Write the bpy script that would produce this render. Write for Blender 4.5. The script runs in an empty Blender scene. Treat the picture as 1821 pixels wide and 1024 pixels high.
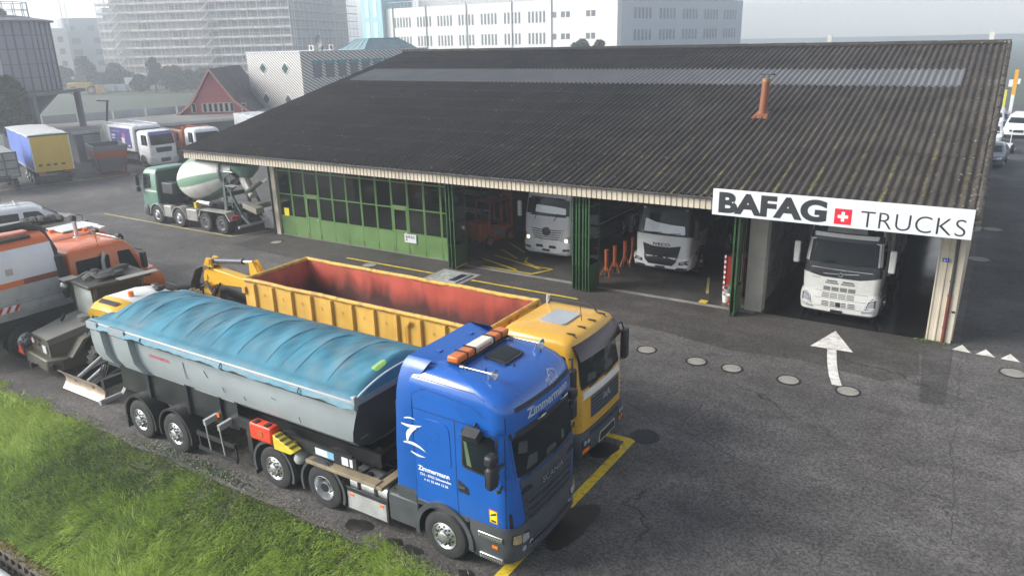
import bpy, bmesh, math, random
import numpy as np
from mathutils import Vector, Matrix, Euler
from mathutils.bvhtree import BVHTree
R = math.radians
PI = math.pi
random.seed(7)
SC = bpy.context.scene
COL = SC.collection

# ------------------------------------------------------------------ camera
def set_camera():
    cd = bpy.data.cameras.new('camera')
    cam = bpy.data.objects.new('camera', cd)
    COL.objects.link(cam)
    yaw, pitch, roll = R(-32.68874), R(18.28333), R(-1.35598)
    cy, sy, cp, sp = math.cos(yaw), math.sin(yaw), math.cos(pitch), math.sin(pitch)
    f = Vector((sy*cp, cy*cp, -sp)); r = Vector((cy, -sy, 0)); u = r.cross(f)
    c, s = math.cos(roll), math.sin(roll)
    r2 = c*r + s*u; u2 = -s*r + c*u
    m = Matrix((r2, u2, -f)).transposed().to_4x4()
    m.translation = Vector((0, 0, 9.3))
    cam.matrix_world = m
    cd.sensor_width = 36.0; cd.lens = 36.0*1335.976/1821.0
    cd.sensor_fit = 'HORIZONTAL'
    cd.clip_start = 0.1; cd.clip_end = 3000.0
    SC.camera = cam
set_camera()

# ------------------------------------------------------------------ light
SUN_AZ = Vector((-0.80, -0.60))      # horizontal direction towards the sun
SUN_EL = R(31)
def set_light():
    w = bpy.data.worlds.new('World'); SC.world = w
    w.use_nodes = True
    nt = w.node_tree
    bg = nt.nodes['Background']
    sky = nt.nodes.new('ShaderNodeTexSky')
    sky.sky_type = 'NISHITA'; sky.sun_disc = False
    sky.sun_elevation = SUN_EL
    sky.sun_rotation = math.atan2(SUN_AZ.x, SUN_AZ.y) % (2*PI)
    sky.air_density = 1.0; sky.dust_density = 0.35; sky.ozone_density = 1.0
    hs = nt.nodes.new('ShaderNodeHueSaturation'); hs.inputs['Saturation'].default_value = 0.4
    nt.links.new(sky.outputs[0], hs.inputs['Color']); nt.links.new(hs.outputs[0], bg.inputs[0])
    bg.inputs[1].default_value = 0.09
    ld = bpy.data.lights.new('sun', 'SUN')
    ld.energy = 2.7; ld.angle = R(30.0); ld.color = (1.0, 0.965, 0.91)
    lo = bpy.data.objects.new('sun', ld); COL.objects.link(lo)
    a = SUN_AZ.normalized()
    d = Vector((a.x*math.cos(SUN_EL), a.y*math.cos(SUN_EL), math.sin(SUN_EL)))
    lo.rotation_euler = d.to_track_quat('Z', 'Y').to_euler()
    lo.location = (-40, -20, 60)
    SC.view_settings.view_transform = 'Standard'
    SC.view_settings.look = 'None'
    SC.view_settings.gamma = 1.0
    SC.view_settings.use_curve_mapping = False
    SC.view_settings.exposure = 1.42
    SC.cycles.max_bounces = 8
    SC.cycles.volume_bounces = 1
    SC.cycles.use_denoising = True
    SC.cycles.caustics_reflective = False
    SC.cycles.caustics_refractive = False
set_light()

# ------------------------------------------------------------------ materials
_M = {}
def mat(name, col, rough=0.5, metal=0.0, var=0.12, scale=2.5, bump=0.0, bscale=40.0,
        dirt=0.0, dcol=(0.06, 0.05, 0.04), dscale=1.6, streak=False, coat=0.0, emit=None, spec=0.5, rvar=0.12):
    if name in _M: return _M[name]
    m = bpy.data.materials.new(name); m.use_nodes = True
    nt = m.node_tree; N = nt.nodes; L = nt.links
    b = N['Principled BSDF']
    tc = N.new('ShaderNodeTexCoord')
    vec = tc.outputs['Object']
    if streak:
        mp = N.new('ShaderNodeMapping'); mp.inputs['Scale'].default_value = (1, 1, 0.12)
        L.new(vec, mp.inputs[0]); svec = mp.outputs[0]
    else: svec = vec
    n1 = N.new('ShaderNodeTexNoise'); n1.inputs['Scale'].default_value = scale; n1.inputs['Detail'].default_value = 6
    L.new(vec, n1.inputs[0])
    mr = N.new('ShaderNodeMapRange')
    mr.inputs[1].default_value = 0.3; mr.inputs[2].default_value = 0.7
    mr.inputs[3].default_value = 1-var; mr.inputs[4].default_value = 1+var
    L.new(n1.outputs[0], mr.inputs[0])
    mx = N.new('ShaderNodeMix'); mx.data_type = 'RGBA'; mx.blend_type = 'MULTIPLY'
    mx.inputs[0].default_value = 1.0
    mx.inputs[6].default_value = (*col, 1)
    L.new(mr.outputs[0], mx.inputs[7])
    out = mx.outputs[2]
    if dirt > 0:
        n2 = N.new('ShaderNodeTexNoise'); n2.inputs['Scale'].default_value = dscale; n2.inputs['Detail'].default_value = 9
        n2.inputs['Roughness'].default_value = 0.65
        L.new(svec, n2.inputs[0])
        r2 = N.new('ShaderNodeMapRange'); r2.inputs[1].default_value = 0.48; r2.inputs[2].default_value = 0.72
        r2.inputs[3].default_value = 0; r2.inputs[4].default_value = dirt
        L.new(n2.outputs[0], r2.inputs[0])
        m2 = N.new('ShaderNodeMix'); m2.data_type = 'RGBA'
        L.new(r2.outputs[0], m2.inputs[0]); L.new(out, m2.inputs[6]); m2.inputs[7].default_value = (*dcol, 1)
        out = m2.outputs[2]
    L.new(out, b.inputs['Base Color'])
    rr = N.new('ShaderNodeMapRange'); rr.inputs[1].default_value = 0.3; rr.inputs[2].default_value = 0.7
    rr.inputs[3].default_value = max(0.02, rough-rvar*rough*2); rr.inputs[4].default_value = min(1, rough+rvar*rough*2)
    L.new(n1.outputs[0], rr.inputs[0]); L.new(rr.outputs[0], b.inputs['Roughness'])
    b.inputs['Metallic'].default_value = metal
    b.inputs['Specular IOR Level'].default_value = spec
    b.inputs['Coat Weight'].default_value = coat
    b.inputs['Coat Roughness'].default_value = 0.08
    if bump > 0:
        n3 = N.new('ShaderNodeTexNoise'); n3.inputs['Scale'].default_value = bscale; n3.inputs['Detail'].default_value = 5
        L.new(vec, n3.inputs[0])
        bp = N.new('ShaderNodeBump'); bp.inputs['Strength'].default_value = bump; bp.inputs['Distance'].default_value = 0.02
        L.new(n3.outputs[0], bp.inputs['Height']); L.new(bp.outputs[0], b.inputs['Normal'])
    if emit:
        b.inputs['Emission Color'].default_value = (*emit[:3], 1); b.inputs['Emission Strength'].default_value = emit[3]
    _M[name] = m
    return m

def glass(name='dark_glass', col=(0.012, 0.016, 0.018), rough=0.04):
    return mat(name, col, rough, 0, 0.3, 1.5, spec=0.16, rvar=0.3)

# ------------------------------------------------------------------ objects
def tag(o, label=None, cat=None, group=None, kind=None):
    if label: o['label'] = label
    if cat: o['category'] = cat
    if group: o['group'] = group
    if kind: o['kind'] = kind
    return o

def thing(name, label, cat, loc=(0, 0, 0), rz=0.0, group=None):
    o = bpy.data.objects.new(name, None); COL.objects.link(o)
    o.empty_display_size = 0.3
    o.location = loc; o.rotation_euler = (0, 0, rz)
    return tag(o, label, cat, group)

def copy_tree(o, loc=None, rz=None, label=None, parent=None):
    c = o.copy(); COL.objects.link(c)
    if parent is not None: c.parent = parent
    if loc is not None: c.location = loc
    if rz is not None: c.rotation_euler = (0, 0, rz)
    if label: c['label'] = label
    for ch in list(o.children): copy_tree(ch, parent=c)
    return c

class MB:
    def __init__(s): s.v = []; s.f = []; s.m = []; s.mi = 0
    def add(s, vs, fs, mi=None):
        k = len(s.v); s.v.extend([tuple(p) for p in vs])
        for f in fs: s.f.append(tuple(i+k for i in f)); s.m.append(s.mi if mi is None else mi)
        return s
    def merge(s, o, mi=None):
        k = len(s.v); s.v.extend(o.v)
        for f, m in zip(o.f, o.m): s.f.append(tuple(i+k for i in f)); s.m.append(m if mi is None else mi)
        return s
    def box(s, x0, x1, y0, y1, z0, z1, mi=None):
        v = [(x0,y0,z0),(x1,y0,z0),(x1,y1,z0),(x0,y1,z0),(x0,y0,z1),(x1,y0,z1),(x1,y1,z1),(x0,y1,z1)]
        return s.add(v, [(3,2,1,0),(4,5,6,7),(0,1,5,4),(1,2,6,5),(2,3,7,6),(3,0,4,7)], mi)
    def obox(s, c, d, e=(0,0,0), mi=None):
        m = Euler(e).to_matrix(); c = Vector(c); hx, hy, hz = d[0]/2, d[1]/2, d[2]/2
        v = [c + m @ Vector(p) for p in ((-hx,-hy,-hz),(hx,-hy,-hz),(hx,hy,-hz),(-hx,hy,-hz),(-hx,-hy,hz),(hx,-hy,hz),(hx,hy,hz),(-hx,hy,hz))]
        return s.add(v, [(3,2,1,0),(4,5,6,7),(0,1,5,4),(1,2,6,5),(2,3,7,6),(3,0,4,7)], mi)
    def bar(s, p0, p1, w, h=None, up=(0,0,1), mi=None):
        p0, p1 = Vector(p0), Vector(p1); d = (p1-p0).normalized(); up = Vector(up)
        if abs(d.dot(up)) > 0.98: up = Vector((1,0,0))
        a = d.cross(up).normalized(); b = a.cross(d).normalized(); h = w if h is None else h
        v = []
        for p in (p0, p1):
            for i, j in ((-1,-1),(1,-1),(1,1),(-1,1)): v.append(p + a*i*w/2 + b*j*h/2)
        return s.add(v, [(0,1,2,3),(7,6,5,4),(4,5,1,0),(5,6,2,1),(6,7,3,2),(7,4,0,3)], mi)
    def cyl(s, p0, p1, r0, r1=None, n=12, mi=None, caps=True):
        p0, p1 = Vector(p0), Vector(p1); r1 = r0 if r1 is None else r1
        d = (p1-p0).normalized(); up = Vector((0,0,1)) if abs(d.z) < 0.9 else Vector((1,0,0))
        a = d.cross(up).normalized(); b = d.cross(a).normalized()
        v = []
        for p, r in ((p0, r0), (p1, r1)):
            for i in range(n):
                t = 2*PI*i/n; v.append(p + a*math.cos(t)*r + b*math.sin(t)*r)
        f = [(i, (i+1) % n, n+(i+1) % n, n+i) for i in range(n)]
        if caps: f += [tuple(range(n-1, -1, -1)), tuple(range(n, 2*n))]
        return s.add(v, f, mi)
    def tube(s, pts, r, n=8, mi=None, closed=False):
        pts = [Vector(p) for p in pts]; m = len(pts); v = []; pa = None
        for k, p in enumerate(pts):
            q0 = pts[k-1] if (k > 0 or closed) else p
            q1 = pts[(k+1) % m] if (k < m-1 or closed) else p
            d = (q1-q0).normalized()
            if pa is None:
                up = Vector((0,0,1)) if abs(d.z) < 0.9 else Vector((1,0,0)); a = d.cross(up).normalized()
            else:
                a = (pa - d*pa.dot(d)).normalized()
            pa = a; b = d.cross(a)
            rr = r[k] if isinstance(r, (list, tuple)) else r
            for i in range(n):
                t = 2*PI*i/n; v.append(p + a*math.cos(t)*rr + b*math.sin(t)*rr)
        f = []
        for k in range(m if closed else m-1):
            k2 = (k+1) % m
            for i in range(n): f.append((k*n+i, k*n+(i+1) % n, k2*n+(i+1) % n, k2*n+i))
        if not closed: f += [tuple(range(n-1, -1, -1)), tuple(range((m-1)*n, m*n))]
        return s.add(v, f, mi)
    def prism(s, poly, axis, a, b, mi=None):
        n = len(poly)
        def P(p, t):
            return (t, p[0], p[1]) if axis == 'x' else (p[0], t, p[1]) if axis == 'y' else (p[0], p[1], t)
        v = [P(p, a) for p in poly] + [P(p, b) for p in poly]
        f = [(i, (i+1) % n, n+(i+1) % n, n+i) for i in range(n)] + [tuple(range(n-1, -1, -1)), tuple(range(n, 2*n))]
        return s.add(v, f, mi)
    def lathe(s, prof, c, axis='y', n=24, mi=None, a0=0, a1=2*PI, sgn=1):
        v = []; c = Vector(c); full = abs(a1-a0-2*PI) < 1e-6; m = n if full else n+1
        for r, h in prof:
            for i in range(m):
                t = a0+(a1-a0)*i/n; p, q = math.cos(t)*r, math.sin(t)*r
                v.append(c + (Vector((p, sgn*h, q)) if axis == 'y' else Vector((sgn*h, p, q)) if axis == 'x' else Vector((p, q, sgn*h))))
        f = []
        for k in range(len(prof)-1):
            for i in range(n): f.append((k*m+i, k*m+(i+1) % m, (k+1)*m+(i+1) % m, (k+1)*m+i))
        return s.add(v, f, mi)
    def grid(s, rows, mi=None):
        n = len(rows[0]); v = [p for r in rows for p in r]
        f = [(k*n+i, k*n+i+1, (k+1)*n+i+1, (k+1)*n+i) for k in range(len(rows)-1) for i in range(n-1)]
        return s.add(v, f, mi)
    def slab(s, rows, t, mi=None):
        """a grid with thickness t (downwards along z)"""
        n = len(rows[0]); m = len(rows); s.grid(rows, mi)
        s.grid([[(p[0], p[1], p[2]-t) for p in reversed(r)] for r in rows], mi)
        for r in (rows[0], rows[-1]): s.grid([r, [(p[0], p[1], p[2]-t) for p in r]], mi)
        for c in (0, n-1):
            q = [r[c] for r in rows]; s.grid([q, [(p[0], p[1], p[2]-t) for p in q]], mi)
        return s
    def ball(s, c, r, n=10, mi=None):
        r = (r, r, r) if not isinstance(r, (tuple, list)) else r
        rows = []
        for k in range(n//2+1):
            t = PI*k/(n//2); rows.append([(c[0]+r[0]*math.sin(t)*math.cos(2*PI*i/n), c[1]+r[1]*math.sin(t)*math.sin(2*PI*i/n), c[2]+r[2]*math.cos(t)) for i in range(n+1)])
        return s.grid(rows, mi)
    def bvh(s): return BVHTree.FromPolygons([Vector(p) for p in s.v], s.f)
    def xf(s, mtx):
        s.v = [tuple(mtx @ Vector(p)) for p in s.v]; return s
    def build(s, name, mats, parent=None, smooth=35, bevel=0.0, seg=2, loc=None, weld=True):
        me = bpy.data.meshes.new(name)
        me.from_pydata(s.v, [], s.f)
        if not isinstance(mats, (list, tuple)): mats = [mats]
        for m in mats: me.materials.append(m)
        if len(mats) > 1: me.polygons.foreach_set('material_index', s.m)
        bm = bmesh.new(); bm.from_mesh(me)
        if weld: bmesh.ops.remove_doubles(bm, verts=bm.verts, dist=1e-5)
        bmesh.ops.recalc_face_normals(bm, faces=bm.faces)
        bm.to_mesh(me); bm.free()
        if smooth:
            me.shade_smooth(); me.set_sharp_from_angle(angle=R(smooth))
        o = bpy.data.objects.new(name, me); COL.objects.link(o)
        if parent is not None: o.parent = parent
        if loc is not None: o.location = loc
        if bevel > 0:
            bv = o.modifiers.new('bevel', 'BEVEL'); bv.width = bevel; bv.segments = seg; bv.limit_method = 'ANGLE'; bv.angle_limit = R(40)
            bv.harden_normals = False
        return o

def rpoly(pts, r, k=4):
    """round the corners of a 2D polygon"""
    out = []; n = len(pts)
    for i in range(n):
        p = Vector(pts[i]); a = Vector(pts[i-1]); b = Vector(pts[(i+1) % n])
        rr = r[i] if isinstance(r, (list, tuple)) else r
        da, db = (a-p), (b-p); rr = min(rr, da.length*0.45, db.length*0.45)
        if rr < 1e-4: out.append(tuple(p)); continue
        q0 = p+da.normalized()*rr; q1 = p+db.normalized()*rr
        for j in range(k+1):
            t = j/k; out.append(tuple(q0*(1-t)**2 + p*2*t*(1-t) + q1*t*t))
    return out

def _cast(bvh, view, u, w):
    if view == 'F': o, d = Vector((30, u, w)), Vector((-1, 0, 0))
    elif view == 'B': o, d = Vector((-30, u, w)), Vector((1, 0, 0))
    elif view == 'R': o, d = Vector((u, -30, w)), Vector((0, 1, 0))
    elif view == 'L': o, d = Vector((u, 30, w)), Vector((0, -1, 0))
    else: o, d = Vector((u, w, 30)), Vector((0, 0, -1))
    p, n, i, t = bvh.ray_cast(o, d)
    if p is None:
        q = o + d*30
        p, n, i, t = bvh.find_nearest(q if view != 'T' else Vector((u, w, 3)))
    if n.dot(d) > 0: n = -n
    return p, n

def decal(bvh, poly, view, off=0.006, rings=3, step=0.2, out=None, depth=0.02, mi=None):
    """a patch of a 2D outline laid on a body, with a turned-in edge"""
    mb = out or MB()
    pts = []
    n = len(poly)
    for i in range(n):
        a = Vector(poly[i]); b = Vector(poly[(i+1) % n]); k = max(1, int((b-a).length/step))
        for j in range(k): pts.append(a.lerp(b, j/k))
    c = Vector((0, 0))
    A = 0
    for i in range(len(pts)):
        a, b = pts[i], pts[(i+1) % len(pts)]; cr = a.x*b.y-a.y*b.x; A += cr; c += (a+b)*cr
    c = c/(3*A) if abs(A) > 1e-9 else sum(pts, Vector((0, 0)))/len(pts)
    m = len(pts); v = []; f = []
    last = []
    for k in range(rings):
        t = 1-k/rings
        for p in pts:
            q = c+(p-c)*t; h, nn = _cast(bvh, view, q.x, q.y); v.append(h+nn*off)
            if k == 0: last.append((h, nn))
    h, nn = _cast(bvh, view, c.x, c.y); v.append(h+nn*off)
    for k in range(rings-1):
        for i in range(m): f.append((k*m+i, k*m+(i+1) % m, (k+1)*m+(i+1) % m, (k+1)*m+i))
    for i in range(m): f.append(((rings-1)*m+i, (rings-1)*m+(i+1) % m, rings*m))
    b0 = len(v)
    for h, nn in last: v.append(h-nn*depth)
    for i in range(m): f.append((i, (i+1) % m, b0+(i+1) % m, b0+i))
    return mb.add(v, f, mi)

def text_mb(body, size, bold=0.0, xs=1.0, shear=0.0, align='LEFT', space=1.0, res=3):
    cu = bpy.data.curves.new('lettering', 'FONT'); cu.body = body; cu.size = size
    cu.offset = bold; cu.shear = shear; cu.align_x = align; cu.space_character = space; cu.resolution_u = res
    o = bpy.data.objects.new('lettering', cu); COL.objects.link(o)
    me = bpy.data.meshes.new_from_object(o.evaluated_get(bpy.context.evaluated_depsgraph_get()))
    mb = MB(); mb.add([(v.co.x*xs, v.co.y, 0) for v in me.vertices], [tuple(p.vertices) for p in me.polygons])
    bpy.data.objects.remove(o); bpy.data.curves.remove(cu); bpy.data.meshes.remove(me)
    return mb

def text_on(body, size, org, xd, yd, off=0.006, bvh=None, view=None, out=None, mi=None, **kw):
    """text lying in the plane through org spanned by xd, yd; with a bvh it is wrapped onto the body"""
    t = text_mb(body, size, **kw); org, xd, yd = Vector(org), Vector(xd), Vector(yd); n = xd.cross(yd).normalized()
    vs = []
    for p in t.v:
        q = org + xd*p[0] + yd*p[1]
        if bvh:
            u, w = (q.y, q.z) if view in 'FB' else (q.x, q.z) if view in 'RL' else (q.x, q.y)
            h, nn = _cast(bvh, view, u, w); q = h+nn*off
        else: q = q + n*off
        vs.append(q)
    mb = out or MB()
    return mb.add(vs, t.f, mi)

def hull(levels, na=5, nf=6, cap=True, bottom=True):
    """loft of rounded plan outlines: (z, x_rear, x_front, half_width, r_front, r_rear, bow)"""
    rows = []
    for z, xr, xf, hw, rf, rr, bow in levels:
        o = []
        for s in (1, -1):   # rear corners
            for i in range(na):
                t = (i/(na-1))*PI/2
                if s == 1: o.append((xr+rr-rr*math.sin(t), hw-rr+rr*math.cos(t), z))
                else: o.append((xr+rr-rr*math.cos(t), -(hw-rr)-rr*math.sin(t), z))
        def fx(y): return xf-bow*(y/hw)**2
        ye = hw-rf; xe = fx(ye)
        for i in range(na):
            t = (i/(na-1))*PI/2; o.append((xe-rf+rf*math.sin(t), -ye-rf*math.cos(t), z))
        for i in range(1, nf):
            y = -ye+2*ye*i/nf; o.append((fx(y), y, z))
        for i in range(na):
            t = (i/(na-1))*PI/2; o.append((xe-rf+rf*math.cos(t), ye+rf*math.sin(t), z))
        rows.append(o)
    mb = MB(); n = len(rows[0])
    v = [p for r in rows for p in r]
    f = [(k*n+i, k*n+(i+1) % n, (k+1)*n+(i+1) % n, (k+1)*n+i) for k in range(len(rows)-1) for i in range(n)]
    if bottom: f.append(tuple(range(n-1, -1, -1)))
    if cap:
        # roof as a fan of strips so that it can be curved
        z = rows[-1][0][2]; cx = sum(p[0] for p in rows[-1])/n; v.append((cx, 0, z+0.012))
        for i in range(n): f.append(((len(rows)-1)*n+i, (len(rows)-1)*n+(i+1) % n, len(v)-1))
    return mb.add(v, f)

# ------------------------------------------------------------------ shared paints
BLK = mat('black_plastic', (0.018, 0.018, 0.02), 0.55, 0, 0.25, 4)
CHS = mat('chassis_paint', (0.016, 0.016, 0.018), 0.6, 0, 0.3, 3, dirt=0.35, dcol=(0.06, 0.052, 0.044))
GRY = mat('grey_plastic', (0.055, 0.06, 0.066), 0.55, 0, 0.15, 3, dirt=0.2, dcol=(0.09, 0.085, 0.08))
RUB = mat('tyre_rubber', (0.022, 0.022, 0.023), 0.8, 0, 0.25, 6, dirt=0.3, dcol=(0.06, 0.056, 0.05), bump=0.2, bscale=60)
ALU = mat('aluminium', (0.62, 0.63, 0.64), 0.32, 0.9, 0.1, 4, dirt=0.25, dcol=(0.25, 0.23, 0.2))
STL = mat('painted_silver', (0.42, 0.43, 0.44), 0.45, 0.4, 0.12, 4, dirt=0.3, dcol=(0.16, 0.14, 0.12))
GLS = glass()
LMP = mat('lamp_glass', (0.55, 0.57, 0.6), 0.12, 0.5, 0.3, 12)
AMB = mat('amber_lens', (0.75, 0.16, 0.01), 0.25, 0, 0.15, 12)
RED = mat('red_lens', (0.45, 0.015, 0.015), 0.25, 0, 0.15, 12)
WHT = mat('white_lettering', (0.75, 0.77, 0.79), 0.5, 0, 0.05)
WPT = mat('white_paint', (0.66, 0.67, 0.68), 0.3, 0, 0.06, 2, coat=0.3, dirt=0.12, dcol=(0.4, 0.39, 0.37))
MIR = mat('mirror_glass', (0.5, 0.52, 0.54), 0.05, 1.0, 0.05)

# ------------------------------------------------------------------ wheels
def wheel(parent, c, r=0.5, w=0.3, side=-1, style='front', rimcol=None, nlug=10, rr=0.56):
    """tyre with its rim as a sub-part; side = which way the outer face looks along y"""
    rim = rimcol or ALU; s = side
    R0 = r*rr
    t = MB()
    t.lathe([(R0, -w/2), (R0+0.02, -w/2-0.004), (r*0.8, -w/2-0.012), (r*0.94, -w/2+0.01), (r, -w/2+0.05), (r, w/2-0.05), (r*0.94, w/2-0.01),
             (r*0.8, w/2+0.012), (R0+0.02, w/2+0.004), (R0, w/2)], c, 'y', 28, sgn=s)
    # tread grooves
    for k in (-0.26, 0.0, 0.26):
        t.lathe([(r-0.02, k*w-0.012), (r+0.0035, k*w-0.0125), (r+0.0035, k*w-0.012)], c, 'y', 28, sgn=s)
    for h in (-w/2+0.02,):
        t.lathe([(0.02, h), (R0, h)], c, 'y', 28, sgn=s)
    to = t.build('wheel', RUB, parent)
    m = MB(); h = w/2
    if style == 'front':
        m.lathe([(R0, h+0.008), (R0*0.97, h+0.012), (R0*0.93, h-0.01), (R0*0.86, h-0.02), (R0*0.8, h-0.01), (R0*0.55, h+0.01), (R0*0.5, h+0.015),
                 (R0*0.42, h+0.02), (R0*0.40, h+0.06), (R0*0.3, h+0.075), (0.0, h+0.078)], c, 'y', 24, mi=0, sgn=s)
        rl = R0*0.56; hl = h+0.01
        for i in range(10):   # hand holes
            a = 2*PI*(i+0.5)/10; q = Vector(c)+Vector((math.cos(a)*R0*0.71, s*(h-0.004), math.sin(a)*R0*0.71))
            m.cyl(q-Vector((0, s*0.02, 0)), q+Vector((0, s*0.010, 0)), R0*0.075, n=8, mi=1)
    else:
        m.lathe([(R0, h+0.008), (R0*0.96, h+0.012), (R0*0.92, h-0.02), (R0*0.86, h-0.10), (R0*0.8, h-0.15), (R0*0.42, h-0.155), (R0*0.40, h-0.03), (R0*0.3, h-0.02), (0, h-0.018)], c, 'y', 24, mi=0, sgn=s)
        rl = R0*0.55; hl = h-0.15
        m.lathe([(R0*0.402, h-0.15), (R0*0.41, h-0.06), (R0*0.36, h-0.012), (0.0, h-0.008)], c, 'y', 14, mi=1, sgn=s)
    for i in range(nlug):
        a = 2*PI*i/nlug; q = Vector(c)+Vector((math.cos(a)*rl, s*hl, math.sin(a)*rl))
        m.cyl(q, q+Vector((0, s*0.045, 0)), 0.016, n=6, mi=1)
    m.build('rim', [rim, CHS], to)
    return to

def axle_wheels(parent, x, z, hw, r=0.5, w=0.3, style='front', rimcol=None, seen=-1):
    for s in (-1, 1):
        wheel(parent, (x, s*(hw-w/2), z), r, w, s, style, rimcol)

def arch(mb, c, r, y0, y1, t=0.02, a0=0, a1=PI, n=14, lip=0.0, mi=None):
    """a curved mudguard band about the y axis"""
    P = []
    for i in range(n+1):
        a = a0+(a1-a0)*i/n
        P.append((c[0]+math.cos(a)*r, c[2]+math.sin(a)*r, math.cos(a), math.sin(a)))
    rows_o = [[(p[0]+p[2]*t, y, p[1]+p[3]*t) for y in (y0, y1)] for p in P]
    rows_i = [[(p[0], y, p[1]) for y in (y0, y1)] for p in P]
    mb.grid(rows_o, mi); mb.grid([list(reversed(q)) for q in rows_i], mi)
    for k in (0, 1): mb.grid([[a[k], b[k]] for a, b in zip(rows_o, rows_i)], mi)
    mb.add([rows_o[0][0], rows_o[0][1], rows_i[0][1], rows_i[0][0]], [(0, 1, 2, 3)], mi)
    mb.add([rows_o[-1][0], rows_o[-1][1], rows_i[-1][1], rows_i[-1][0]], [(0, 1, 2, 3)], mi)
    if lip:
        ys = y0
        mb.grid([[(p[0]+p[2]*t, ys, p[1]+p[3]*t), (p[0]-p[2]*lip, ys-0.004, p[1]-p[3]*lip)] for p in P], mi)
    return mb

def frame_rails(mb, x0, x1, z0=0.75, z1=1.0, hy=0.42):
    for s in (-1, 1): mb.box(x0, x1, s*hy-0.04, s*hy+0.04, z0, z1)
    n = max(2, int(abs(x1-x0)/1.2))
    for i in range(n+1):
        x = x0+0.1+(x1-x0-0.2)*i/n; mb.box(x-0.05, x+0.05, -hy+0.041, hy-0.041, z0+0.03, z1-0.03)
    return mb

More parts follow.
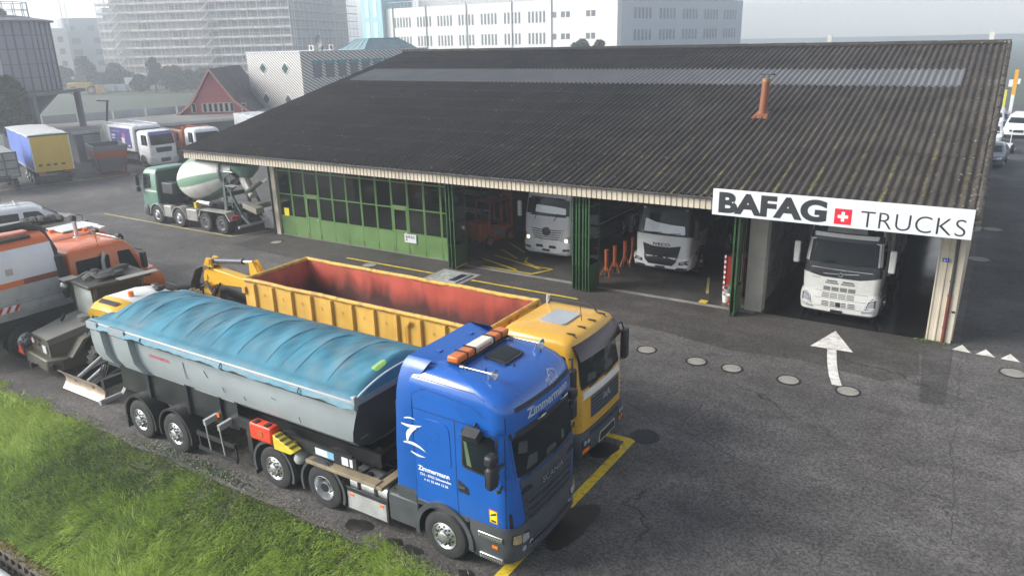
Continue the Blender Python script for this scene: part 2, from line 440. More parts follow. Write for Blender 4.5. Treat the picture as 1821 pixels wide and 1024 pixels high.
# ------------------------------------------------------------------ ground materials
def asphalt_mat(name, base, warm=0.0, spec=0.35):
    m = bpy.data.materials.new(name); m.use_nodes = True
    N = m.node_tree.nodes; L = m.node_tree.links; b = N['Principled BSDF']
    tc = N.new('ShaderNodeTexCoord'); v = tc.outputs['Object']
    def noise(sc, det=5, rough=0.6, vec=v):
        n = N.new('ShaderNodeTexNoise'); n.inputs['Scale'].default_value = sc; n.inputs['Detail'].default_value = det; n.inputs['Roughness'].default_value = rough
        L.new(vec, n.inputs[0]); return n.outputs[0]
    def rng(x, a, c, lo, hi):
        n = N.new('ShaderNodeMapRange'); n.inputs[1].default_value = a; n.inputs[2].default_value = c; n.inputs[3].default_value = lo; n.inputs[4].default_value = hi
        L.new(x, n.inputs[0]); return n.outputs[0]
    def mul(a, c):
        n = N.new('ShaderNodeMath'); n.operation = 'MULTIPLY'; L.new(a, n.inputs[0]); L.new(c, n.inputs[1]); return n.outputs[0]
    big = rng(noise(0.16, 6, 0.62), 0.3, 0.7, 0.62, 1.38)
    mid = rng(noise(1.1, 7, 0.7), 0.3, 0.7, 0.80, 1.2)
    mp = N.new('ShaderNodeMapping'); mp.inputs['Scale'].default_value = (0.25, 1.6, 1); mp.inputs['Rotation'].default_value = (0, 0, 0.25); L.new(v, mp.inputs[0])
    drag = rng(noise(0.8, 6, 0.65, mp.outputs[0]), 0.35, 0.65, 0.85, 1.15)
    f = mul(mul(big, mid), drag)
    vo = N.new('ShaderNodeTexVoronoi'); vo.inputs['Scale'].default_value = 26; L.new(v, vo.inputs[0])
    sep = N.new('ShaderNodeSeparateColor'); L.new(vo.outputs['Color'], sep.inputs[0])
    grain = rng(sep.outputs[0], 0.0, 1.0, 0.55, 1.45)
    f = mul(f, grain)
    # pale chippings
    vo2 = N.new('ShaderNodeTexVoronoi'); vo2.inputs['Scale'].default_value = 11; vo2.inputs['Randomness'].default_value = 1; L.new(v, vo2.inputs[0])
    chip = rng(vo2.outputs['Distance'], 0.10, 0.16, 1.0, 0.0)
    s2 = N.new('ShaderNodeSeparateColor'); L.new(vo2.outputs['Color'], s2.inputs[0])
    pick = rng(s2.outputs[1], 0.72, 0.95, 0.0, 0.8)
    chip = mul(chip, pick)
    mx = N.new('ShaderNodeMix'); mx.data_type = 'RGBA'; mx.blend_type = 'MULTIPLY'; mx.inputs[0].default_value = 1
    mx.inputs[6].default_value = (base*(1+warm), base, base*(1-warm*0.8), 1)
    L.new(f, mx.inputs[7])
    m2 = N.new('ShaderNodeMix'); m2.data_type = 'RGBA'; L.new(chip, m2.inputs[0]); L.new(mx.outputs[2], m2.inputs[6]); m2.inputs[7].default_value = (0.24, 0.23, 0.22, 1)
    # dark tar / oil blotches
    st = rng(noise(0.55, 9, 0.72), 0.60, 0.72, 0.0, 0.6)
    m3 = N.new('ShaderNodeMix'); m3.data_type = 'RGBA'; L.new(st, m3.inputs[0]); L.new(m2.outputs[2], m3.inputs[6]); m3.inputs[7].default_value = (0.022, 0.022, 0.022, 1)
    # hairline cracks
    vc = N.new('ShaderNodeTexVoronoi'); vc.feature = 'DISTANCE_TO_EDGE'; vc.inputs['Scale'].default_value = 0.17
    wob = N.new('ShaderNodeMix'); wob.data_type = 'VECTOR'; wob.inputs[0].default_value = 0.25
    nz = N.new('ShaderNodeTexNoise'); nz.inputs['Scale'].default_value = 0.9; nz.inputs['Detail'].default_value = 8; L.new(v, nz.inputs[0])
    sc_ = N.new('ShaderNodeVectorMath'); sc_.operation = 'MULTIPLY_ADD'; L.new(nz.outputs['Color'], sc_.inputs[0]); sc_.inputs[1].default_value = (2.2, 2.2, 0); L.new(v, sc_.inputs[2])
    L.new(sc_.outputs[0], vc.inputs[0])
    cr = rng(vc.outputs['Distance'], 0.0018, 0.006, 0.75, 0.0)
    cr = mul(cr, rng(noise(0.3, 3), 0.5, 0.62, 0.0, 1.0))
    m4 = N.new('ShaderNodeMix'); m4.data_type = 'RGBA'; L.new(cr, m4.inputs[0]); L.new(m3.outputs[2], m4.inputs[6]); m4.inputs[7].default_value = (0.015, 0.015, 0.015, 1)
    L.new(m4.outputs[2], b.inputs['Base Color'])
    L.new(rng(noise(0.4, 6), 0.35, 0.65, 0.62, 0.92), b.inputs['Roughness'])
    b.inputs['Specular IOR Level'].default_value = spec
    bp = N.new('ShaderNodeBump'); bp.inputs['Strength'].default_value = 0.35; bp.inputs['Distance'].default_value = 0.012
    L.new(sep.outputs[0], bp.inputs['Height']); L.new(bp.outputs[0], b.inputs['Normal'])
    return m
ASPH = asphalt_mat('yard_asphalt', 0.080, 0.07)
ASPH2 = asphalt_mat('road_asphalt', 0.055, 0.04)
ASPH3 = asphalt_mat('worn_apron', 0.050, 0.10)
ASPH4 = asphalt_mat('trench_fill', 0.052, 0.06)
FIELD = mat('field_green', (0.05, 0.066, 0.04), 0.9, 0, 0.35, 0.08)
SOIL = mat('bank_soil', (0.035, 0.036, 0.018), 0.95, 0, 0.5, 1.3, bump=0.6, bscale=9)
YEL = mat('yellow_marking', (0.62, 0.44, 0.02), 0.7, 0, 0.15, 3, dirt=0.75, dcol=(0.08, 0.07, 0.05), dscale=7)
YEL2 = mat('faded_marking', (0.42, 0.36, 0.14), 0.8, 0, 0.2, 2, dirt=0.8, dcol=(0.09, 0.085, 0.075), dscale=4)
WMK = mat('white_marking', (0.62, 0.60, 0.56), 0.75, 0, 0.12, 2, dirt=0.75, dcol=(0.16, 0.15, 0.14), dscale=3.5)
CONC = mat('concrete', (0.22, 0.21, 0.19), 0.85, 0, 0.2, 1.2, dirt=0.5, dcol=(0.09, 0.085, 0.075), bump=0.2)
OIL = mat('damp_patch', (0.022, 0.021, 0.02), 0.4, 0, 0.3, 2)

def sheet(name, pts, z, m, kind='structure', parent=None):
    mb = MB(); mb.add([(p[0], p[1], z) for p in pts], [tuple(range(len(pts)))])
    o = mb.build(name, m, parent, smooth=0)
    if parent is None: tag(o, kind=kind)
    return o

# terrain: level yard, grass bank falling towards the viewer, low ground beyond a crib wall
def terrain():
    prof = [(1500, -0.02), (9.2, -0.02), (8.95, -0.01), (8.5, -0.14), (7.8, -0.5), (7.0, -0.97), (6.3, -1.36), (6.0, -1.44), (6.0, -3.4), (-200, -3.4)]
    xs = [-1500, -300, -100, -60, -40, -30, -20, -10, 0, 20, 60, 200, 1500]
    mb = MB(); mb.grid([[(x, y, z) for x in xs] for y, z in prof])
    o = mb.build('ground', [FIELD, SOIL], smooth=0)
    for p in o.data.polygons:
        if 5.7 < p.center.y < 9.0: p.material_index = 1
    tag(o, kind='structure')
terrain()
rng_ = random.Random(3)
edge = [(x, 8.80+rng_.uniform(-0.06, 0.06)) for x in np.arange(-80, 60.1, 0.5)]
sheet('yard', edge+[(60, 92), (-80, 92)], 0.0, ASPH)
sheet('road', [(0.05, 25.3), (40, 25.3), (40, 118), (-9, 118), (-9, 62), (0.05, 62)], 0.004, ASPH2)
sheet('apron_paving', [(-31, 22.9), (-27, 22.6), (-23, 22.8), (-20, 22.2), (-16, 22.1), (-12, 21.9), (-9, 22.3), (-6, 21.7), (-4, 22.0), (-1.6, 21.6), (-0.8, 22.6), (-0.95, 24.2), (-0.15, 25.44), (-31, 25.44)], 0.004, ASPH3)
sheet('trench_patch', [(-0.62, 20.7), (-0.06, 20.85), (-0.1, 25.0), (-0.92, 25.0)], 0.008, ASPH4)
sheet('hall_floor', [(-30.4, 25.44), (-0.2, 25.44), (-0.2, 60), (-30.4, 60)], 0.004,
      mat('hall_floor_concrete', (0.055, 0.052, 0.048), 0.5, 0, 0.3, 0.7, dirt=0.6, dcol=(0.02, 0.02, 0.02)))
sheet('wash_bay_floor', [(-5.9, 25.5), (-0.95, 25.5), (-0.95, 62), (-5.9, 62)], 0.008,
      mat('wet_floor', (0.012, 0.0125, 0.014), 0.14, 0, 0.3, 0.6, bump=0.12, bscale=2.2, spec=0.7))
sheet('threshold', [(-19, 25.25), (-6.2, 25.25), (-6.2, 25.5), (-19, 25.5)], 0.008, CONC)
sheet('threshold', [(-30.4, 25.42), (-19.0, 25.42), (-19.0, 25.62), (-30.4, 25.62)], 0.03, CONC)
def ribbon(name, pts, w, m, z=0.012):
    """a painted line along points"""
    mb = MB(); L_, R_ = [], []
    for i, p in enumerate(pts):
        a = Vector(pts[max(0, i-1)]); b = Vector(pts[min(len(pts)-1, i+1)]); d = (b-a).normalized(); n = Vector((-d.y, d.x))
        L_.append((p[0]+n.x*w/2, p[1]+n.y*w/2, z)); R_.append((p[0]-n.x*w/2, p[1]-n.y*w/2, z))
    mb.grid([L_, R_]); o = mb.build(name, m, smooth=0); tag(o, kind='structure'); return o
ribbon('yellow_line', [(-24.2, 23.78), (-19.1, 23.75)], 0.13, YEL)
ribbon('yellow_line', [(-17.2, 23.74), (-12.3, 23.72)], 0.13, YEL)
ribbon('yellow_line', [(-11.9, 15.2), (-8.5, 15.2)], 0.12, YEL, 0.011)
ribbon('yellow_line', [(-10.4, 18.35), (-9.0, 18.33)], 0.12, YEL, 0.011)
ribbon('yellow_line', [(-6.43, 8.9), (-6.36, 15.16)], 0.22, YEL)
ribbon('yellow_line', [(-7.0, 15.06), (-6.47, 15.06)], 0.2, YEL)
ribbon('yellow_line', [(-44.2, 24.03), (-36, 23.9), (-32.4, 23.95)], 0.14, YEL2)
ribbon('yellow_line', [(-32.4, 23.95), (-31.3, 26.6)], 0.12, YEL2, 0.013)
ribbon('yellow_line', [(-58.9, 24.0), (-57.5, 29.5), (-56.2, 34.2)], 0.25, YEL2)
ribbon('yellow_line', [(-57.2, 30.2), (-58.6, 29.9)], 0.2, YEL2, 0.013)
ribbon('white_line', [(-30, 17.6), (-24.4, 17.1)], 0.06, mat('thin_white', (0.3, 0.3, 0.3), 0.8, dirt=0.6), 0.011)
# hatched keep-clear area in front of the grey truck
for a, b in (((-18.0, 25.62), (-15.45, 25.62)), ((-15.45, 25.62), (-15.0, 26.6)), ((-18.4, 27.3), (-15.5, 26.4)), ((-18.6, 26.6), (-16.3, 25.8)), ((-18.9, 29.4), (-17.4, 28.3)), ((-18.7, 28.3), (-17.2, 27.3))):
    ribbon('yellow_line', [a, b], 0.1, YEL, 0.015)
ribbon('yellow_line', [(-16.9, 27.7), (-16.6, 27.0), (-15.9, 26.6), (-15.0, 26.6)], 0.1, YEL, 0.017)
ribbon('yellow_line', [(-8.9, 28.6), (-8.3, 26.6)], 0.1, YEL2, 0.015)
sheet('yellow_patch', [(-8.28, 25.5), (-8.0, 25.5), (-8.0, 25.85), (-8.28, 25.85)], 0.013, YEL)

# the big white arrow pointing into the wash bay
ar = MB()
cen = [(-2.66, 20.69), (-2.85, 21.3), (-3.02, 22.0), (-3.16, 22.7), (-3.27, 23.32)]
Lp = [(x-0.135, y) for x, y in cen]; Rp = [(x+0.135, y) for x, y in cen]
ar.grid([[(x, y, 0.012) for x, y in Lp], [(x, y, 0.012) for x, y in Rp]])
ar.add([(-3.89, 23.24, 0.012), (-2.67, 23.33, 0.012), (-3.45, 24.93, 0.012)], [(0, 1, 2)])
tag(ar.build('white_arrow', WMK, smooth=0), kind='structure')
for x, y in ((0.12, 25.3), (0.75, 25.25), (1.38, 25.2), (2.02, 25.15)):
    sheet('white_triangle', [(x-0.25, y-0.28), (x+0.25, y-0.32), (x, y+0.27)], 0.012, WMK)
# cracks and bitumen seams
def crack(pts, w, seed):
    r = random.Random(seed); out = []
    for a, b in zip(pts[:-1], pts[1:]):
        n = max(2, int(math.hypot(b[0]-a[0], b[1]-a[1])/0.12))
        for i in range(n): t = i/n; out.append((a[0]+(b[0]-a[0])*t+r.uniform(-.035, .035), a[1]+(b[1]-a[1])*t+r.uniform(-.035, .035)))
    ribbon('asphalt_crack', out, w, mat('crack_dark', (0.042, 0.040, 0.038), 0.8, 0, 0.4, 8), 0.003)
crack([(0.27, 20.3), (0.27, 19.43), (0.23, 18.26), (0.33, 17.28), (0.43, 16.28), (0.41, 15.5), (0.47, 14.4)], 0.022, 1)
crack([(-7.3, 16.85), (-6.75, 16.68), (-6.11, 16.38), (-5.64, 16.25), (-5.09, 16.04), (-4.5, 15.77), (-3.4, 15.3)], 0.03, 2)
crack([(-5.53, 16.32), (-5.61, 16.92), (-5.49, 17.4), (-5.52, 17.95)], 0.035, 3)
crack([(-0.9, 16.85), (-0.73, 16.91), (-0.49, 17.12), (-0.2, 17.05)], 0.018, 4)
crack([(0.15, 24.6), (0.2, 22.0), (0.27, 20.3)], 0.018, 5)
crack([(-36, 19.5), (-31, 19.0), (-27.5, 19.6), (-24, 19.2), (-20, 19.5)], 0.030, 6)
crack([(-45, 26), (-41, 22.6), (-36.5, 21.8), (-31, 22.2)], 0.036, 7)
# damp patches left by dripping engines
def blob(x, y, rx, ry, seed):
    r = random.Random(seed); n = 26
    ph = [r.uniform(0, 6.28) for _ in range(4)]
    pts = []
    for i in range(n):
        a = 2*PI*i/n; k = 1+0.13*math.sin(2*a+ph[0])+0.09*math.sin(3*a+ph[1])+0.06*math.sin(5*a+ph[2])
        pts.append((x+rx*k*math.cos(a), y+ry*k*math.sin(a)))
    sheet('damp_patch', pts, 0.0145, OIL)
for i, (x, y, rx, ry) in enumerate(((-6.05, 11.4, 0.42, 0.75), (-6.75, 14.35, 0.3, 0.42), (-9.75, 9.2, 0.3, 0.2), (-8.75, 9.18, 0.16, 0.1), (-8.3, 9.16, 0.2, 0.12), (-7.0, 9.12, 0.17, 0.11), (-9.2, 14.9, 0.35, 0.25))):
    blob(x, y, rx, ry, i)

# ------------------------------------------------------------------ manholes
CAST = mat('cast_iron', (0.035, 0.035, 0.036), 0.55, 0.4, 0.25, 5, bump=0.2)
MCON = mat('cover_concrete', (0.25, 0.235, 0.205), 0.85, 0, 0.2, 3, dirt=0.5, dcol=(0.15, 0.14, 0.12), dscale=5)
def manhole(x, y, r, label, dark=False):
    t = thing('manhole_cover', label, 'manhole cover', (x, y, 0.006))
    f = MB(); f.lathe([(r+0.03, 0.0), (r+0.03, 0.010), (r-0.02, 0.012), (r-0.025, 0.002)], (0, 0, 0), 'z', 32); f.build('frame', CAST, t)
    c = MB(); c.lathe([(r-0.026, 0.0), (r-0.026, 0.009), (0, 0.009)], (0, 0, 0), 'z', 32)
    c.build('lid', CAST if dark else MCON, t)
    if dark:
        g = MB()
        for i in range(-4, 5):
            h = math.sqrt(max(0, (r-0.06)**2-(i*r/5)**2))
            g.box(i*r/5-0.012, i*r/5+0.012, -h, h, 0.009, 0.014)
        g.build('grating', CAST, t)
    else:
        g = MB()
        for a in (0.5, 0.5+PI): g.box(math.cos(a)*r*0.72-0.03, math.cos(a)*r*0.72+0.03, math.sin(a)*r*0.72-0.012, math.sin(a)*r*0.72+0.012, 0.009, 0.011)
        g.build('lifting_slot', CAST, t)
MH = [(-8.2, 20.48, 0.29, 'pale round manhole cover nearest the yellow truck cab, first of the row'),
      (-6.56, 20.38, 0.29, 'pale round manhole cover, second in the row right of the yellow cab'),
      (-5.5, 20.4, 0.29, 'pale round manhole cover in the middle of the row of five'),
      (-3.89, 20.4, 0.3, 'pale round manhole cover just left of the white arrow stem'),
      (-2.34, 20.46, 0.3, 'pale round manhole cover touching the foot of the white arrow'),
      (1.45, 23.95, 0.33, 'worn grey manhole cover beside the small white triangles'),
      (-22.46, 23.4, 0.33, 'worn manhole cover beside the end of the yellow line near the green doors'),
      (-29.37, 24.2, 0.3, 'manhole cover left of the green folding doors near the mixer truck')]
for x, y, r, l in MH: manhole(x, y, r, l)
manhole(0.6, 42.5, 0.42, 'far grey manhole cover on the road right of the hall', False)
manhole(0.2, 36.4, 0.42, 'near dark manhole cover on the road right of the hall', False)
manhole(-6.14, 15.44, 0.32, 'dark cast iron drain grating at the corner of the yellow line', True)

# inspection pit cover in the apron
t = thing('pit_cover', 'rectangular steel framed glass cover set in the apron beside the first folded door', 'pit cover', (-18.2, 23.66, 0.006))
m = MB(); m.box(-0.95, 0.95, -0.85, 0.85, 0, 0.012); m.build('concrete_surround', CONC, t)
m = MB()
for a in ((-0.7, 0.7, -0.6, -0.5), (-0.7, 0.7, 0.5, 0.6), (-0.7, -0.6, -0.499, 0.499), (0.6, 0.7, -0.499, 0.499)): m.box(a[0], a[1], a[2], a[3], 0.012, 0.06)
m.build('steel_frame', STL, t)
m = MB(); m.box(-0.6, 0.25, -0.5, 0.5, 0.02, 0.05); m.build('lid', mat('frosted_lid', (0.3, 0.32, 0.3), 0.3, 0, 0.2, 3), t)
m = MB(); m.box(0.26, 0.6, -0.5, 0.5, 0.015, 0.045); m.build('dark_step', mat('blue_black_steel', (0.02, 0.03, 0.05), 0.35, 0.3), t)

# ------------------------------------------------------------------ workshop hall
def roof_mat():
    m = bpy.data.materials.new('fibre_cement_roof'); m.use_nodes = True
    N = m.node_tree.nodes; L = m.node_tree.links; b = N['Principled BSDF']
    tc = N.new('ShaderNodeTexCoord'); v = tc.outputs['Object']
    def noise(sc, det=6, vec=v, rough=0.6):
        n = N.new('ShaderNodeTexNoise'); n.inputs['Scale'].default_value = sc; n.inputs['Detail'].default_value = det; n.inputs['Roughness'].default_value = rough
        L.new(vec, n.inputs[0]); return n.outputs[0]
    def rng(x, a, c, lo, hi):
        n = N.new('ShaderNodeMapRange'); n.inputs[1].default_value = a; n.inputs[2].default_value = c; n.inputs[3].default_value = lo; n.inputs[4].default_value = hi
        L.new(x, n.inputs[0]); return n.outputs[0]
    def math_(op, a, c=None, val=None):
        n = N.new('ShaderNodeMath'); n.operation = op; L.new(a, n.inputs[0])
        if c is not None: L.new(c, n.inputs[1])
        elif val is not None: n.inputs[1].default_value = val
        return n.outputs[0]
    def mix(f, a, col):
        n = N.new('ShaderNodeMix'); n.data_type = 'RGBA'; L.new(f, n.inputs[0]); L.new(a, n.inputs[6]); n.inputs[7].default_value = (*col, 1); return n.outputs[2]
    sp = N.new('ShaderNodeSeparateXYZ'); L.new(v, sp.inputs[0])
    x, y = sp.outputs[0], sp.outputs[1]
    # per-sheet tint
    mp = N.new('ShaderNodeMapping'); mp.inputs['Scale'].default_value = (1/1.04, 1/1.42, 0); L.new(v, mp.inputs[0])
    fl = N.new('ShaderNodeVectorMath'); fl.operation = 'FLOOR'; L.new(mp.outputs[0], fl.inputs[0])
    wn = N.new('ShaderNodeTexWhiteNoise'); L.new(fl.outputs[0], wn.inputs[0])
    sheet_ = rng(wn.outputs[0], 0, 1, 0.82, 1.18)
    str_ = N.new('ShaderNodeMapping'); str_.inputs['Scale'].default_value = (6, 0.5, 1); L.new(v, str_.inputs[0])
    f = math_('MULTIPLY', math_('MULTIPLY', rng(noise(0.5), 0.3, 0.7, 0.7, 1.3), rng(noise(1.2, 7, str_.outputs[0]), 0.3, 0.7, 0.7, 1.3)), sheet_)
    f = math_('MULTIPLY', f, rng(noise(9, 6), 0.3, 0.7, 0.75, 1.25))
    c0 = N.new('ShaderNodeMix'); c0.data_type = 'RGBA'; c0.inputs[6].default_value = (0.022, 0.0195, 0.0185, 1); c0.inputs[7].default_value = (0.050, 0.042, 0.034, 1)
    L.new(rng(x, -16, 1, 0, 0.9), c0.inputs[0])
    mx = N.new('ShaderNodeMix'); mx.data_type = 'RGBA'; mx.blend_type = 'MULTIPLY'; mx.inputs[0].default_value = 1
    L.new(c0.outputs[2], mx.inputs[6]); L.new(f, mx.inputs[7]); col = mx.outputs[2]
    # pale lichen: many small dots, denser along the right verge
    vo = N.new('ShaderNodeTexVoronoi'); vo.inputs['Scale'].default_value = 4.5; L.new(v, vo.inputs[0])
    sc = N.new('ShaderNodeSeparateColor'); L.new(vo.outputs['Color'], sc.inputs[0])
    dot = math_('MULTIPLY', rng(vo.outputs['Distance'], 0.10, 0.2, 1, 0), rng(math_('ADD', sc.outputs[0], rng(x, -1.6, -0.2, 0, 0.45)), 0.90, 0.97, 0, 0.9))
    col = mix(dot, col, (0.30, 0.28, 0.25))
    edge = math_('MULTIPLY', rng(noise(7, 8, v, 0.75), 0.52, 0.62, 0, 0.6), rng(x, -0.7, -0.1, 0, 1))
    col = mix(edge, col, (0.22, 0.20, 0.17))
    # moss in the side laps, every sheet width, thicker towards the eave
    lap = math_('ABSOLUTE', math_('SUBTRACT', math_('FRACT', math_('MULTIPLY', x, val=1/1.04)), val=0.5))
    lapm = rng(lap, 0.0, 0.11, 1.0, 0.0)
    moss = math_('MULTIPLY', math_('MULTIPLY', lapm, rng(noise(2.9, 8, v, 0.78), 0.52, 0.57, 0, 1)), rng(y, 24, 33, 1.0, 0.12))
    moss2 = math_('MULTIPLY', rng(noise(2.1, 8, v, 0.75), 0.62, 0.67, 0, 0.7), rng(y, 24, 34, 1.0, 0.1))
    mo = math_('MINIMUM', math_('ADD', moss, moss2), val=0.9)
    mc = N.new('ShaderNodeMix'); mc.data_type = 'RGBA'; mc.inputs[6].default_value = (0.06, 0.065, 0.022, 1); mc.inputs[7].default_value = (0.28, 0.25, 0.03, 1)
    L.new(rng(noise(11, 4), 0.4, 0.6, 0, 1), mc.inputs[0])
    n = N.new('ShaderNodeMix'); n.data_type = 'RGBA'; L.new(mo, n.inputs[0]); L.new(col, n.inputs[6]); L.new(mc.outputs[2], n.inputs[7]); col = n.outputs[2]
    L.new(col, b.inputs['Base Color']); b.inputs['Roughness'].default_value = 0.8; b.inputs['Specular IOR Level'].default_value = 0.3
    bp = N.new('ShaderNodeBump'); bp.inputs['Strength'].default_value = 0.5; bp.inputs['Distance'].default_value = 0.02
    L.new(noise(14, 6), bp.inputs['Height']); L.new(bp.outputs[0], b.inputs['Normal'])
    return m
ROOF = roof_mat()
BEIGE = mat('beige_sheet', (0.52, 0.46, 0.36), 0.5, 0, 0.08, 1.5, dirt=0.35, dcol=(0.25, 0.22, 0.17), streak=True)
GREEN = mat('green_paint', (0.105, 0.195, 0.06), 0.45, 0, 0.12, 1.5, dirt=0.25, dcol=(0.05, 0.11, 0.03), streak=True)
GREENF = mat('green_frame', (0.07, 0.17, 0.035), 0.5, 0, 0.12, 2)
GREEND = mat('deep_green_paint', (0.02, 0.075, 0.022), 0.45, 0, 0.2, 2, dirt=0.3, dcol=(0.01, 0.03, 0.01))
WALLI = mat('inner_wall', (0.12, 0.11, 0.10), 0.85, 0, 0.25, 0.8, dirt=0.6, dcol=(0.03, 0.03, 0.03))
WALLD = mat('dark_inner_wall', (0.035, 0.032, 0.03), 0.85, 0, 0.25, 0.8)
RUST = mat('rusty_steel', (0.26, 0.085, 0.04), 0.75, 0.1, 0.25, 5, dirt=0.5, dcol=(0.1, 0.05, 0.03), streak=True)
def pane_mat():
    m = bpy.data.materials.new('window_pane'); m.use_nodes = True
    N = m.node_tree.nodes; L = m.node_tree.links
    N.remove(N['Principled BSDF']); out = N['Material Output']
    t = N.new('ShaderNodeBsdfTransparent'); t.inputs[0].default_value = (0.42, 0.45, 0.42, 1)
    g = N.new('ShaderNodeBsdfGlossy'); g.inputs[0].default_value = (0.9, 0.9, 0.9, 1); g.inputs['Roughness'].default_value = 0.06
    fr = N.new('ShaderNodeFresnel'); fr.inputs[0].default_value = 1.5
    mx = N.new('ShaderNodeMixShader'); L.new(fr.outputs[0], mx.inputs[0]); L.new(t.outputs[0], mx.inputs[1]); L.new(g.outputs[0], mx.inputs[2])
    L.new(mx.outputs[0], out.inputs[0]); return m
PANE = pane_mat()

EY, EZ, RY, RZ = 23.95, 4.33, 42.08, 8.60
KR = (RZ-EZ)/(RY-EY)
XL, XR = -35.5, -0.02
PITCH = 0.26
hall = thing('workshop_hall', 'long workshop hall with dark corrugated roof, beige fascia and green folding doors', 'building')

def corr(x0, x1, y0, y1, ncourse, lift=0.0, flip=False, amp=0.042):
    """corrugated sheets in lapped courses on the front slope (flip: back slope)"""
    mb = MB(); n = int(round((x1-x0)/PITCH*8))
    xs = np.linspace(x0, x1, n+1)
    w = amp*np.sin(2*PI*xs/PITCH)
    dy = (y1-y0)/ncourse
    for k in range(ncourse):
        rows = []
        for yy, up in ((y0+k*dy-0.07, 0.026), (y0+(k+0.5)*dy, 0.016), (y0+(k+1)*dy, 0.004)):
            zz = EZ+(yy-EY)*KR+up+lift
            Y = 2*RY-yy if flip else yy
            rows.append([(float(a), Y, float(zz+b)) for a, b in zip(xs, w)])
        # small drop at the lower edge of the course
        rows.insert(0, [(p[0], p[1], p[2]-0.022) for p in rows[0]])
        mb.grid(rows)
    return mb
SK0, SK1 = 35.72, 38.12
mb = corr(XL, XR, EY-0.02, SK0, 8)
mb.merge(corr(XL, XR, SK1, RY, 3))
mb.merge(corr(XL, -34.55, SK0, SK1, 2)); mb.merge(corr(-1.43, XR, SK0, SK1, 2))
mb.build('roof', ROOF, hall, smooth=60, weld=False)
corr(XL, -2.6, EY-0.02, RY, 13, flip=True).build('roof', ROOF, hall, smooth=60, weld=False)
SKY_ = mat('skylight_sheet', (0.115, 0.115, 0.118), 0.45, 0, 0.25, 0.8, dirt=0.5, dcol=(0.12, 0.115, 0.11), dscale=0.9)
corr(-34.55, -1.43, SK0, SK1, 1, 0.02).build('skylight', SKY_, hall, smooth=60, weld=False)
tm = bpy.data.materials.new('added_translucent_sheet'); tm.use_nodes = True
_n = tm.node_tree.nodes; _t = _n.new('ShaderNodeBsdfTranslucent'); _t.inputs[0].default_value = (0.75, 0.78, 0.8, 1); tm.node_tree.links.new(_t.outputs[0], _n['Material Output'].inputs[0])
corr(-1.04, XR, EY-0.02, RY, 13, flip=True).build('roof', ROOF, hall, smooth=60, weld=False)
corr(-2.6, -1.04, EY+6, RY, 9, flip=True).build('roof', ROOF, hall, smooth=60, weld=False)
corr(-2.6, -1.04, EY-0.02, EY+6, 4, flip=True).build('skylight', tm, hall, smooth=60, weld=False)  # added strip, out of view; its reflection brightens the wash bay floor
# roof underside deck
mb = MB()
for s in (0, 1):
    ya, yb = (EY+0.1, RY) if s == 0 else (2*RY-EY-0.1, RY)
    xr_ = XR-0.06 if s == 0 else -2.6
    mb.grid([[(XL+0.05, ya, EZ-0.1), (xr_, ya, EZ-0.1)], [(XL+0.05, yb, RZ-0.12), (xr_, yb, RZ-0.12)]])
mb.grid([[(-1.04, 2*RY-EY-0.1, EZ-0.1), (XR-0.06, 2*RY-EY-0.1, EZ-0.1)], [(-1.04, RY, RZ-0.12), (XR-0.06, RY, RZ-0.12)]])
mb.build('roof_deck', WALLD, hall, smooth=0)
mb = MB()
for i in range(24):
    a = XL+(XR-XL)*i/24; b = XL+(XR-XL)*(i+1)/24+0.04
    mb.tube([(a, RY, RZ+0.06+0.01*(i % 2)), (b, RY, RZ+0.075)], 0.13, 8)
mb.build('ridge_cap', ROOF, hall)
mb = MB()
for i in range(14):
    y0 = EY-0.1+(RY-EY)*i/14; y1 = EY-0.1+(RY-EY)*(i+1)/14+0.12
    z = lambda y: EZ+(y-EY)*KR+0.05
    mb.tube([(XR-0.02, y0, z(y0)+0.03), (XR-0.02, y1, z(y1))], [0.105, 0.088], 10)
    mb.box(XR+0.03, XR+0.05, y0, y1-0.13, z(y0)-0.2, z(y0)+0.05)
mb.build('verge_cap', ROOF, hall)
mb = MB()
for s in (1,): mb.prism([(EY, EZ-0.28), (RY, RZ-0.28), (RY, RZ-0.02), (EY, EZ-0.02)], 'x', XL-0.03, XL, )
mb.build('verge_board', WALLD, hall, smooth=0)
# fascia: trapezoid sheet
FY = 24.02
def fascia(x0, x1, z0, z1):
    mb = MB(); p = 0.2; n = int((x1-x0)/p); pts = []
    for i in range(n):
        a = x0+i*p
        pts += [(a, FY), (a+0.145, FY), (a+0.155, FY+0.035), (a+0.19, FY+0.035)]
    pts.append((x1, FY))
    mb.grid([[(x, y, z0) for x, y in pts], [(x, y, z1) for x, y in pts]]); return mb
fascia(XL, -0.35, 3.83, 4.24).build('fascia', BEIGE, hall, smooth=0)
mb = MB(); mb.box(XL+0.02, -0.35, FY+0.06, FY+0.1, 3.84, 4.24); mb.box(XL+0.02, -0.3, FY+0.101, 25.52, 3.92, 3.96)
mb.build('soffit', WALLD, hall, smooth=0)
GUT = mat('zinc_gutter', (0.16, 0.16, 0.165), 0.5, 0.5, 0.2, 2, dirt=0.4, dcol=(0.07, 0.065, 0.06))
mb = MB(); mb.lathe([(0.075, 0.0), (0.075, 35.5), (0.065, 35.5), (0.065, 0.0)], (XL, 23.93, 4.26), 'x', 10, a0=PI, a1=2*PI)
for i in range(36): mb.box(XL+i, XL+i+0.02, 23.85, 24.02, 4.255, 4.27)
mb.build('gutter', GUT, hall)
mb = MB(); mb.cyl((-0.03, 23.88, 4.1), (-0.03, 24.05, 4.05), 0.12, 0.1, 10); mb.box(-0.12, 0.06, 23.86, 24.0, 4.16, 4.3)
mb.build('gutter_outlet', mat('dark_outlet', (0.03, 0.035, 0.03), 0.6), hall)

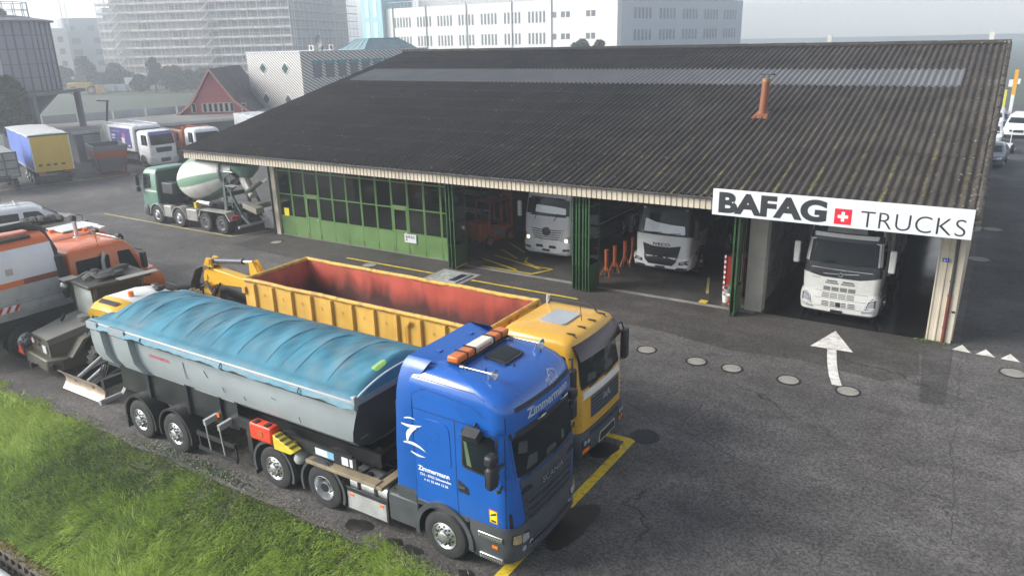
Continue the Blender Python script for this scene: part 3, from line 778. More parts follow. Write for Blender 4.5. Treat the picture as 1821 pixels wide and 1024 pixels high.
# walls
mb = MB(); mb.box(-30.55, -30.42, 25.62, 58.6, 0, 4.4); mb.build('wall', BEIGE, hall, smooth=0)
mb = MB()
p = [(25.63+0.25*i+d, -0.2+o) for i in range(132) for d, o in ((0, 0), (0.15, 0), (0.17, 0.03), (0.23, 0.03))]
mb.grid([[(x, y, 0.02) for y, x in p], [(x, y, 4.4) for y, x in p]]); mb.build('wall', BEIGE, hall, smooth=0)
mb = MB()
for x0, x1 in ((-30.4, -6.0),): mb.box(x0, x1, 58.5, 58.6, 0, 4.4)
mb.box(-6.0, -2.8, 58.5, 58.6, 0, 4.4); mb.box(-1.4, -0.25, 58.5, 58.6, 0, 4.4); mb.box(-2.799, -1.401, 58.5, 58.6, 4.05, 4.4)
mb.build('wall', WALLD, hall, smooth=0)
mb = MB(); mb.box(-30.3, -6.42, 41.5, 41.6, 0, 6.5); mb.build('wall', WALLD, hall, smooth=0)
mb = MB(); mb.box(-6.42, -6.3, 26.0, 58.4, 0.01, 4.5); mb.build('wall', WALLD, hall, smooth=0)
mb = MB(); mb.box(-6.29, -6.22, 26.0, 58.4, 0.01, 4.3)
for k in range(3): mb.box(-6.22, -6.18, 26.0, 58.0, 0.9+k*1.0, 0.93+k*1.0)
mb.build('wall', mat('whitewashed_wall', (0.30, 0.28, 0.25), 0.85, 0, 0.25, 0.7, dirt=0.75, dcol=(0.07, 0.065, 0.06), bump=0.3, bscale=6), hall, smooth=0)
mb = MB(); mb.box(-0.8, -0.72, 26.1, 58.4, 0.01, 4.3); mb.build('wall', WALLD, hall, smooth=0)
# hall trusses inside
mb = MB()
for y in (27.5, 31.5, 35.5, 39.5):
    mb.box(-30.3, -6.5, y-0.1, y+0.1, 4.35+(y-25)*0.0, 4.55)
mb.build('roof_beam', WALLD, hall, smooth=0)
# columns and portal
mb = MB(); mb.box(-6.62, -6.02, 25.55, 26.0, 0, 3.92); mb.build('column', mat('pale_column', (0.42, 0.39, 0.33), 0.6, 0, 0.1, 1.5, dirt=0.4, dcol=(0.2, 0.18, 0.15)), hall, bevel=0.01)
mb = MB()
pp = [(-0.9, 0), (-0.86, 0), (-0.84, 0.03), (-0.70, 0.03), (-0.68, 0), (-0.64, 0), (-0.62, 0.03), (-0.50, 0.03), (-0.47, 0)]
mb.grid([[(x, 25.48+o, 0.02) for x, o in pp], [(x, 25.48+o, 4.0) for x, o in pp]]); mb.box(-0.9, -0.5, 25.52, 26.0, 0.02, 4.0)
mb.build('column', BEIGE, hall, smooth=0)
mb = MB(); mb.box(-0.47, -0.38, 25.53, 25.9, 0.02, 4.0); mb.box(-0.379, -0.2, 25.47, 25.63, 0.02, 4.0); mb.build('column', BEIGE, hall, smooth=0, bevel=0.008)
mb = MB(); mb.tube([(-0.43, 25.44, 0.0), (-0.43, 25.44, 1.6)], 0.055, 12); mb.box(-0.5, -0.36, 25.43, 25.5, 0.5, 0.53); mb.box(-0.5, -0.36, 25.43, 25.5, 1.55, 1.58)
mb.build('downpipe', mat('rusty_red_pipe', (0.13, 0.035, 0.025), 0.6, 0, 0.2, 3, dirt=0.4, dcol=(0.07, 0.03, 0.02)), hall)
mb = MB(); mb.tube([(-0.43, 25.44, 1.601), (-0.43, 25.44, 3.7), (-0.3, 24.6, 4.0), (-0.12, 24.05, 4.12)], 0.048, 12); mb.box(-0.5, -0.36, 25.43, 25.5, 2.0, 2.03)
mb.build('downpipe', mat('dark_grey_pipe', (0.06, 0.058, 0.055), 0.6, 0.2, 0.2, 3), hall)
mb = MB(); mb.box(-0.31, -0.22, 25.455, 25.469, 1.02, 1.08); mb.build('small_plate', BLK, hall)
hn = MB(); hn.box(-0.77, -0.59, 25.455, 25.475, 2.6, 2.72); pl = hn.build('house_number', mat('blue_enamel', (0.02, 0.07, 0.32), 0.3), hall)
text_on('61', 0.11, (-0.735, 25.453, 2.622), (1, 0, 0), (0, 0, 1), 0.002).build('number', WHT, pl, smooth=0)

# folding doors
def leaf(parent, name, M, w=0.945, h=3.88, wicket=False, dark=False, panel=True):
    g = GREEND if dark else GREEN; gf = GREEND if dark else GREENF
    t = 0.05; fr = 0.055
    a = MB()
    a.box(0.004, w-0.004, 0, t*0.7, 0.04, 1.0, mi=0)
    for x0, x1 in ((0.004, fr), (w-fr, w-0.004)): a.box(x0, x1, -0.004, t, 1.0, h, mi=1)
    for z0, z1 in ((1.0, 1.05), (2.12, 2.18), (3.30, 3.36), (h-0.05, h)): a.box(fr, w-fr, -0.002, t-0.002, z0, z1, mi=1)
    if wicket:
        for x0, x1 in ((fr, fr+0.07), (w-fr-0.07, w-fr)): a.box(x0, x1, -0.012, t-0.006, 0.06, 2.12, mi=0)
        a.box(fr+0.07, w-fr-0.07, -0.012, t-0.006, 1.05, 1.12, mi=0); a.box(fr, w-fr, -0.012, t-0.001, 2.06, 2.26, mi=0)
        a.box(w-0.22, w-0.08, -0.05, -0.014, 1.0, 1.03, mi=2)
    a.box(0.0, 0.012, -0.014, -0.005, 0.02, 0.32, mi=3); a.box(0.0, 0.012, -0.014, -0.005, h-0.3, h+0.02, mi=3)
    a.xf(M); o = a.build(name, [g, gf, STL, BLK], parent, smooth=0)
    p = MB()
    for z0, z1 in ((1.05, 2.12), (2.18, 3.30), (3.36, h-0.05)): p.box(fr, w-fr, 0.02, 0.026, z0, z1)
    p.xf(M); p.build('pane', PANE, o, smooth=0)
    return o
W_ = (30.36-19.06)/12
for i in range(12):
    leaf(hall, 'door_leaf', Matrix.Translation((-30.36+W_*i, 25.55, 0.0)), W_, wicket=(i in (2, 8)))
def stack(xs, y0, y1, n_open=None):
    w = y1-y0
    for k, x in enumerate(xs):
        M = Matrix.Translation((x, y0+0.012*(k % 2), 0.0)) @ Matrix.Rotation(R(90), 4, 'Z')
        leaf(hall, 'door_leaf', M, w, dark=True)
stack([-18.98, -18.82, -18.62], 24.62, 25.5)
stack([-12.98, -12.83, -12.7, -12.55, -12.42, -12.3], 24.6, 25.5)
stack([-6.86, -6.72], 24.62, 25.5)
# yellow marker strip on the outer door leaf
mb = MB(); mb.box(-18.608, -18.602, 24.66, 25.46, 0.07, 0.13); mb.build('marker_strip', YEL, hall, smooth=0)
mb = MB(); mb.box(-30.72, -30.42, 25.44, 25.6, 0, 3.92); mb.build('column', BEIGE, hall, smooth=0)
mb = MB(); mb.tube([(-30.78, 25.42, 0), (-30.78, 25.42, 3.9)], 0.05, 10); mb.build('downpipe', mat('dark_pipe', (0.02, 0.02, 0.02), 0.6), hall)

# flue
mb = MB(); fz = EZ+(31.75-EY)*KR
mb.cyl((-8.1, 31.75, fz-0.05), (-8.06, 31.8, fz+1.4), 0.16, 0.145, 16, mi=0)
mb.cyl((-8.062, 31.8, fz+1.3), (-8.06, 31.8, fz+1.42), 0.155, 0.155, 16, mi=1)
mb.grid([[(-8.42, 31.2, fz-0.09), (-7.8, 31.2, fz-0.09)], [(-8.36, 31.6, fz+0.04), (-7.84, 31.6, fz+0.04)], [(-8.36, 32.0, fz+0.13), (-7.84, 32.0, fz+0.13)]], mi=0)
fl = mb.build('flue', [RUST, mat('brass_band', (0.35, 0.2, 0.06), 0.4, 0.5)], hall)
mb = MB(); mb.box(-8.3, -7.82, 31.62, 31.98, fz+1.56, fz+1.59); mb.cyl((-7.8, 31.62, fz+1.58), (-7.8, 31.98, fz+1.58), 0.04, n=8)
for dx in (-0.1, 0.1): mb.cyl((-8.06+dx, 31.8, fz+1.4), (-8.06+dx, 31.8, fz+1.57), 0.012, n=6)
mb.build('flue_cap', mat('dark_metal', (0.05, 0.05, 0.05), 0.5, 0.6), fl)
for x in (-7.74, -0.78):
    mb = MB(); mb.box(x-0.1, x+0.1, 42.16, 42.24, 8.4, 9.14); mb.build('ridge_post', mat('pale_post', (0.5, 0.5, 0.47), 0.7, dirt=0.4, dcol=(0.3, 0.28, 0.24)), hall)

# the company sign hung on the fascia
sg = thing('company_sign', 'long white sign board with big black lettering and a small red cross flag', 'sign', (-3.785, 23.84, 3.72))
SWH = mat('sign_white', (0.60, 0.62, 0.64), 0.4, 0, 0.03, 1, dirt=0.1, dcol=(0.5, 0.5, 0.48))
INK = mat('sign_black', (0.02, 0.022, 0.025), 0.5, 0, 0.05)
mb = MB(); mb.box(-3.665, 3.665, 0, 0.06, 0, 0.85); mb.build('board', SWH, sg, bevel=0.006)
def fit_text(body, x0, x1, z0, z1, y, bold, mat_, parent, name, space=1.0):
    t = text_mb(body, 1.0, bold=bold, space=space, res=6)
    a = np.array(t.v); mn, mx = a.min(0), a.max(0)
    mb = MB(); mb.add([((p[0]-mn[0])/(mx[0]-mn[0])*(x1-x0)+x0, y, (p[1]-mn[1])/(mx[1]-mn[1])*(z1-z0)+z0) for p in t.v], t.f)
    return mb.build(name, mat_, parent, smooth=0)
fit_text('BAFAG', -3.46, -0.15, 0.08, 0.77, -0.003, 0.05, INK, sg, 'lettering', 1.02)
fit_text('TRUCKS', 0.80, 3.50, 0.075, 0.555, -0.003, -0.011, INK, sg, 'lettering', 1.06)
mb = MB(); mb.box(0.07, 0.55, -0.004, -0.001, 0.09, 0.56); fo = mb.build('flag', mat('flag_red', (0.62, 0.012, 0.03), 0.45, 0, 0.03), sg)
mb = MB(); mb.box(0.265, 0.355, -0.007, -0.0045, 0.18, 0.47); mb.box(0.165, 0.264, -0.007, -0.0045, 0.28, 0.37); mb.box(0.356, 0.455, -0.007, -0.0045, 0.28, 0.37); mb.build('cross', WHT, fo, smooth=0)
# small sign and yellow notice on the green doors
s2 = thing('door_sign', 'small white sign with the company name on the green folding door', 'sign', (-21.8, 25.52, 0.6))
mb = MB(); mb.box(-0.34, 0.34, -0.02, 0, 0, 0.39); mb.build('board', SWH, s2)
fit_text('BAFAG', -0.27, 0.27, 0.2, 0.34, -0.023, 0.02, INK, s2, 'lettering')
mb = MB(); mb.box(-0.27, -0.17, -0.024, -0.021, 0.08, 0.16); mb.build('flag', _M['flag_red'], s2)
nt_ = MB(); nt_.box(-0.17, 0.17, -0.012, 0, 0, 0.4); o = nt_.build('notice', mat('notice_yellow', (0.75, 0.6, 0.02), 0.5), None); o.location = (-29.9, 25.54, 1.03)
tag(o, 'yellow paper notice on the leftmost green door leaf', 'notice')

# ------------------------------------------------------------------ blue tractor unit
BLUE = mat('blue_cab_paint', (0.005, 0.09, 0.38), 0.3, 0.0, 0.07, 1.2, coat=0.5, dirt=0.18, dcol=(0.03, 0.12, 0.36), dscale=2.5, streak=True)
BLUE2 = mat('blue_deflector_paint', (0.005, 0.082, 0.34), 0.42, 0, 0.07, 1.2, coat=0.1, dirt=0.15, dcol=(0.03, 0.1, 0.3))
GRL = mat('grille_grey', (0.05, 0.055, 0.065), 0.5, 0, 0.12, 3)
GRD = mat('grille_dark', (0.012, 0.012, 0.014), 0.6, 0, 0.2, 5)
def wheel_well(mb, x, r, y0, y1, z=0.5, a0=-0.1, a1=PI+0.1, t=0.02): return arch(mb, (x, 0, z), r, y0, y1, t, a0, a1, 18)

def wiper(parent, bvh, y0, z0, y1, z1):
    mb = MB(); a, n = _cast(bvh, 'F', y0, z0); b, n2 = _cast(bvh, 'F', y1, z1)
    mb.tube([a+n*0.02, a.lerp(b, 0.5)+n*0.05, b+n2*0.03], 0.012, 6); return mb.build('wiper', BLK, parent)

def blue_tractor():
    T = thing('tractor_unit', 'blue tractor unit with amber light bar and roof horns, coupled to the grey trailer', 'truck', (-6.2, 10.55, 0))
    # --- cab shell
    lv = [(1.02, -2.1, .14, 1.215, .32, .05, .05), (1.3, -2.1, .17, 1.235, .34, .05, .07), (1.9, -2.1, .18, 1.24, .34, .05, .08), (2.0, -2.1, .16, 1.24, .34, .05, .09),
          (2.5, -2.1, .10, 1.235, .34, .05, .1), (2.92, -2.1, .05, 1.23, .34, .05, .10), (2.96, -2.1, .13, 1.23, .36, .05, .11), (3.08, -2.1, .14, 1.225, .38, .06, .12),
          (3.28, -2.1, .12, 1.222, .38, .06, .12), (3.40, -2.1, .09, 1.218, .38, .06, .13), (3.50, -2.1, .02, 1.205, .38, .08, .13), (3.58, -2.1, -.09, 1.18, .38, .1, .12), (3.66, -2.1, -.27, 1.13, .38, .14, .11), (3.73, -2.1, -.54, 1.06, .38, .16, .1), (3.79, -2.08, -.92, .94, .36, .18, .06), (3.83, -2.05, -1.32, .8, .3, .2, .03)]
    body = hull(lv, 7, 10); bv = body.bvh()
    cab = body.build('cab', BLUE, T, smooth=40)
    # rear side fairings and roof deflector
    for s in (-1, 1):
        mb = MB(); rows = []
        for z, x0, y in ((1.28, -2.47, 1.243), (2.2, -2.42, 1.248), (3.0, -2.36, 1.244), (3.3, -2.34, 1.226), (3.55, -2.31, 1.175), (3.72, -2.28, 1.11), (3.83, -2.25, 1.05), (3.9, -2.22, 0.96)):
            rows.append([(x0, s*y, z), (x0+0.02, s*(y+0.004), z), (-2.05, s*(y+0.003), z), (-2.0 if z < 3.5 else -1.9+(z-3.55)*0.6, s*(y-0.004), z)])
        mb.grid(rows); mb.grid([[(p[0], p[1]-s*0.03, p[2]-0.02) for p in r] for r in rows])
        mb.grid([[r[0], (r[0][0], r[0][1]-s*0.03, r[0][2]-0.02)] for r in rows])
        mb.build('side_fairing', BLUE2, T, smooth=50)
    mb = MB(); rows = []
    for k in range(7):
        t = k/6; r = []
        for j in range(17):
            u = -1+2*j/16; hw = 0.86+0.12*t
            x = -1.50-0.72*t+0.03*(1-u*u)*t
            z = 3.835+0.075*t-0.05*abs(u)**5*(1-0.6*t)
            r.append((x, u*hw, z))
        rows.append(r)
    mb.slab(rows, 0.03); d = mb.build('roof_deflector', BLUE2, T, smooth=50)
    mb = MB()
    for y in (-0.5, 0.5): mb.box(-1.95, -1.83, y-0.05, y+0.05, 3.872, 3.892)
    mb.build('deflector_hatch', BLUE2, d)
    # grooves between the cab panels
    ln = mat('panel_gap', (0.004, 0.012, 0.05), 0.6)
    def gap(pts, view, w=0.012):
        mb = MB()
        for a, b in zip(pts[:-1], pts[1:]):
            a, b = Vector(a), Vector(b); n = Vector((-(b-a).y, (b-a).x)).normalized()*w/2; k = max(1, int((b-a).length/0.15)); rows = []
            for i in range(k+1):
                q = a.lerp(b, i/k); rows.append([])
                for sg in (1, -1):
                    h, nn = _cast(bv, view, q.x+n.x*sg, q.y+n.y*sg); rows[-1].append(h+nn*0.003)
            mb.grid(rows)
        return mb
    for s, v in ((-1, 'R'), (1, 'L')):
        gap([(-1.05, 1.05), (-1.05, 3.0)], v).build('door_seam', ln, T); gap([(-0.05, 1.05), (-0.03, 1.9), (-0.08, 2.85)], v).build('door_seam', ln, T)
        gap([(-1.95, 3.62), (-0.62, 3.59), (-0.22, 3.45), (-0.06, 3.25), (-0.04, 2.97)], v, 0.014).build('roof_seam', ln, T); gap([(-2.0, 3.02), (-1.05, 3.0), (-0.3, 2.99)], v).build('door_seam', ln, T)
        gap([(-2.0, 3.28), (-1.75, 3.44), (-1.2, 3.42), (-0.62, 3.34), (-0.4, 3.2)], v, 0.01).build('roof_seam', ln, T)
        # side window, sleeper panel, handle
        pol = rpoly([(-0.92, 2.12), (-0.14, 2.05), (-0.18, 2.90), (-0.90, 2.92)], 0.09)
        fr = decal(bv, [(p[0]*1.0, p[1]) for p in pol], v, 0.004).build('window_seal', BLK, T)
        decal(bv, rpoly([(-0.89, 2.16), (-0.18, 2.1), (-0.22, 2.86), (-0.87, 2.88)], 0.08), v, 0.009).build('side_window', GLS, fr)
        decal(bv, rpoly([(-1.92, 2.0), (-1.15, 1.98), (-1.18, 2.86), (-1.78, 2.88)], 0.16), v, 0.010).build('sleeper_panel', BLUE, T)
        h = decal(bv, rpoly([(-1.02, 1.6), (-0.78, 1.58), (-0.80, 1.72), (-1.02, 1.84)], 0.03), v, 0.006).build('door_handle', BLK, T)
        mb = MB(); mb.box(-1.0, -0.86, s*1.262, s*1.247, 1.68, 1.72); mb.build('grip', GRY, h)
        decal(bv, rpoly([(0.0, 1.08), (0.05, 1.1), (0.04, 1.42), (0.0, 1.42)], 0.02), v, 0.006).build('air_slot', GRD, T)
    # windscreen
    ws = decal(bv, rpoly([(-1.04, 2.0), (1.04, 2.0), (1.06, 2.9), (-1.06, 2.9)], 0.06), 'F', 0.003, 4).build('windscreen_seal', BLK, T)
    decal(bv, rpoly([(-0.99, 2.06), (0.99, 2.06), (1.01, 2.8), (-1.01, 2.8)], 0.06), 'F', 0.008, 4).build('windscreen', GLS, ws)
    decal(bv, rpoly([(-1.02, 2.78), (1.02, 2.78), (1.04, 2.91), (-1.04, 2.91)], 0.02), 'F', 0.012, 3).build('sun_strip', BLK, T)
    pp = mat('dash_things', (0.045, 0.052, 0.05), 0.5, 0, 0.3, 6)
    for q in ([(-0.75, 2.12), (-0.4, 2.12), (-0.36, 2.3), (-0.62, 2.34)], [(-0.1, 2.1), (0.3, 2.1), (0.26, 2.2), (-0.06, 2.22)], [(0.5, 2.12), (0.62, 2.12), (0.64, 2.28), (0.54, 2.3)], [(-0.9, 2.5), (-0.66, 2.42), (-0.6, 2.62), (-0.84, 2.7)]): decal(bv, rpoly(q, 0.03), 'F', 0.0105, 2, depth=0.001).build('dash_item', pp, ws)
    decal(bv, [(-0.80, 2.2), (-0.70, 2.18), (-0.80, 2.66), (-0.86, 2.66)], 'R', 0.0115, 2, depth=0.001).build('belt', mat('belt_green', (0.09, 0.14, 0.07), 0.6), ws)
    wiper(T, bv, -0.7, 2.02, 0.0, 2.1); wiper(T, bv, 0.15, 2.02, 0.85, 2.1)
    decal(bv, [(-0.95, 3.30), (0.95, 3.30), (0.93, 3.375), (-0.93, 3.375)], 'F', 0.018, 4).build('roof_strip', BLK, T)
    for y in (-0.2, 0.68):
        m = decal(bv, rpoly([(y-0.1, 2.90), (y+0.1, 2.90), (y+0.1, 3.01), (y-0.1, 3.01)], 0.02), 'F', 0.04).build('spot_lamp', BLK, T)
        decal(bv, rpoly([(y-0.075, 2.92), (y+0.075, 2.92), (y+0.075, 2.99), (y-0.075, 2.99)], 0.015), 'F', 0.048).build('lens', WHT, m)
    SIL = mat('silver_lettering', (0.42, 0.46, 0.55), 0.45, 0.1, 0.05)
    tb = text_mb('Zimmermann', 1.0, bold=0.028, res=3); a = np.array(tb.v); mn, mx = a.min(0), a.max(0)
    def wrap(t, u0, u1, w0, w1, view, off, name, m, parent=T):
        a = np.array(t.v); mn, mx = a.min(0), a.max(0); mb = MB(); vs = []
        for p in t.v:
            u = u0+(p[0]-mn[0])/(mx[0]-mn[0])*(u1-u0); w = w0+(p[1]-mn[1])/(mx[1]-mn[1])*(w1-w0)
            h, nn = _cast(bv, view, u, w); vs.append(h+nn*off)
        mb.add(vs, t.f); return mb.build(name, m, parent, smooth=0)
    wrap(tb, -0.66, 0.80, 3.075, 3.255, 'F', 0.008, 'lettering', SIL)
    # sail emblem and lettering on the right side
    def poly_side(pts, off=0.005, m=WHT, name='emblem', v='R'): return decal(bv, pts, v, off, 2, 0.06).build(name, m, T)
    def leafp(x0, z0, x1, z1, th, bend):
        a, b = Vector((x0, z0)), Vector((x1, z1)); d = b-a; n = Vector((-d.y, d.x)).normalized(); up = []; dn = []
        for i in range(7):
            t = i/6; c = a+d*t+n*bend*4*t*(1-t); w = th*(0.15+math.sin(PI*min(1, t*0.9+0.1)))
            up.append(tuple(c+n*w/2)); dn.append(tuple(c-n*w/2))
        return up+dn[::-1]
    # panel behind the seam reaches onto the fairing, so the emblem sits on a side plane of its own height
    def side_flat(pts, name='emblem', m=WHT):
        mb = MB(); mb.add([(p[0], -1.249, p[1]) for p in pts], [tuple(range(len(pts)))]); return mb.build(name, m, T, smooth=0)
    em = MB()
    for q in (leafp(-2.36, 2.86, -2.02, 2.9, .035, .03), leafp(-2.45, 2.70, -1.85, 2.78, .07, -.05), leafp(-2.02, 2.68, -2.30, 2.2, .11, -.10), leafp(-2.42, 2.2, -1.78, 2.1, .07, .07), leafp(-2.22, 2.0, -1.8, 1.95, .05, -.03)):
        em.add([(-2.0+(p[0]+2.12)*0.8, -1.252, 2.46+(p[1]-2.46)*0.76) for p in q], [tuple(range(len(q)))])
    em.build('emblem', WHT, T, smooth=0)
    for tx, sz, z in (('Zimmermann', 0.135, 1.77), ('CH - 8762 Schwanden', 0.07, 1.67), ('+ 41 55 644 12 56', 0.07, 1.57)):
        t = text_mb(tx, sz, bold=0.004 if sz > 0.1 else 0.0018); a = np.array(t.v); w = a[:, 0].max()
        x0 = -1.93 if sz > 0.1 else -1.93+(0.03 if 'CH' in tx else 0.12)
        k = 0.72/w if sz > 0.1 else (0.72/w if 'CH' in tx else 0.56/w)
        mb = MB(); mb.add([(x0+p[0]*k, -1.246, z+p[1]) for p in t.v], t.f); mb.build('lettering', WHT, T, smooth=0)
    # warning sticker
    st = decal(bv, [(-0.37, 1.17), (-0.19, 1.16), (-0.19, 1.44), (-0.37, 1.45)], 'R', 0.004).build('warning_sticker', mat('sticker_red', (0.6, 0.03, 0.05), 0.5), T)
    decal(bv, [(-0.355, 1.185), (-0.205, 1.175), (-0.205, 1.425), (-0.355, 1.435)], 'R', 0.006).build('sticker_face', mat('sticker_yellow', (0.75, 0.62, 0.03), 0.5), st)
    mb = decal(bv, [(-0.34, 1.31), (-0.22, 1.36), (-0.22, 1.405), (-0.33, 1.35)], 'R', 0.008); decal(bv, [(-0.33, 1.20), (-0.23, 1.195), (-0.23, 1.235), (-0.33, 1.24)], 'R', 0.008, out=mb); mb.build('sticker_print', INK, st)
    # --- grille
    g = decal(bv, rpoly([(-0.78, 0.98), (0.78, 0.98), (0.98, 1.98), (-0.98, 1.98)], 0.06), 'F', 0.02, 4).build('grille', GRL, T)
    for z0, z1, w in ((1.02, 1.08, .72), (1.17, 1.23, .74), (1.32, 1.38, .76), (1.47, 1.53, .78)):
        decal(bv, rpoly([(-w, z0), (w, z0), (w+0.03, z1), (-w-0.03, z1)], 0.02), 'F', 0.026, 2).build('grille_slot', GRD, g)
        decal(bv, rpoly([(-w-.04, z1+0.004), (w+.04, z1+0.004), (w+0.06, z1+0.07), (-w-0.06, z1+0.07)], 0.02), 'F', 0.046, 2).build('grille_slat', GRL, g)
    for s in (-1, 1): decal(bv, rpoly([(s*0.62, 1.74), (s*0.95, 1.74), (s*0.93, 1.84), (s*0.7, 1.84)], 0.03), 'F', 0.028, 2).build('air_vent', GRD, g)
    wrap(text_mb('SCANIA', 1.0, bold=0.012), -0.34, 0.42, 1.66, 1.79, 'F', 0.05, 'lettering', ALU)
    # --- bumper
    lo = [(0.30, -0.80, 0.06, 1.17, .28, .05, .06), (0.40, -0.82, 0.18, 1.23, .34, .05, .08), (0.7, -0.82, 0.21, 1.245, .36, .05, .09), (0.98, -0.82, 0.20, 1.245, .36, .05, .09), (1.10, -0.82, 0.18, 1.24, .35, .05, .08)]
    bb = hull(lo, 6, 8); bvb = bb.bvh(); bo = bb.build('bumper', GRY, T, smooth=40)
    decal(bvb, rpoly([(-0.85, 0.46), (0.85, 0.46), (0.83, 0.72), (-0.83, 0.72)], 0.05), 'F', 0.01, 3).build('lower_grille', GRL, bo)
    decal(bvb, rpoly([(-0.75, 0.60), (0.75, 0.60), (0.74, 0.66), (-0.74, 0.66)], 0.02), 'F', 0.016, 2).build('grille_slot', GRD, bo)
    vs = MB(); t = text_mb('R 500', 1.0, bold=0.01); a = np.array(t.v); mn, mx = a.min(0), a.max(0); vv = []
    for p in t.v:
        h, nn = _cast(bvb, 'F', -0.74+(p[0]-mn[0])/(mx[0]-mn[0])*0.34, 0.53+(p[1]-mn[1])/(mx[1]-mn[1])*0.055); vv.append(h+nn*0.014)
    vs.add(vv, t.f); vs.build('lettering', ALU, bo, smooth=0)
    for s in (-1, 1):
        hl = decal(bvb, rpoly([(s*1.16, 0.76), (s*0.78, 0.74), (s*0.76, 0.93), (s*1.14, 0.98)], 0.04), 'F', 0.014, 3).build('headlight', BLK, T)
        decal(bvb, rpoly([(s*1.14, 0.785), (s*1.0, 0.775), (s*0.99, 0.935), (s*1.12, 0.96)], 0.03), 'F', 0.02, 2).build('indicator', mat('amber_clear', (0.5, 0.38, 0.2), 0.15, 0.3, 0.3, 14), hl)
        decal(bvb, rpoly([(s*0.98, 0.77), (s*0.8, 0.76), (s*0.79, 0.90), (s*0.97, 0.93)], 0.03), 'F', 0.02, 2).build('lens', LMP, hl)
        for y in (0.92, 0.72):
            mb = MB(); q, n = _cast(bvb, 'F', s*y, 0.62 if y > 0.8 else 0.66); mb.cyl(q-n*0.01, q+n*0.012, 0.055, n=14); mb.build('fog_lamp', LMP, T)
        # entry steps
        for z, x0, x1 in ((0.86, -0.62, -0.10), (0.42, -0.60, -0.10)):
            v = 'R' if s < 0 else 'L'
            mb = MB(); yy = 1.25
            rows = [[(x0, s*yy, z+0.06), (x1, s*yy, z+0.06)], [(x0, s*(yy-0.02), z+0.0), (x1-0.02, s*(yy-0.02), z-0.01)]]
            mb.box(x0, x1, s*(yy-0.06), s*(yy+0.012), z-0.05, z+0.06)
            stp = mb.build('step', ALU, T, bevel=0.012)
            mb = MB()
            for i in range(9):
                for j in range(2): mb.obox((x0+0.045+i*(x1-x0-0.05)/9+0.02*j, s*(yy+0.012), z+0.03-0.05*j), (0.034, 0.006, 0.022), (0, 0.7, 0))
            mb.build('tread', GRD, stp)
        mb = MB(); mb.box(-0.32, -0.2, s*1.247, s*1.256, 0.66, 0.72); mb.build('side_marker', AMB, T)
        # lower cab band and mudguard
        mb = MB(); mb.box(-2.5, -2.03, s*1.18, s*1.232, 1.0, 1.279); mb.box(-2.029, -0.83, s*1.14, s*1.225, 0.98, 1.10)
        mb.build('sill', GRY, T, bevel=0.01)
        mb = MB(); arch(mb, (-1.40, 0, 0.52), 0.58, s*1.265, s*0.82, 0.05, -0.15, PI+0.25, 20)
        arch(mb, (-1.40, 0, 0.52), 0.58, s*1.275, s*1.2, 0.10, -0.15, PI+0.25, 20)
        mb.build('mudguard', GRY, T)
        # battery box and tank
        mb = MB(); mb.box(-2.78, -2.02, s*0.62, s*1.22, 0.36, 0.98); mb.build('side_box', GRY, T, bevel=0.04)
        mb = MB(); mb.box(-2.8, -2.25, s*0.66, s*1.2, 0.985, 1.0); st2 = mb.build('tread_plate', ALU, T)
        mb = MB()
        for i in range(6):
            for j in range(2): mb.cyl((-2.72+i*0.085, s*(1.08-j*0.12), 1.001), (-2.72+i*0.085, s*(1.08-j*0.12), 1.003), 0.022, n=8)
        mb.build('tread_hole', GRD, st2)
        mb = MB(); rows = []
        for i in range(13):
            a = 2*PI*i/12; ca, sa = math.cos(a), math.sin(a); k = (abs(ca)**4+abs(sa)**4)**-0.25
            rows.append([(x, s*(0.90+0.27*ca*k), 0.70+0.33*sa*k) for x in (-3.85, -2.86)])
        mb.grid(rows)
        for x in (-3.85, -2.86): mb.add([(x, q[0][1], q[0][2]) for q in rows[:-1]], [tuple(range(12))])
        tk = mb.build('fuel_tank', ALU, T, smooth=50)
        for x in (-3.6, -3.15):
            mb = MB(); mb.box(x-0.03, x+0.03, s*0.62, s*1.18, 1.032, 1.045); mb.box(x-0.03, x+0.03, s*1.175, s*1.19, 0.4, 1.04); mb.build('strap', CHS, tk)
        mb = MB(); mb.cyl((-3.42, s*1.0, 1.02), (-3.42, s*1.0, 1.075), 0.06, n=12); mb.build('filler_cap', CHS, tk)
        mb = MB(); mb.box(-3.93, -2.79, s*1.2, s*1.235, 0.20, 0.76); sk = mb.build('side_skirt', CHS, T, bevel=0.01)
        mb = MB(); mb.box(-3.88, -2.84, s*1.236, s*1.243, 0.27, 0.66); mb.build('chequer_plate', mat('chequer_plate', (0.55, 0.55, 0.54), 0.4, 0.5, 0.08, 6, bump=0.6, bscale=55), sk)
        mb = MB(); mb.box(-3.8, -3.7, s*1.244, s*1.252, 0.58, 0.63); mb.build('side_marker', AMB, sk)
        mb = MB(); mb.box(-3.0, -2.9, s*1.244, s*1.252, 0.58, 0.63); mb.build('side_marker', AMB, sk)
    # --- chassis
    mb = frame_rails(MB(), -6.9, -0.9, 0.68, 0.98); mb.box(-2.0, -0.4, -0.8, 0.8, 0.55, 1.0); mb.build('chassis', CHS, T)
    mb = MB(); mb.cyl((-5.05, 0, 1.06), (-5.05, 0, 1.16), 0.5, 0.46, 20); mb.box(-5.5, -4.4, -0.5, 0.5, 0.985, 1.055); mb.build('fifth_wheel', CHS, T)
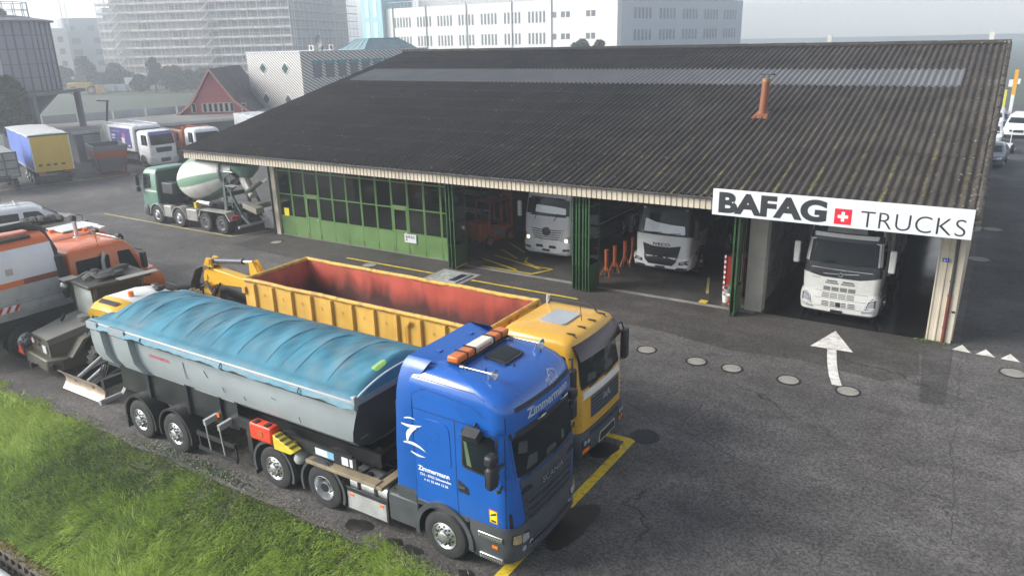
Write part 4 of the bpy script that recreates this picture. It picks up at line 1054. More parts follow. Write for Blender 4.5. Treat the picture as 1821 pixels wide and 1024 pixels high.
    for x in (-4.55, -6.05):
        for s in (-1, 1):
            mb = MB(); arch(mb, (x, 0, 0.52), 0.6, s*1.28, s*0.62, 0.025, -0.35, PI+0.35, 20, 0.0)
            arch(mb, (x, 0, 0.52), 0.585, s*1.285, s*1.262, 0.06, -0.35, PI+0.35, 20)
            for k in range(5): arch(mb, (x, 0, 0.52), 0.625, s*(1.22-0.13*k), s*(1.18-0.13*k), 0.018, 0.15, PI-0.15, 16)
            mb.build('mudguard', GRY, T)
    mb = MB(); mb.box(-6.72, -6.70, -1.25, -0.65, 0.15, 0.6); mb.build('mud_flap', BLK, T)
    mb = MB(); mb.lathe([(0.0, 0), (0.09, 0.02), (0.135, 0.08), (0.14, 0.2), (0.14, 0.62), (0.0, 0.66)], (-5.3, -1.27, 0.93), 'y', 18); mb.build('air_tank', mat('pale_grey_tank', (0.42, 0.42, 0.41), 0.5, 0.1, 0.15, 4, dirt=0.4, dcol=(0.2, 0.19, 0.17)), T, smooth=50)
    mb = MB()
    for k, (y, c) in enumerate(((-0.3, 0), (-0.15, 0), (0.05, 0), (0.2, 0), (0.35, 0))): mb.tube([(-2.45, y, 1.55), (-2.7, y, 1.25), (-3.1, y*0.9, 1.2), (-3.4, y*0.7, 1.35)], 0.022, 6)
    mb.build('air_hose', CHS, T)
    mb = MB(); mb.obox((-3.0, -0.28, 1.24), (0.12, 0.08, 0.08)); mb.obox((-2.9, 0.1, 1.22), (0.1, 0.07, 0.07)); mb.build('hose_coupling', RED, T)
    mb = MB(); mb.box(-2.6, -2.15, -1.0, 1.0, 1.0, 2.9); mb.build('cab_rear_panel', CHS, T)
    axle_wheels(T, -1.40, 0.50, 1.25, 0.50, 0.31, 'front')
    axle_wheels(T, -4.55, 0.50, 1.25, 0.50, 0.33, 'rear')
    axle_wheels(T, -6.05, 0.50, 1.25, 0.50, 0.31, 'front')
    # --- mirrors and kerb mirror
    for s in (-1, 1):
        mb = MB(); mb.obox((-0.14, s*1.44, 2.26), (0.15, 0.24, 0.42)); mb.obox((-0.14, s*1.44, 2.60), (0.18, 0.24, 0.2))
        m = mb.build('mirror', BLK, T, bevel=0.05)
        mb = MB(); mb.tube([(-0.05, s*1.2, 2.42), (-0.02, s*1.3, 2.46), (-0.08, s*1.42, 2.42)], 0.03, 8); mb.tube([(-0.1, s*1.22, 1.98), (-0.06, s*1.34, 1.94), (-0.08, s*1.42, 1.98)], 0.028, 8); mb.build('mirror_arm', BLK, m)
        mb = MB(); mb.box(-0.222, -0.216, s*1.34, s*1.54, 2.08, 2.44); mb.build('mirror_glass', MIR, m)
    mb = MB(); mb.obox((-0.58, -1.36, 2.92), (0.32, 0.2, 0.16), (0.5, 0, 0)); mb.tube([(-0.58, -1.2, 3.08), (-0.58, -1.3, 3.04)], 0.025, 8); mb.build('kerb_mirror', BLK, T, bevel=0.04)
    # --- roof: light bar, hatch, horns, marks
    zr = lambda x, y: _cast(bv, 'T', x, y)[0].z
    lb = MB()
    lb.box(-1.45, -1.19, -0.30, 0.30, 3.875, 4.01, mi=0)
    for s in (-1, 1): lb.box(-1.45, -1.19, s*0.301, s*0.84, 3.875, 4.0, mi=1)
    lbo = lb.build('light_bar', [mat('pale_lens', (0.62, 0.58, 0.50), 0.45, 0, 0.1, 3, dirt=0.2, dcol=(0.4, 0.36, 0.3)), mat('amber_dome', (0.50, 0.13, 0.02), 0.35, 0, 0.15, 4)], T, bevel=0.035)
    mb = MB(); mb.box(-1.47, -1.16, -0.8, 0.8, 3.845, 3.87)
    for y in (-0.56, 0.56, -0.31, 0.31): mb.box(-1.462, -1.178, y-0.011, y+0.011, 3.87, 4.018)
    mb.build('bar_mount', CHS, lbo)
    text_on('OVERSIZE LOAD', 0.068, (-1.187, -0.28, 3.915), (0, 1, 0), (0, 0, 1), 0.004, bold=0.0015).build('lettering', mat('print_red', (0.5, 0.05, 0.04), 0.5), lbo, smooth=0)
    ht = MB(); zz = zr(-0.95, -0.15)
    P = [(-1.08, -0.22), (-0.60, -0.22), (-0.60, 0.42), (-1.08, 0.42)]
    ht = decal(bv, rpoly(P, 0.04), 'T', 0.05, 2, depth=0.06).build('roof_hatch', BLK, T)
    decal(bv, rpoly([(-1.03, -0.17), (-0.65, -0.17), (-0.65, 0.37), (-1.03, 0.37)], 0.03), 'T', 0.058, 2, depth=0.01).build('hatch_pane', GLS, ht)
    for s in (-1, 1):
        mb = MB(); y = s*0.80; x1 = -0.35; z1 = zr(-0.42, y)+0.12
        mb.lathe([(0.012, 0.0), (0.014, 0.45), (0.02, 0.55), (0.045, 0.63), (0.095, 0.68), (0.09, 0.68), (0.03, 0.60)], (-1.12, y, 3.84), 'x', 14)
        mb.tube([(-1.18, y, 3.84), (-1.1, y, 3.84)], 0.03, 8)
        for x in (-1.08, -0.58): mb.cyl((x, y, zr(x, y)-0.01), (x, y, 3.84), 0.016, n=6)
        mb.build('air_horn', ALU, T)
    # small drawing of a crane on the roof, as fine lines
    mb = MB()
    def stroke(pts, w=0.014):
        for a, b in zip(pts[:-1], pts[1:]):
            a, b = Vector(a), Vector(b); n = Vector((-(b-a).y, (b-a).x)).normalized()*w/2; rows = []
            for i in range(4):
                q = a.lerp(b, i/3); rows.append([_cast(bv, 'F', q.x+n.x*sg, q.y+n.y*sg) for sg in (1, -1)])
            mb.grid([[h+nn*0.006 for h, nn in r] for r in rows])
    E = [(0.12, 3.397), (0.16, 3.360), (0.44, 3.360), (0.48, 3.410), (0.40, 3.422), (0.2, 3.410), (0.12, 3.397)]
    stroke(E); stroke([(0.2, 3.410), (0.22, 3.496), (0.30, 3.509), (0.32, 3.422)]); stroke([(0.22, 3.496), (0.36, 3.571), (0.52, 3.521), (0.50, 3.447)])
    stroke([(0.36, 3.571), (0.38, 3.422)]); stroke([(0.08, 3.447), (0.20, 3.472)]); stroke([(0.08, 3.472), (0.2, 3.496)]); stroke([(0.2, 3.385), (0.42, 3.385)]); stroke([(0.44, 3.459), (0.44, 3.416)]); stroke([(0.47, 3.472), (0.47, 3.416)])
    mb.build('emblem', SIL, T, smooth=0)
    for x, y in ((-0.78, -0.6), (-0.5, -0.1), (-0.45, 0.75)):
        q, n = _cast(bv, 'T', x, y); mb = MB(); mb.cyl(q, q+n*0.06, 0.02, 0.008, 6); mb.build('roof_lug', BLK, T)
    return T
blue_tractor()

# ------------------------------------------------------------------ grey half-pipe tipping trailer
TUB = mat('trailer_grey', (0.34, 0.375, 0.395), 0.42, 0.15, 0.06, 1.2, dirt=0.16, dcol=(0.2, 0.215, 0.22), streak=True)
TUBD = mat('trailer_dark_grey', (0.075, 0.085, 0.1), 0.45, 0.1, 0.1, 2, dirt=0.2, dcol=(0.12, 0.12, 0.12))
def tarp_mat():
    m = mat('blue_tarpaulin', (0.042, 0.165, 0.23), 0.55, 0, 0.3, 0.9, dirt=0.65, dcol=(0.15, 0.19, 0.2), dscale=1.2, bump=0.2, bscale=7, spec=0.3)
    return m
TARP = tarp_mat()
def grey_trailer():
    T = thing('tipper_trailer', 'grey half pipe tipping trailer under a blue tarpaulin, rear end toward the snow plough blade', 'trailer', (0, 10.45, 0))
    X0, X1 = -18.35, -9.45
    half = [(1.25, 2.90), (1.25, 2.72), (1.2, 2.66), (1.19, 2.36), (1.165, 2.06), (1.09, 1.80), (0.86, 1.58), (0.5, 1.44), (0, 1.40)]
    pts = [(-y, z) for y, z in half] + [(y, z) for y, z in half[-2::-1]]
    mb = MB(); xs = [-17.9, -16, -14, -12, -10.6, -9.95]
    mb.grid([[(x, y, z) for y, z in pts] for x in xs])
    # front wall leans forward towards the top
    fr = [(X1-0.55+0.55*((z-1.36)/1.54), y*0.98, z) for y, z in pts]
    mb.grid([[(xs[-1], y, z) for y, z in pts], fr], mi=0); mb.add(fr, [tuple(range(len(fr)))], mi=1)
    # inner skin so that the body is a real tub
    mb.grid([[(x, y*0.95, z+0.05) for y, z in pts] for x in (-18.2, -9.95)], mi=1)
    # rear part with the two posts
    rr = [(X0, y, z) for y, z in pts]
    mb.grid([[(x, y*0.985, z+0.01) for y, z in pts] for x in (X0, -17.9)], mi=0)
    mb.build('tipping_body', [TUB, TUBD], T, smooth=25)
    for s in (-1, 1):
        # flared posts at the rear
        for x0, x1, d, xa, xb in ((-18.45, -18.0, 0.15, -18.3, -17.75), (-17.5, -16.85, 0.15, -17.3, -16.45)):
            mb = MB(); rows = []
            for (y, z), t in zip(half[:8], (0, .0, .05, .1, .2, .55, .85, 1)):
                k = 1 if t < 0.35 else 1-(t-0.35)*1.25; yy = y+d*max(0.1, k)
                a = x0+(xa-x0)*t; b = x1+(xb-x1)*t
                rows.append([(a, s*y*0.97, z), (a, s*yy, z), (b, s*yy, z), (b, s*y*0.97, z)])
            mb.grid(rows); mb.add(rows[-1], [(0, 1, 2, 3)]); mb.add(rows[0], [(0, 1, 2, 3)])
            mb.build('side_post', TUB, T, smooth=20)
        mb = MB(); mb.box(X0-0.08, X1-0.02, s*1.22, s*1.36, 2.74, 2.90); mb.build('top_rail', TUB, T, bevel=0.02)
        mb = MB(); mb.box(-16.9, -9.85, s*1.205, s*1.225, 2.60, 2.66); mb.build('trim_strip', TUBD, T)
        mb = MB()
        for x in (-16.2, -13.3, -10.9): mb.tube([(x, s*1.37, 2.86), (x+0.03, s*1.44, 2.80), (x+0.1, s*1.44, 2.76), (x+0.12, s*1.37, 2.72)], 0.014, 6)
        mb.build('tarp_hook', BLK, T)
    text_on('SCHWARZMÜLLER', 0.092, (-16.25, -1.20, 2.33), (1, 0, 0), (0, 0.12, 0.99), 0.012, bold=0.002).build('lettering', mat('letter_red', (0.5, 0.02, 0.06), 0.5), T, smooth=0)
    sc = mat('scratch_dark', (0.09, 0.1, 0.11), 0.6)
    for x, z, dx, dz in ((-14.95, 2.45, .05, -.42), (-14.2, 2.42, .1, -.16), (-12.9, 2.1, .04, -.1), (-12.0, 2.3, .12, -.03), (-11.2, 2.05, .03, -.12), (-13.6, 2.15, .03, -.12)):
        mb = MB(); mb.tube([(x, -1.20, z), (x+dx*.4, -1.197, z+dz*.5), (x+dx, -1.19, z+dz)], 0.008, 5); mb.build('scratch', sc, T)
    mb = MB(); mb.prism([(y*0.99, z) for y, z in pts], 'x', X0-0.06, X0-0.01); mb.build('tailgate', TUB, T)
    mb = MB(); mb.box(X1-0.02, X1+0.03, -1.3, 1.3, 2.78, 2.92); mb.box(X1-0.05, X1+0.04, -1.36, -1.27, 2.70, 3.0); mb.box(X1-0.05, X1+0.04, 1.27, 1.36, 2.70, 3.0); mb.build('front_lip', STL, T, bevel=0.01)
    mb = MB(); mb.box(X1-0.42, X1-0.405, -0.85, -0.62, 1.75, 2.2); o = mb.build('data_plate', mat('plate_pale', (0.4, 0.42, 0.45), 0.5), T); 
    o.rotation_euler = (0, 0, 0)
    # tarpaulin with its bows
    nb = 10; nx, ny = 130, 34; rows = []
    rg = random.Random(5)
    wr = [rg.uniform(-1, 1) for _ in range(200)]
    for i in range(nx+1):
        u = i/nx; x = X0-0.12+(X1-X0+0.10)*u; r = []
        ph = (u*nb) % 1.0
        sag = 0.045*math.sin(PI*ph)**1.0
        rise = min(1.0, u/0.10); rise = rise*rise*(3-2*rise); rf = min(1.0, (1-u)/0.012); rise *= 0.55+0.45*rf
        for j in range(ny+1):
            v = -1+2*j/ny
            y = 1.33*v
            if abs(v) > 0.93:
                e = (abs(v)-0.93)/0.07; yy = (1.33*0.93+0.175*min(1, e*1.8))*(1 if v > 0 else -1)+0.012*math.sin(x*7+v*9)*e
                z = 2.965-0.15*e*e-0.05*e+0.018*math.sin(x*5.3)*e+0.01*math.sin(x*17)*e
                y = yy
            else:
                k = 1-(abs(v)/0.93)**2.0
                z = 2.94+0.39*k*rise-sag*k**0.5-0.02*rise*math.sin(PI*ph)*0
                z += (0.012*math.sin(11*x+5*y)+0.010*math.sin(23*x-9*y+1.3)*math.sin(3*y))*(1.4-rise)*2.0*(1-abs(v)**4)
                z += 0.006*math.sin(4*y+7*x)
            if u < 0.02: z -= 0.03*(1-u/0.02)
            r.append((x, y, z))
        rows.append(r)
    mb = MB(); mb.grid(rows)
    # rear apron and front face of the cover
    back = rows[0]; mb.grid([[(p[0]-0.02, p[1], p[2]-0.24-0.03*math.sin(p[1]*9)) for p in back], back])
    fr2 = rows[-1]; mb.grid([fr2, [(p[0]+0.06, p[1], min(p[2], 2.93)) for p in fr2]])
    tp = mb.build('tarpaulin', TARP, T, smooth=60)
    # seams over the bows
    mb = MB()
    for k in range(1, nb):
        i = int(round(nx*k/nb)); r = rows[i]; mb.grid([[(p[0]-0.012, p[1], p[2]+0.005) for p in r[3:-3]], [(p[0]+0.012, p[1], p[2]+0.007) for p in r[3:-3]]])
        r = rows[min(nx, i+6)] if k % 3 == 1 else None
        if r: mb.grid([[(p[0]-0.008, p[1], p[2]+0.004) for p in r[3:-3]], [(p[0]+0.008, p[1], p[2]+0.005) for p in r[3:-3]]])
    mb.build('tarp_seam', mat('tarp_seam', (0.012, 0.11, 0.18), 0.5), tp, smooth=0)
    gb = MB(); gb.grid(rows); b2 = gb.bvh()
    st = decal(b2, rpoly([(-9.72, -0.55), (-9.54, -0.58), (-9.53, -0.24), (-9.70, -0.22)], 0.1), 'T', 0.008, 2, depth=0.004).build('round_sticker', mat('lime_sticker', (0.24, 0.40, 0.10), 0.5, dirt=0.3, dcol=(0.6, 0.65, 0.5)), tp)
    mb = MB(); mb.tube([(X1+0.02, y, 2.95+0.22*(1-(abs(y)/1.27)**2.2)) for y in np.linspace(-1.27, 1.27, 17)], 0.02, 8); mb.build('front_bow', WPT, T)
    # chassis, side plates
    mb = frame_rails(MB(), -18.6, -9.6, 1.0, 1.33, 0.55); mb.build('chassis', CHS, T)
    PLB = mat('glossy_black_plate', (0.02, 0.022, 0.025), 0.4, 0.1, 0.3, 2, dirt=0.3, dcol=(0.06, 0.06, 0.055))
    for s in (-1, 1):
        mb = MB(); mb.box(-18.0, -13.45, s*0.98, s*1.02, 1.02, 1.72)
        for x in (-16.75, -15.2, -14.0): mb.box(x-0.05, x+0.05, s*1.021, s*1.09, 1.02, 1.75)
        sp = mb.build('side_plate', PLB, T)
        mb = MB(); mb.box(-17.9, -16.9, s*1.021, s*1.05, 1.73, 1.76); mb.box(-16.6, -15.3, s*1.021, s*1.05, 1.73, 1.76); mb.box(-14.9, -13.5, s*1.021, s*1.05, 1.73, 1.76); mb.build('edge_strip', STL, sp)
        mb = MB(); mb.box(-13.4, -9.8, s*1.05, s*1.09, 1.18, 1.42); mb.box(-13.4, -9.9, s*1.05, s*1.1, 1.425, 1.46); mb.build('side_rail', PLB, T)
        for x0, x1, z0, z1 in ((-10.95, -10.6, 1.22, 1.38), (-10.2, -10.02, 1.2, 1.38), (-9.98, -9.9, 1.2, 1.38)): mb = MB(); mb.box(x0, x1, s*1.091, s*1.097, z0, z1); mb.build('reflector_plate', mat('plate_white', (0.6, 0.62, 0.65), 0.45, dirt=0.2), T)
        mb = MB(); mb.box(-10.6, -10.42, s*1.091, s*1.097, 1.22, 1.38); mb.build('reflector_plate', mat('plate_blue', (0.2, 0.42, 0.6), 0.45), T)
        for x in (-14.05, -11.55):
            mb = MB(); mb.cyl((x, s*1.09, 1.3), (x, s*1.125, 1.3), 0.05, n=10); mb.build('side_marker', AMB, T)
        # underrun guard
        for x in (-14.25, -13.75): mb = MB(); mb.bar((x, s*1.0, 1.2), (x, s*1.36, 1.17), 0.08, 0.14); mb.bar((x, s*1.34, 1.18), (x, s*1.30, 0.45), 0.025); mb.build('guard_bracket', STL, T)
        mb = MB()
        for z in (0.78, 0.40): mb.box(-14.7, -13.35, s*1.27, s*1.31, z-0.05, z+0.05)
        for x in (-14.68, -13.38): mb.box(x-0.02, x+0.02, s*1.235, s*1.269, 0.36, 0.83)
        mb.build('underrun_guard', BLK, T)
        # landing leg
        mb = MB(); mb.box(-13.1, -12.95, s*0.98, s*1.12, 0.32, 1.3); mb.box(-13.15, -12.9, s*0.95, s*1.15, 0.28, 0.32); mb.bar((-13.0, s*1.0, 0.75), (-13.6, s*0.9, 1.15), 0.04); mb.bar((-12.95, s*1.05, 0.6), (-12.4, s*0.95, 1.2), 0.03)
        mb.build('landing_leg', CHS, T)
        for x in (-16.97, -15.56):
            mb = MB(); arch(mb, (x, 0, 0.52), 0.6, s*1.31, s*0.84, 0.025, -0.3, PI+0.3, 20); arch(mb, (x, 0, 0.52), 0.585, s*1.315, s*1.295, 0.05, -0.3, PI+0.3, 20)
            mb.build('mudguard', BLK, T)
            wheel(T, (x, s*(1.30-0.17), 0.5), 0.505, 0.34, s, 'front')
        mb = MB(); mb.box(-17.62, -17.60, s*0.85, s*1.3, 0.12, 0.55); mb.build('mud_flap', BLK, T)
        mb = MB(); mb.box(-18.75, -18.72, s*0.75, s*1.2, 0.95, 1.1); mb.build('tail_lamp', RED, T)
    mb = MB(); mb.box(-18.75, -18.6, -1.2, 1.2, 0.9, 1.15); mb.build('rear_beam', CHS, T)
    mb = MB(); mb.cyl((-18.9, -1.25, 0.45), (-18.9, 1.25, 0.45), 0.07, n=12)
    for y in (-0.6, 0.6): mb.bar((-18.9, y, 0.45), (-18.4, y, 1.0), 0.1)
    mb.build('rear_bumper', STL, T)
    # red tool box, yellow wheel chock, timber-coloured ladder tray
    mb = MB(); mb.box(-12.72, -12.02, -1.32, -1.06, 1.20, 1.60); bx = mb.build('extinguisher_box', mat('signal_red', (0.62, 0.05, 0.015), 0.4, 0, 0.08, 3), T, bevel=0.05, seg=3)
    for x in (-12.55, -12.2): mb = MB(); mb.box(x-0.05, x+0.05, -1.3, -1.15, 1.601, 1.625); mb.build('latch', BLK, bx)
    mb = MB(); mb.obox((-12.37, -1.322, 1.40), (0.16, 0.012, 0.14)); mb.build('label_plate', mat('dull_red', (0.4, 0.1, 0.03), 0.5), bx)
    mb = MB(); mb.prism([(-11.95, 1.50), (-11.30, 1.26), (-11.45, 1.16), (-11.95, 1.16)], 'y', -1.34, -1.12); ck = mb.build('wheel_chock', mat('chock_yellow', (0.62, 0.48, 0.04), 0.5, 0, 0.1, 4, dirt=0.3, dcol=(0.2, 0.17, 0.06)), T, bevel=0.02)
    mb = MB()
    for i in range(4): mb.obox((-11.86+0.14*i, -1.23, 1.475-0.052*i), (0.05, 0.21, 0.02), (0, 0.35, 0))
    mb.build('tread', mat('dark_tread', (0.1, 0.09, 0.03), 0.6), ck)
    mb = MB(); mb.box(-11.15, -9.2, -1.22, -1.0, 1.02, 1.10); mb.box(-9.25, -9.05, -1.21, -0.4, 1.0, 1.08); mb.build('support_beam', mat('weathered_beam', (0.24, 0.19, 0.12), 0.7, 0, 0.2, 4, dirt=0.5, dcol=(0.09, 0.08, 0.07)), T, bevel=0.01)
    return T
grey_trailer()

# ------------------------------------------------------------------ yellow hook-lift lorry and its container
YLW = mat('yellow_cab_paint', (0.58, 0.315, 0.03), 0.35, 0, 0.07, 1.5, coat=0.35, dirt=0.2, dcol=(0.42, 0.24, 0.05), streak=True)
YCN = mat('container_yellow', (0.66, 0.40, 0.08), 0.55, 0, 0.12, 1.4, dirt=0.45, dcol=(0.38, 0.2, 0.06), dscale=2.6, streak=True)
YRIM = mat('worn_rim_yellow', (0.55, 0.32, 0.06), 0.65, 0.1, 0.2, 5, dirt=0.95, dcol=(0.16, 0.08, 0.045), dscale=6)
def inside_mat():
    m = mat('container_inside', (0.45, 0.08, 0.052), 0.6, 0, 0.15, 1.5, dirt=0.5, dcol=(0.06, 0.03, 0.025), dscale=1.3, streak=True)
    nt = m.node_tree; N = nt.nodes; L = nt.links; b = N['Principled BSDF']
    src = b.inputs['Base Color'].links[0].from_socket
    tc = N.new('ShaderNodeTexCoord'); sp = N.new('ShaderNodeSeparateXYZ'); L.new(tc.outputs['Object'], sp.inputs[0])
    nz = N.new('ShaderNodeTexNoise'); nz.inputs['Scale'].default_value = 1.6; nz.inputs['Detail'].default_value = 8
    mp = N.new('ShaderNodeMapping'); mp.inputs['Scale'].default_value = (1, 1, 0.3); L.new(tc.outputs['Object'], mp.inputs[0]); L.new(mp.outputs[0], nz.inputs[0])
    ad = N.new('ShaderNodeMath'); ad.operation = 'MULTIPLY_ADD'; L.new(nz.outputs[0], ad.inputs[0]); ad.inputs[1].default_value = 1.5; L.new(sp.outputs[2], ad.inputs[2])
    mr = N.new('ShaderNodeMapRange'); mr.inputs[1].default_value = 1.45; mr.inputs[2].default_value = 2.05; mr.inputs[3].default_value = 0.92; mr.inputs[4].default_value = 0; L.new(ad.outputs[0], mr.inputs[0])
    mx = N.new('ShaderNodeMix'); mx.data_type = 'RGBA'; L.new(mr.outputs[0], mx.inputs[0]); L.new(src, mx.inputs[6]); mx.inputs[7].default_value = (0.035, 0.02, 0.018, 1)  # lower walls darkened in colour: dirt together with the near wall's shadow
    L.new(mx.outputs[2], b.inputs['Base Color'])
    return m
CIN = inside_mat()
def container():
    T = thing('roll_off_container', 'long open yellow skip container, rusty red inside, carried by the yellow lorry', 'container', (-17.85, 14.62, 1.25))
    L_, hw, H = 8.5, 1.21, 1.58
    mb = MB(); rows = []
    mb.grid([[(0, -hw, 0), (L_, -hw, 0)], [(0, -hw, H), (L_, -hw, H)]]); mb.grid([[(0, hw, 0), (L_, hw, 0)], [(0, hw, H), (L_, hw, H)]])
    mb.add([(0, -hw, 0), (L_, -hw, 0), (L_, hw, 0), (0, hw, 0)], [(0, 1, 2, 3)])
    mb.add([(0, -hw, 0), (0, hw, 0), (0, hw, H), (0, -hw, H)], [(0, 1, 2, 3)]); mb.add([(L_, -hw, 0), (L_, hw, 0), (L_, hw, H), (L_, -hw, H)], [(0, 1, 2, 3)])
    mb.build('outer_shell', YCN, T, smooth=0)
    e = 0.03; mb = MB()
    def wall(f, nu=40, nv=8, k=0.0):
        mb.grid([[f(i/nu, j/nv) for i in range(nu+1)] for j in range(nv+1)])
    rg = random.Random(9); ph = [rg.uniform(0, 6) for _ in range(6)]
    dent = lambda x, z: 0.018*math.sin(2.1*x+ph[0])*math.sin(2*z+1)+0.012*math.sin(5.3*x+ph[1])*math.sin(3*z+ph[2])
    wall(lambda u, v: (e+(L_-2*e)*u, hw-e-abs(dent(L_*u, v*H))*1.0, e+(H-e)*v))
    wall(lambda u, v: (e+(L_-2*e)*u, -hw+e+abs(dent(L_*u+3, v*H)), e+(H-e)*v))
    wall(lambda u, v: (e, -hw+e+(2*hw-2*e)*u, e+(H-e)*v)); wall(lambda u, v: (L_-e, -hw+e+(2*hw-2*e)*u, e+(H-e)*v))
    mb.add([(e, -hw+e, e), (L_-e, -hw+e, e), (L_-e, hw-e, e), (e, hw-e, e)], [(0, 1, 2, 3)])
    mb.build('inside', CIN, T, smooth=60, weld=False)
    # rim tube, slightly bent
    for a, b in (((0, -hw), (L_, -hw)), ((0, hw), (L_, hw)), ((0, -hw), (0, hw)), ((L_, -hw), (L_, hw))):
        pts = []
        for i in range(15):
            t = i/14; x = a[0]+(b[0]-a[0])*t; y = a[1]+(b[1]-a[1])*t; pts.append((x, y+0.012*math.sin(x*2.3), H+0.02+0.008*math.sin(x*3.1+y)))
        mb = MB(); mb.tube(pts, 0.062, 10); mb.build('rim', YRIM, T, smooth=50)
    for s in (-1, 1):
        n = 11
        for i in range(n):
            x = 0.42+i*(L_-0.84)/(n-1)
            mb = MB(); mb.prism([(x-0.055, 0), (x-0.03, s*0.075), (x+0.03, s*0.075), (x+0.055, 0)], 'z', 0.02, H-0.05)
            mb.v = [(p[0], s*hw+p[1], p[2]) for p in mb.v]
            mb.build('side_rib', YCN, T, smooth=0)
        for i in range(n-1):
            mb = MB(); x = 0.8+i*(L_-0.84)/(n-1); mb.tube([(x-0.02, s*(hw+0.003), H-0.30), (x, s*(hw+0.03), H-0.33), (x+0.02, s*(hw+0.003), H-0.36), (x-0.015, s*(hw+0.02), H-0.38)], 0.007, 5); mb.build('net_hook', YCN, T)
        mb = MB(); mb.prism([(6.0, H-0.1), (6.24, H-0.1), (6.22, H-0.2), (6.1, H-0.3), (6.1, 0.4), (6.0, 0.4)], 'y', s*(hw+0.076), s*(hw+0.09)); mb.build('gusset', YCN, T)
    mb = MB(); mb.box(-0.06, -0.001, -hw, hw, 0.0, H)
    for y in (-0.6, 0, 0.6): mb.box(-0.1, -0.061, y-0.04, y+0.04, 0.05, H)
    mb.build('rear_door', YCN, T, bevel=0.01)
    mb = MB(); mb.box(-0.12, 0.02, -hw-0.06, -hw-0.005, H-0.4, H-0.2); mb.box(-0.12, 0.02, -hw-0.06, -hw-0.005, 0.3, 0.5); mb.build('hinge', YRIM, T)
    for d, y0, y1, z1 in ((0.1, -hw, -hw+0.12, H), (0.1, hw-0.12, hw, H), (0.07, -0.25, -0.1, H-0.05), (0.07, 0.1, 0.25, H-0.05)): mb = MB(); mb.box(L_+0.001, L_+d, y0, y1, 0, z1); mb.build('front_post', YCN, T)
    mb = MB(); mb.prism([(L_+0.001, 0.6), (L_+0.25, 1.3), (L_+0.25, 1.55), (L_+0.001, 1.3)], 'y', -0.42, -0.36); mb.build('hook_plate', YCN, T)
    mb = MB()
    for x, y in ((0.4, -0.5), (0.4, 0.5), (L_-0.4, -0.5), (L_-0.4, 0.5)): mb.cyl((x, y-0.06, -0.1), (x, y+0.06, -0.1), 0.1, n=12)
    mb.box(0.1, L_-0.1, -0.56, -0.44, -0.14, -0.001); mb.box(0.1, L_-0.1, 0.44, 0.56, -0.14, -0.001); mb.build('skid', CHS, T)
container()

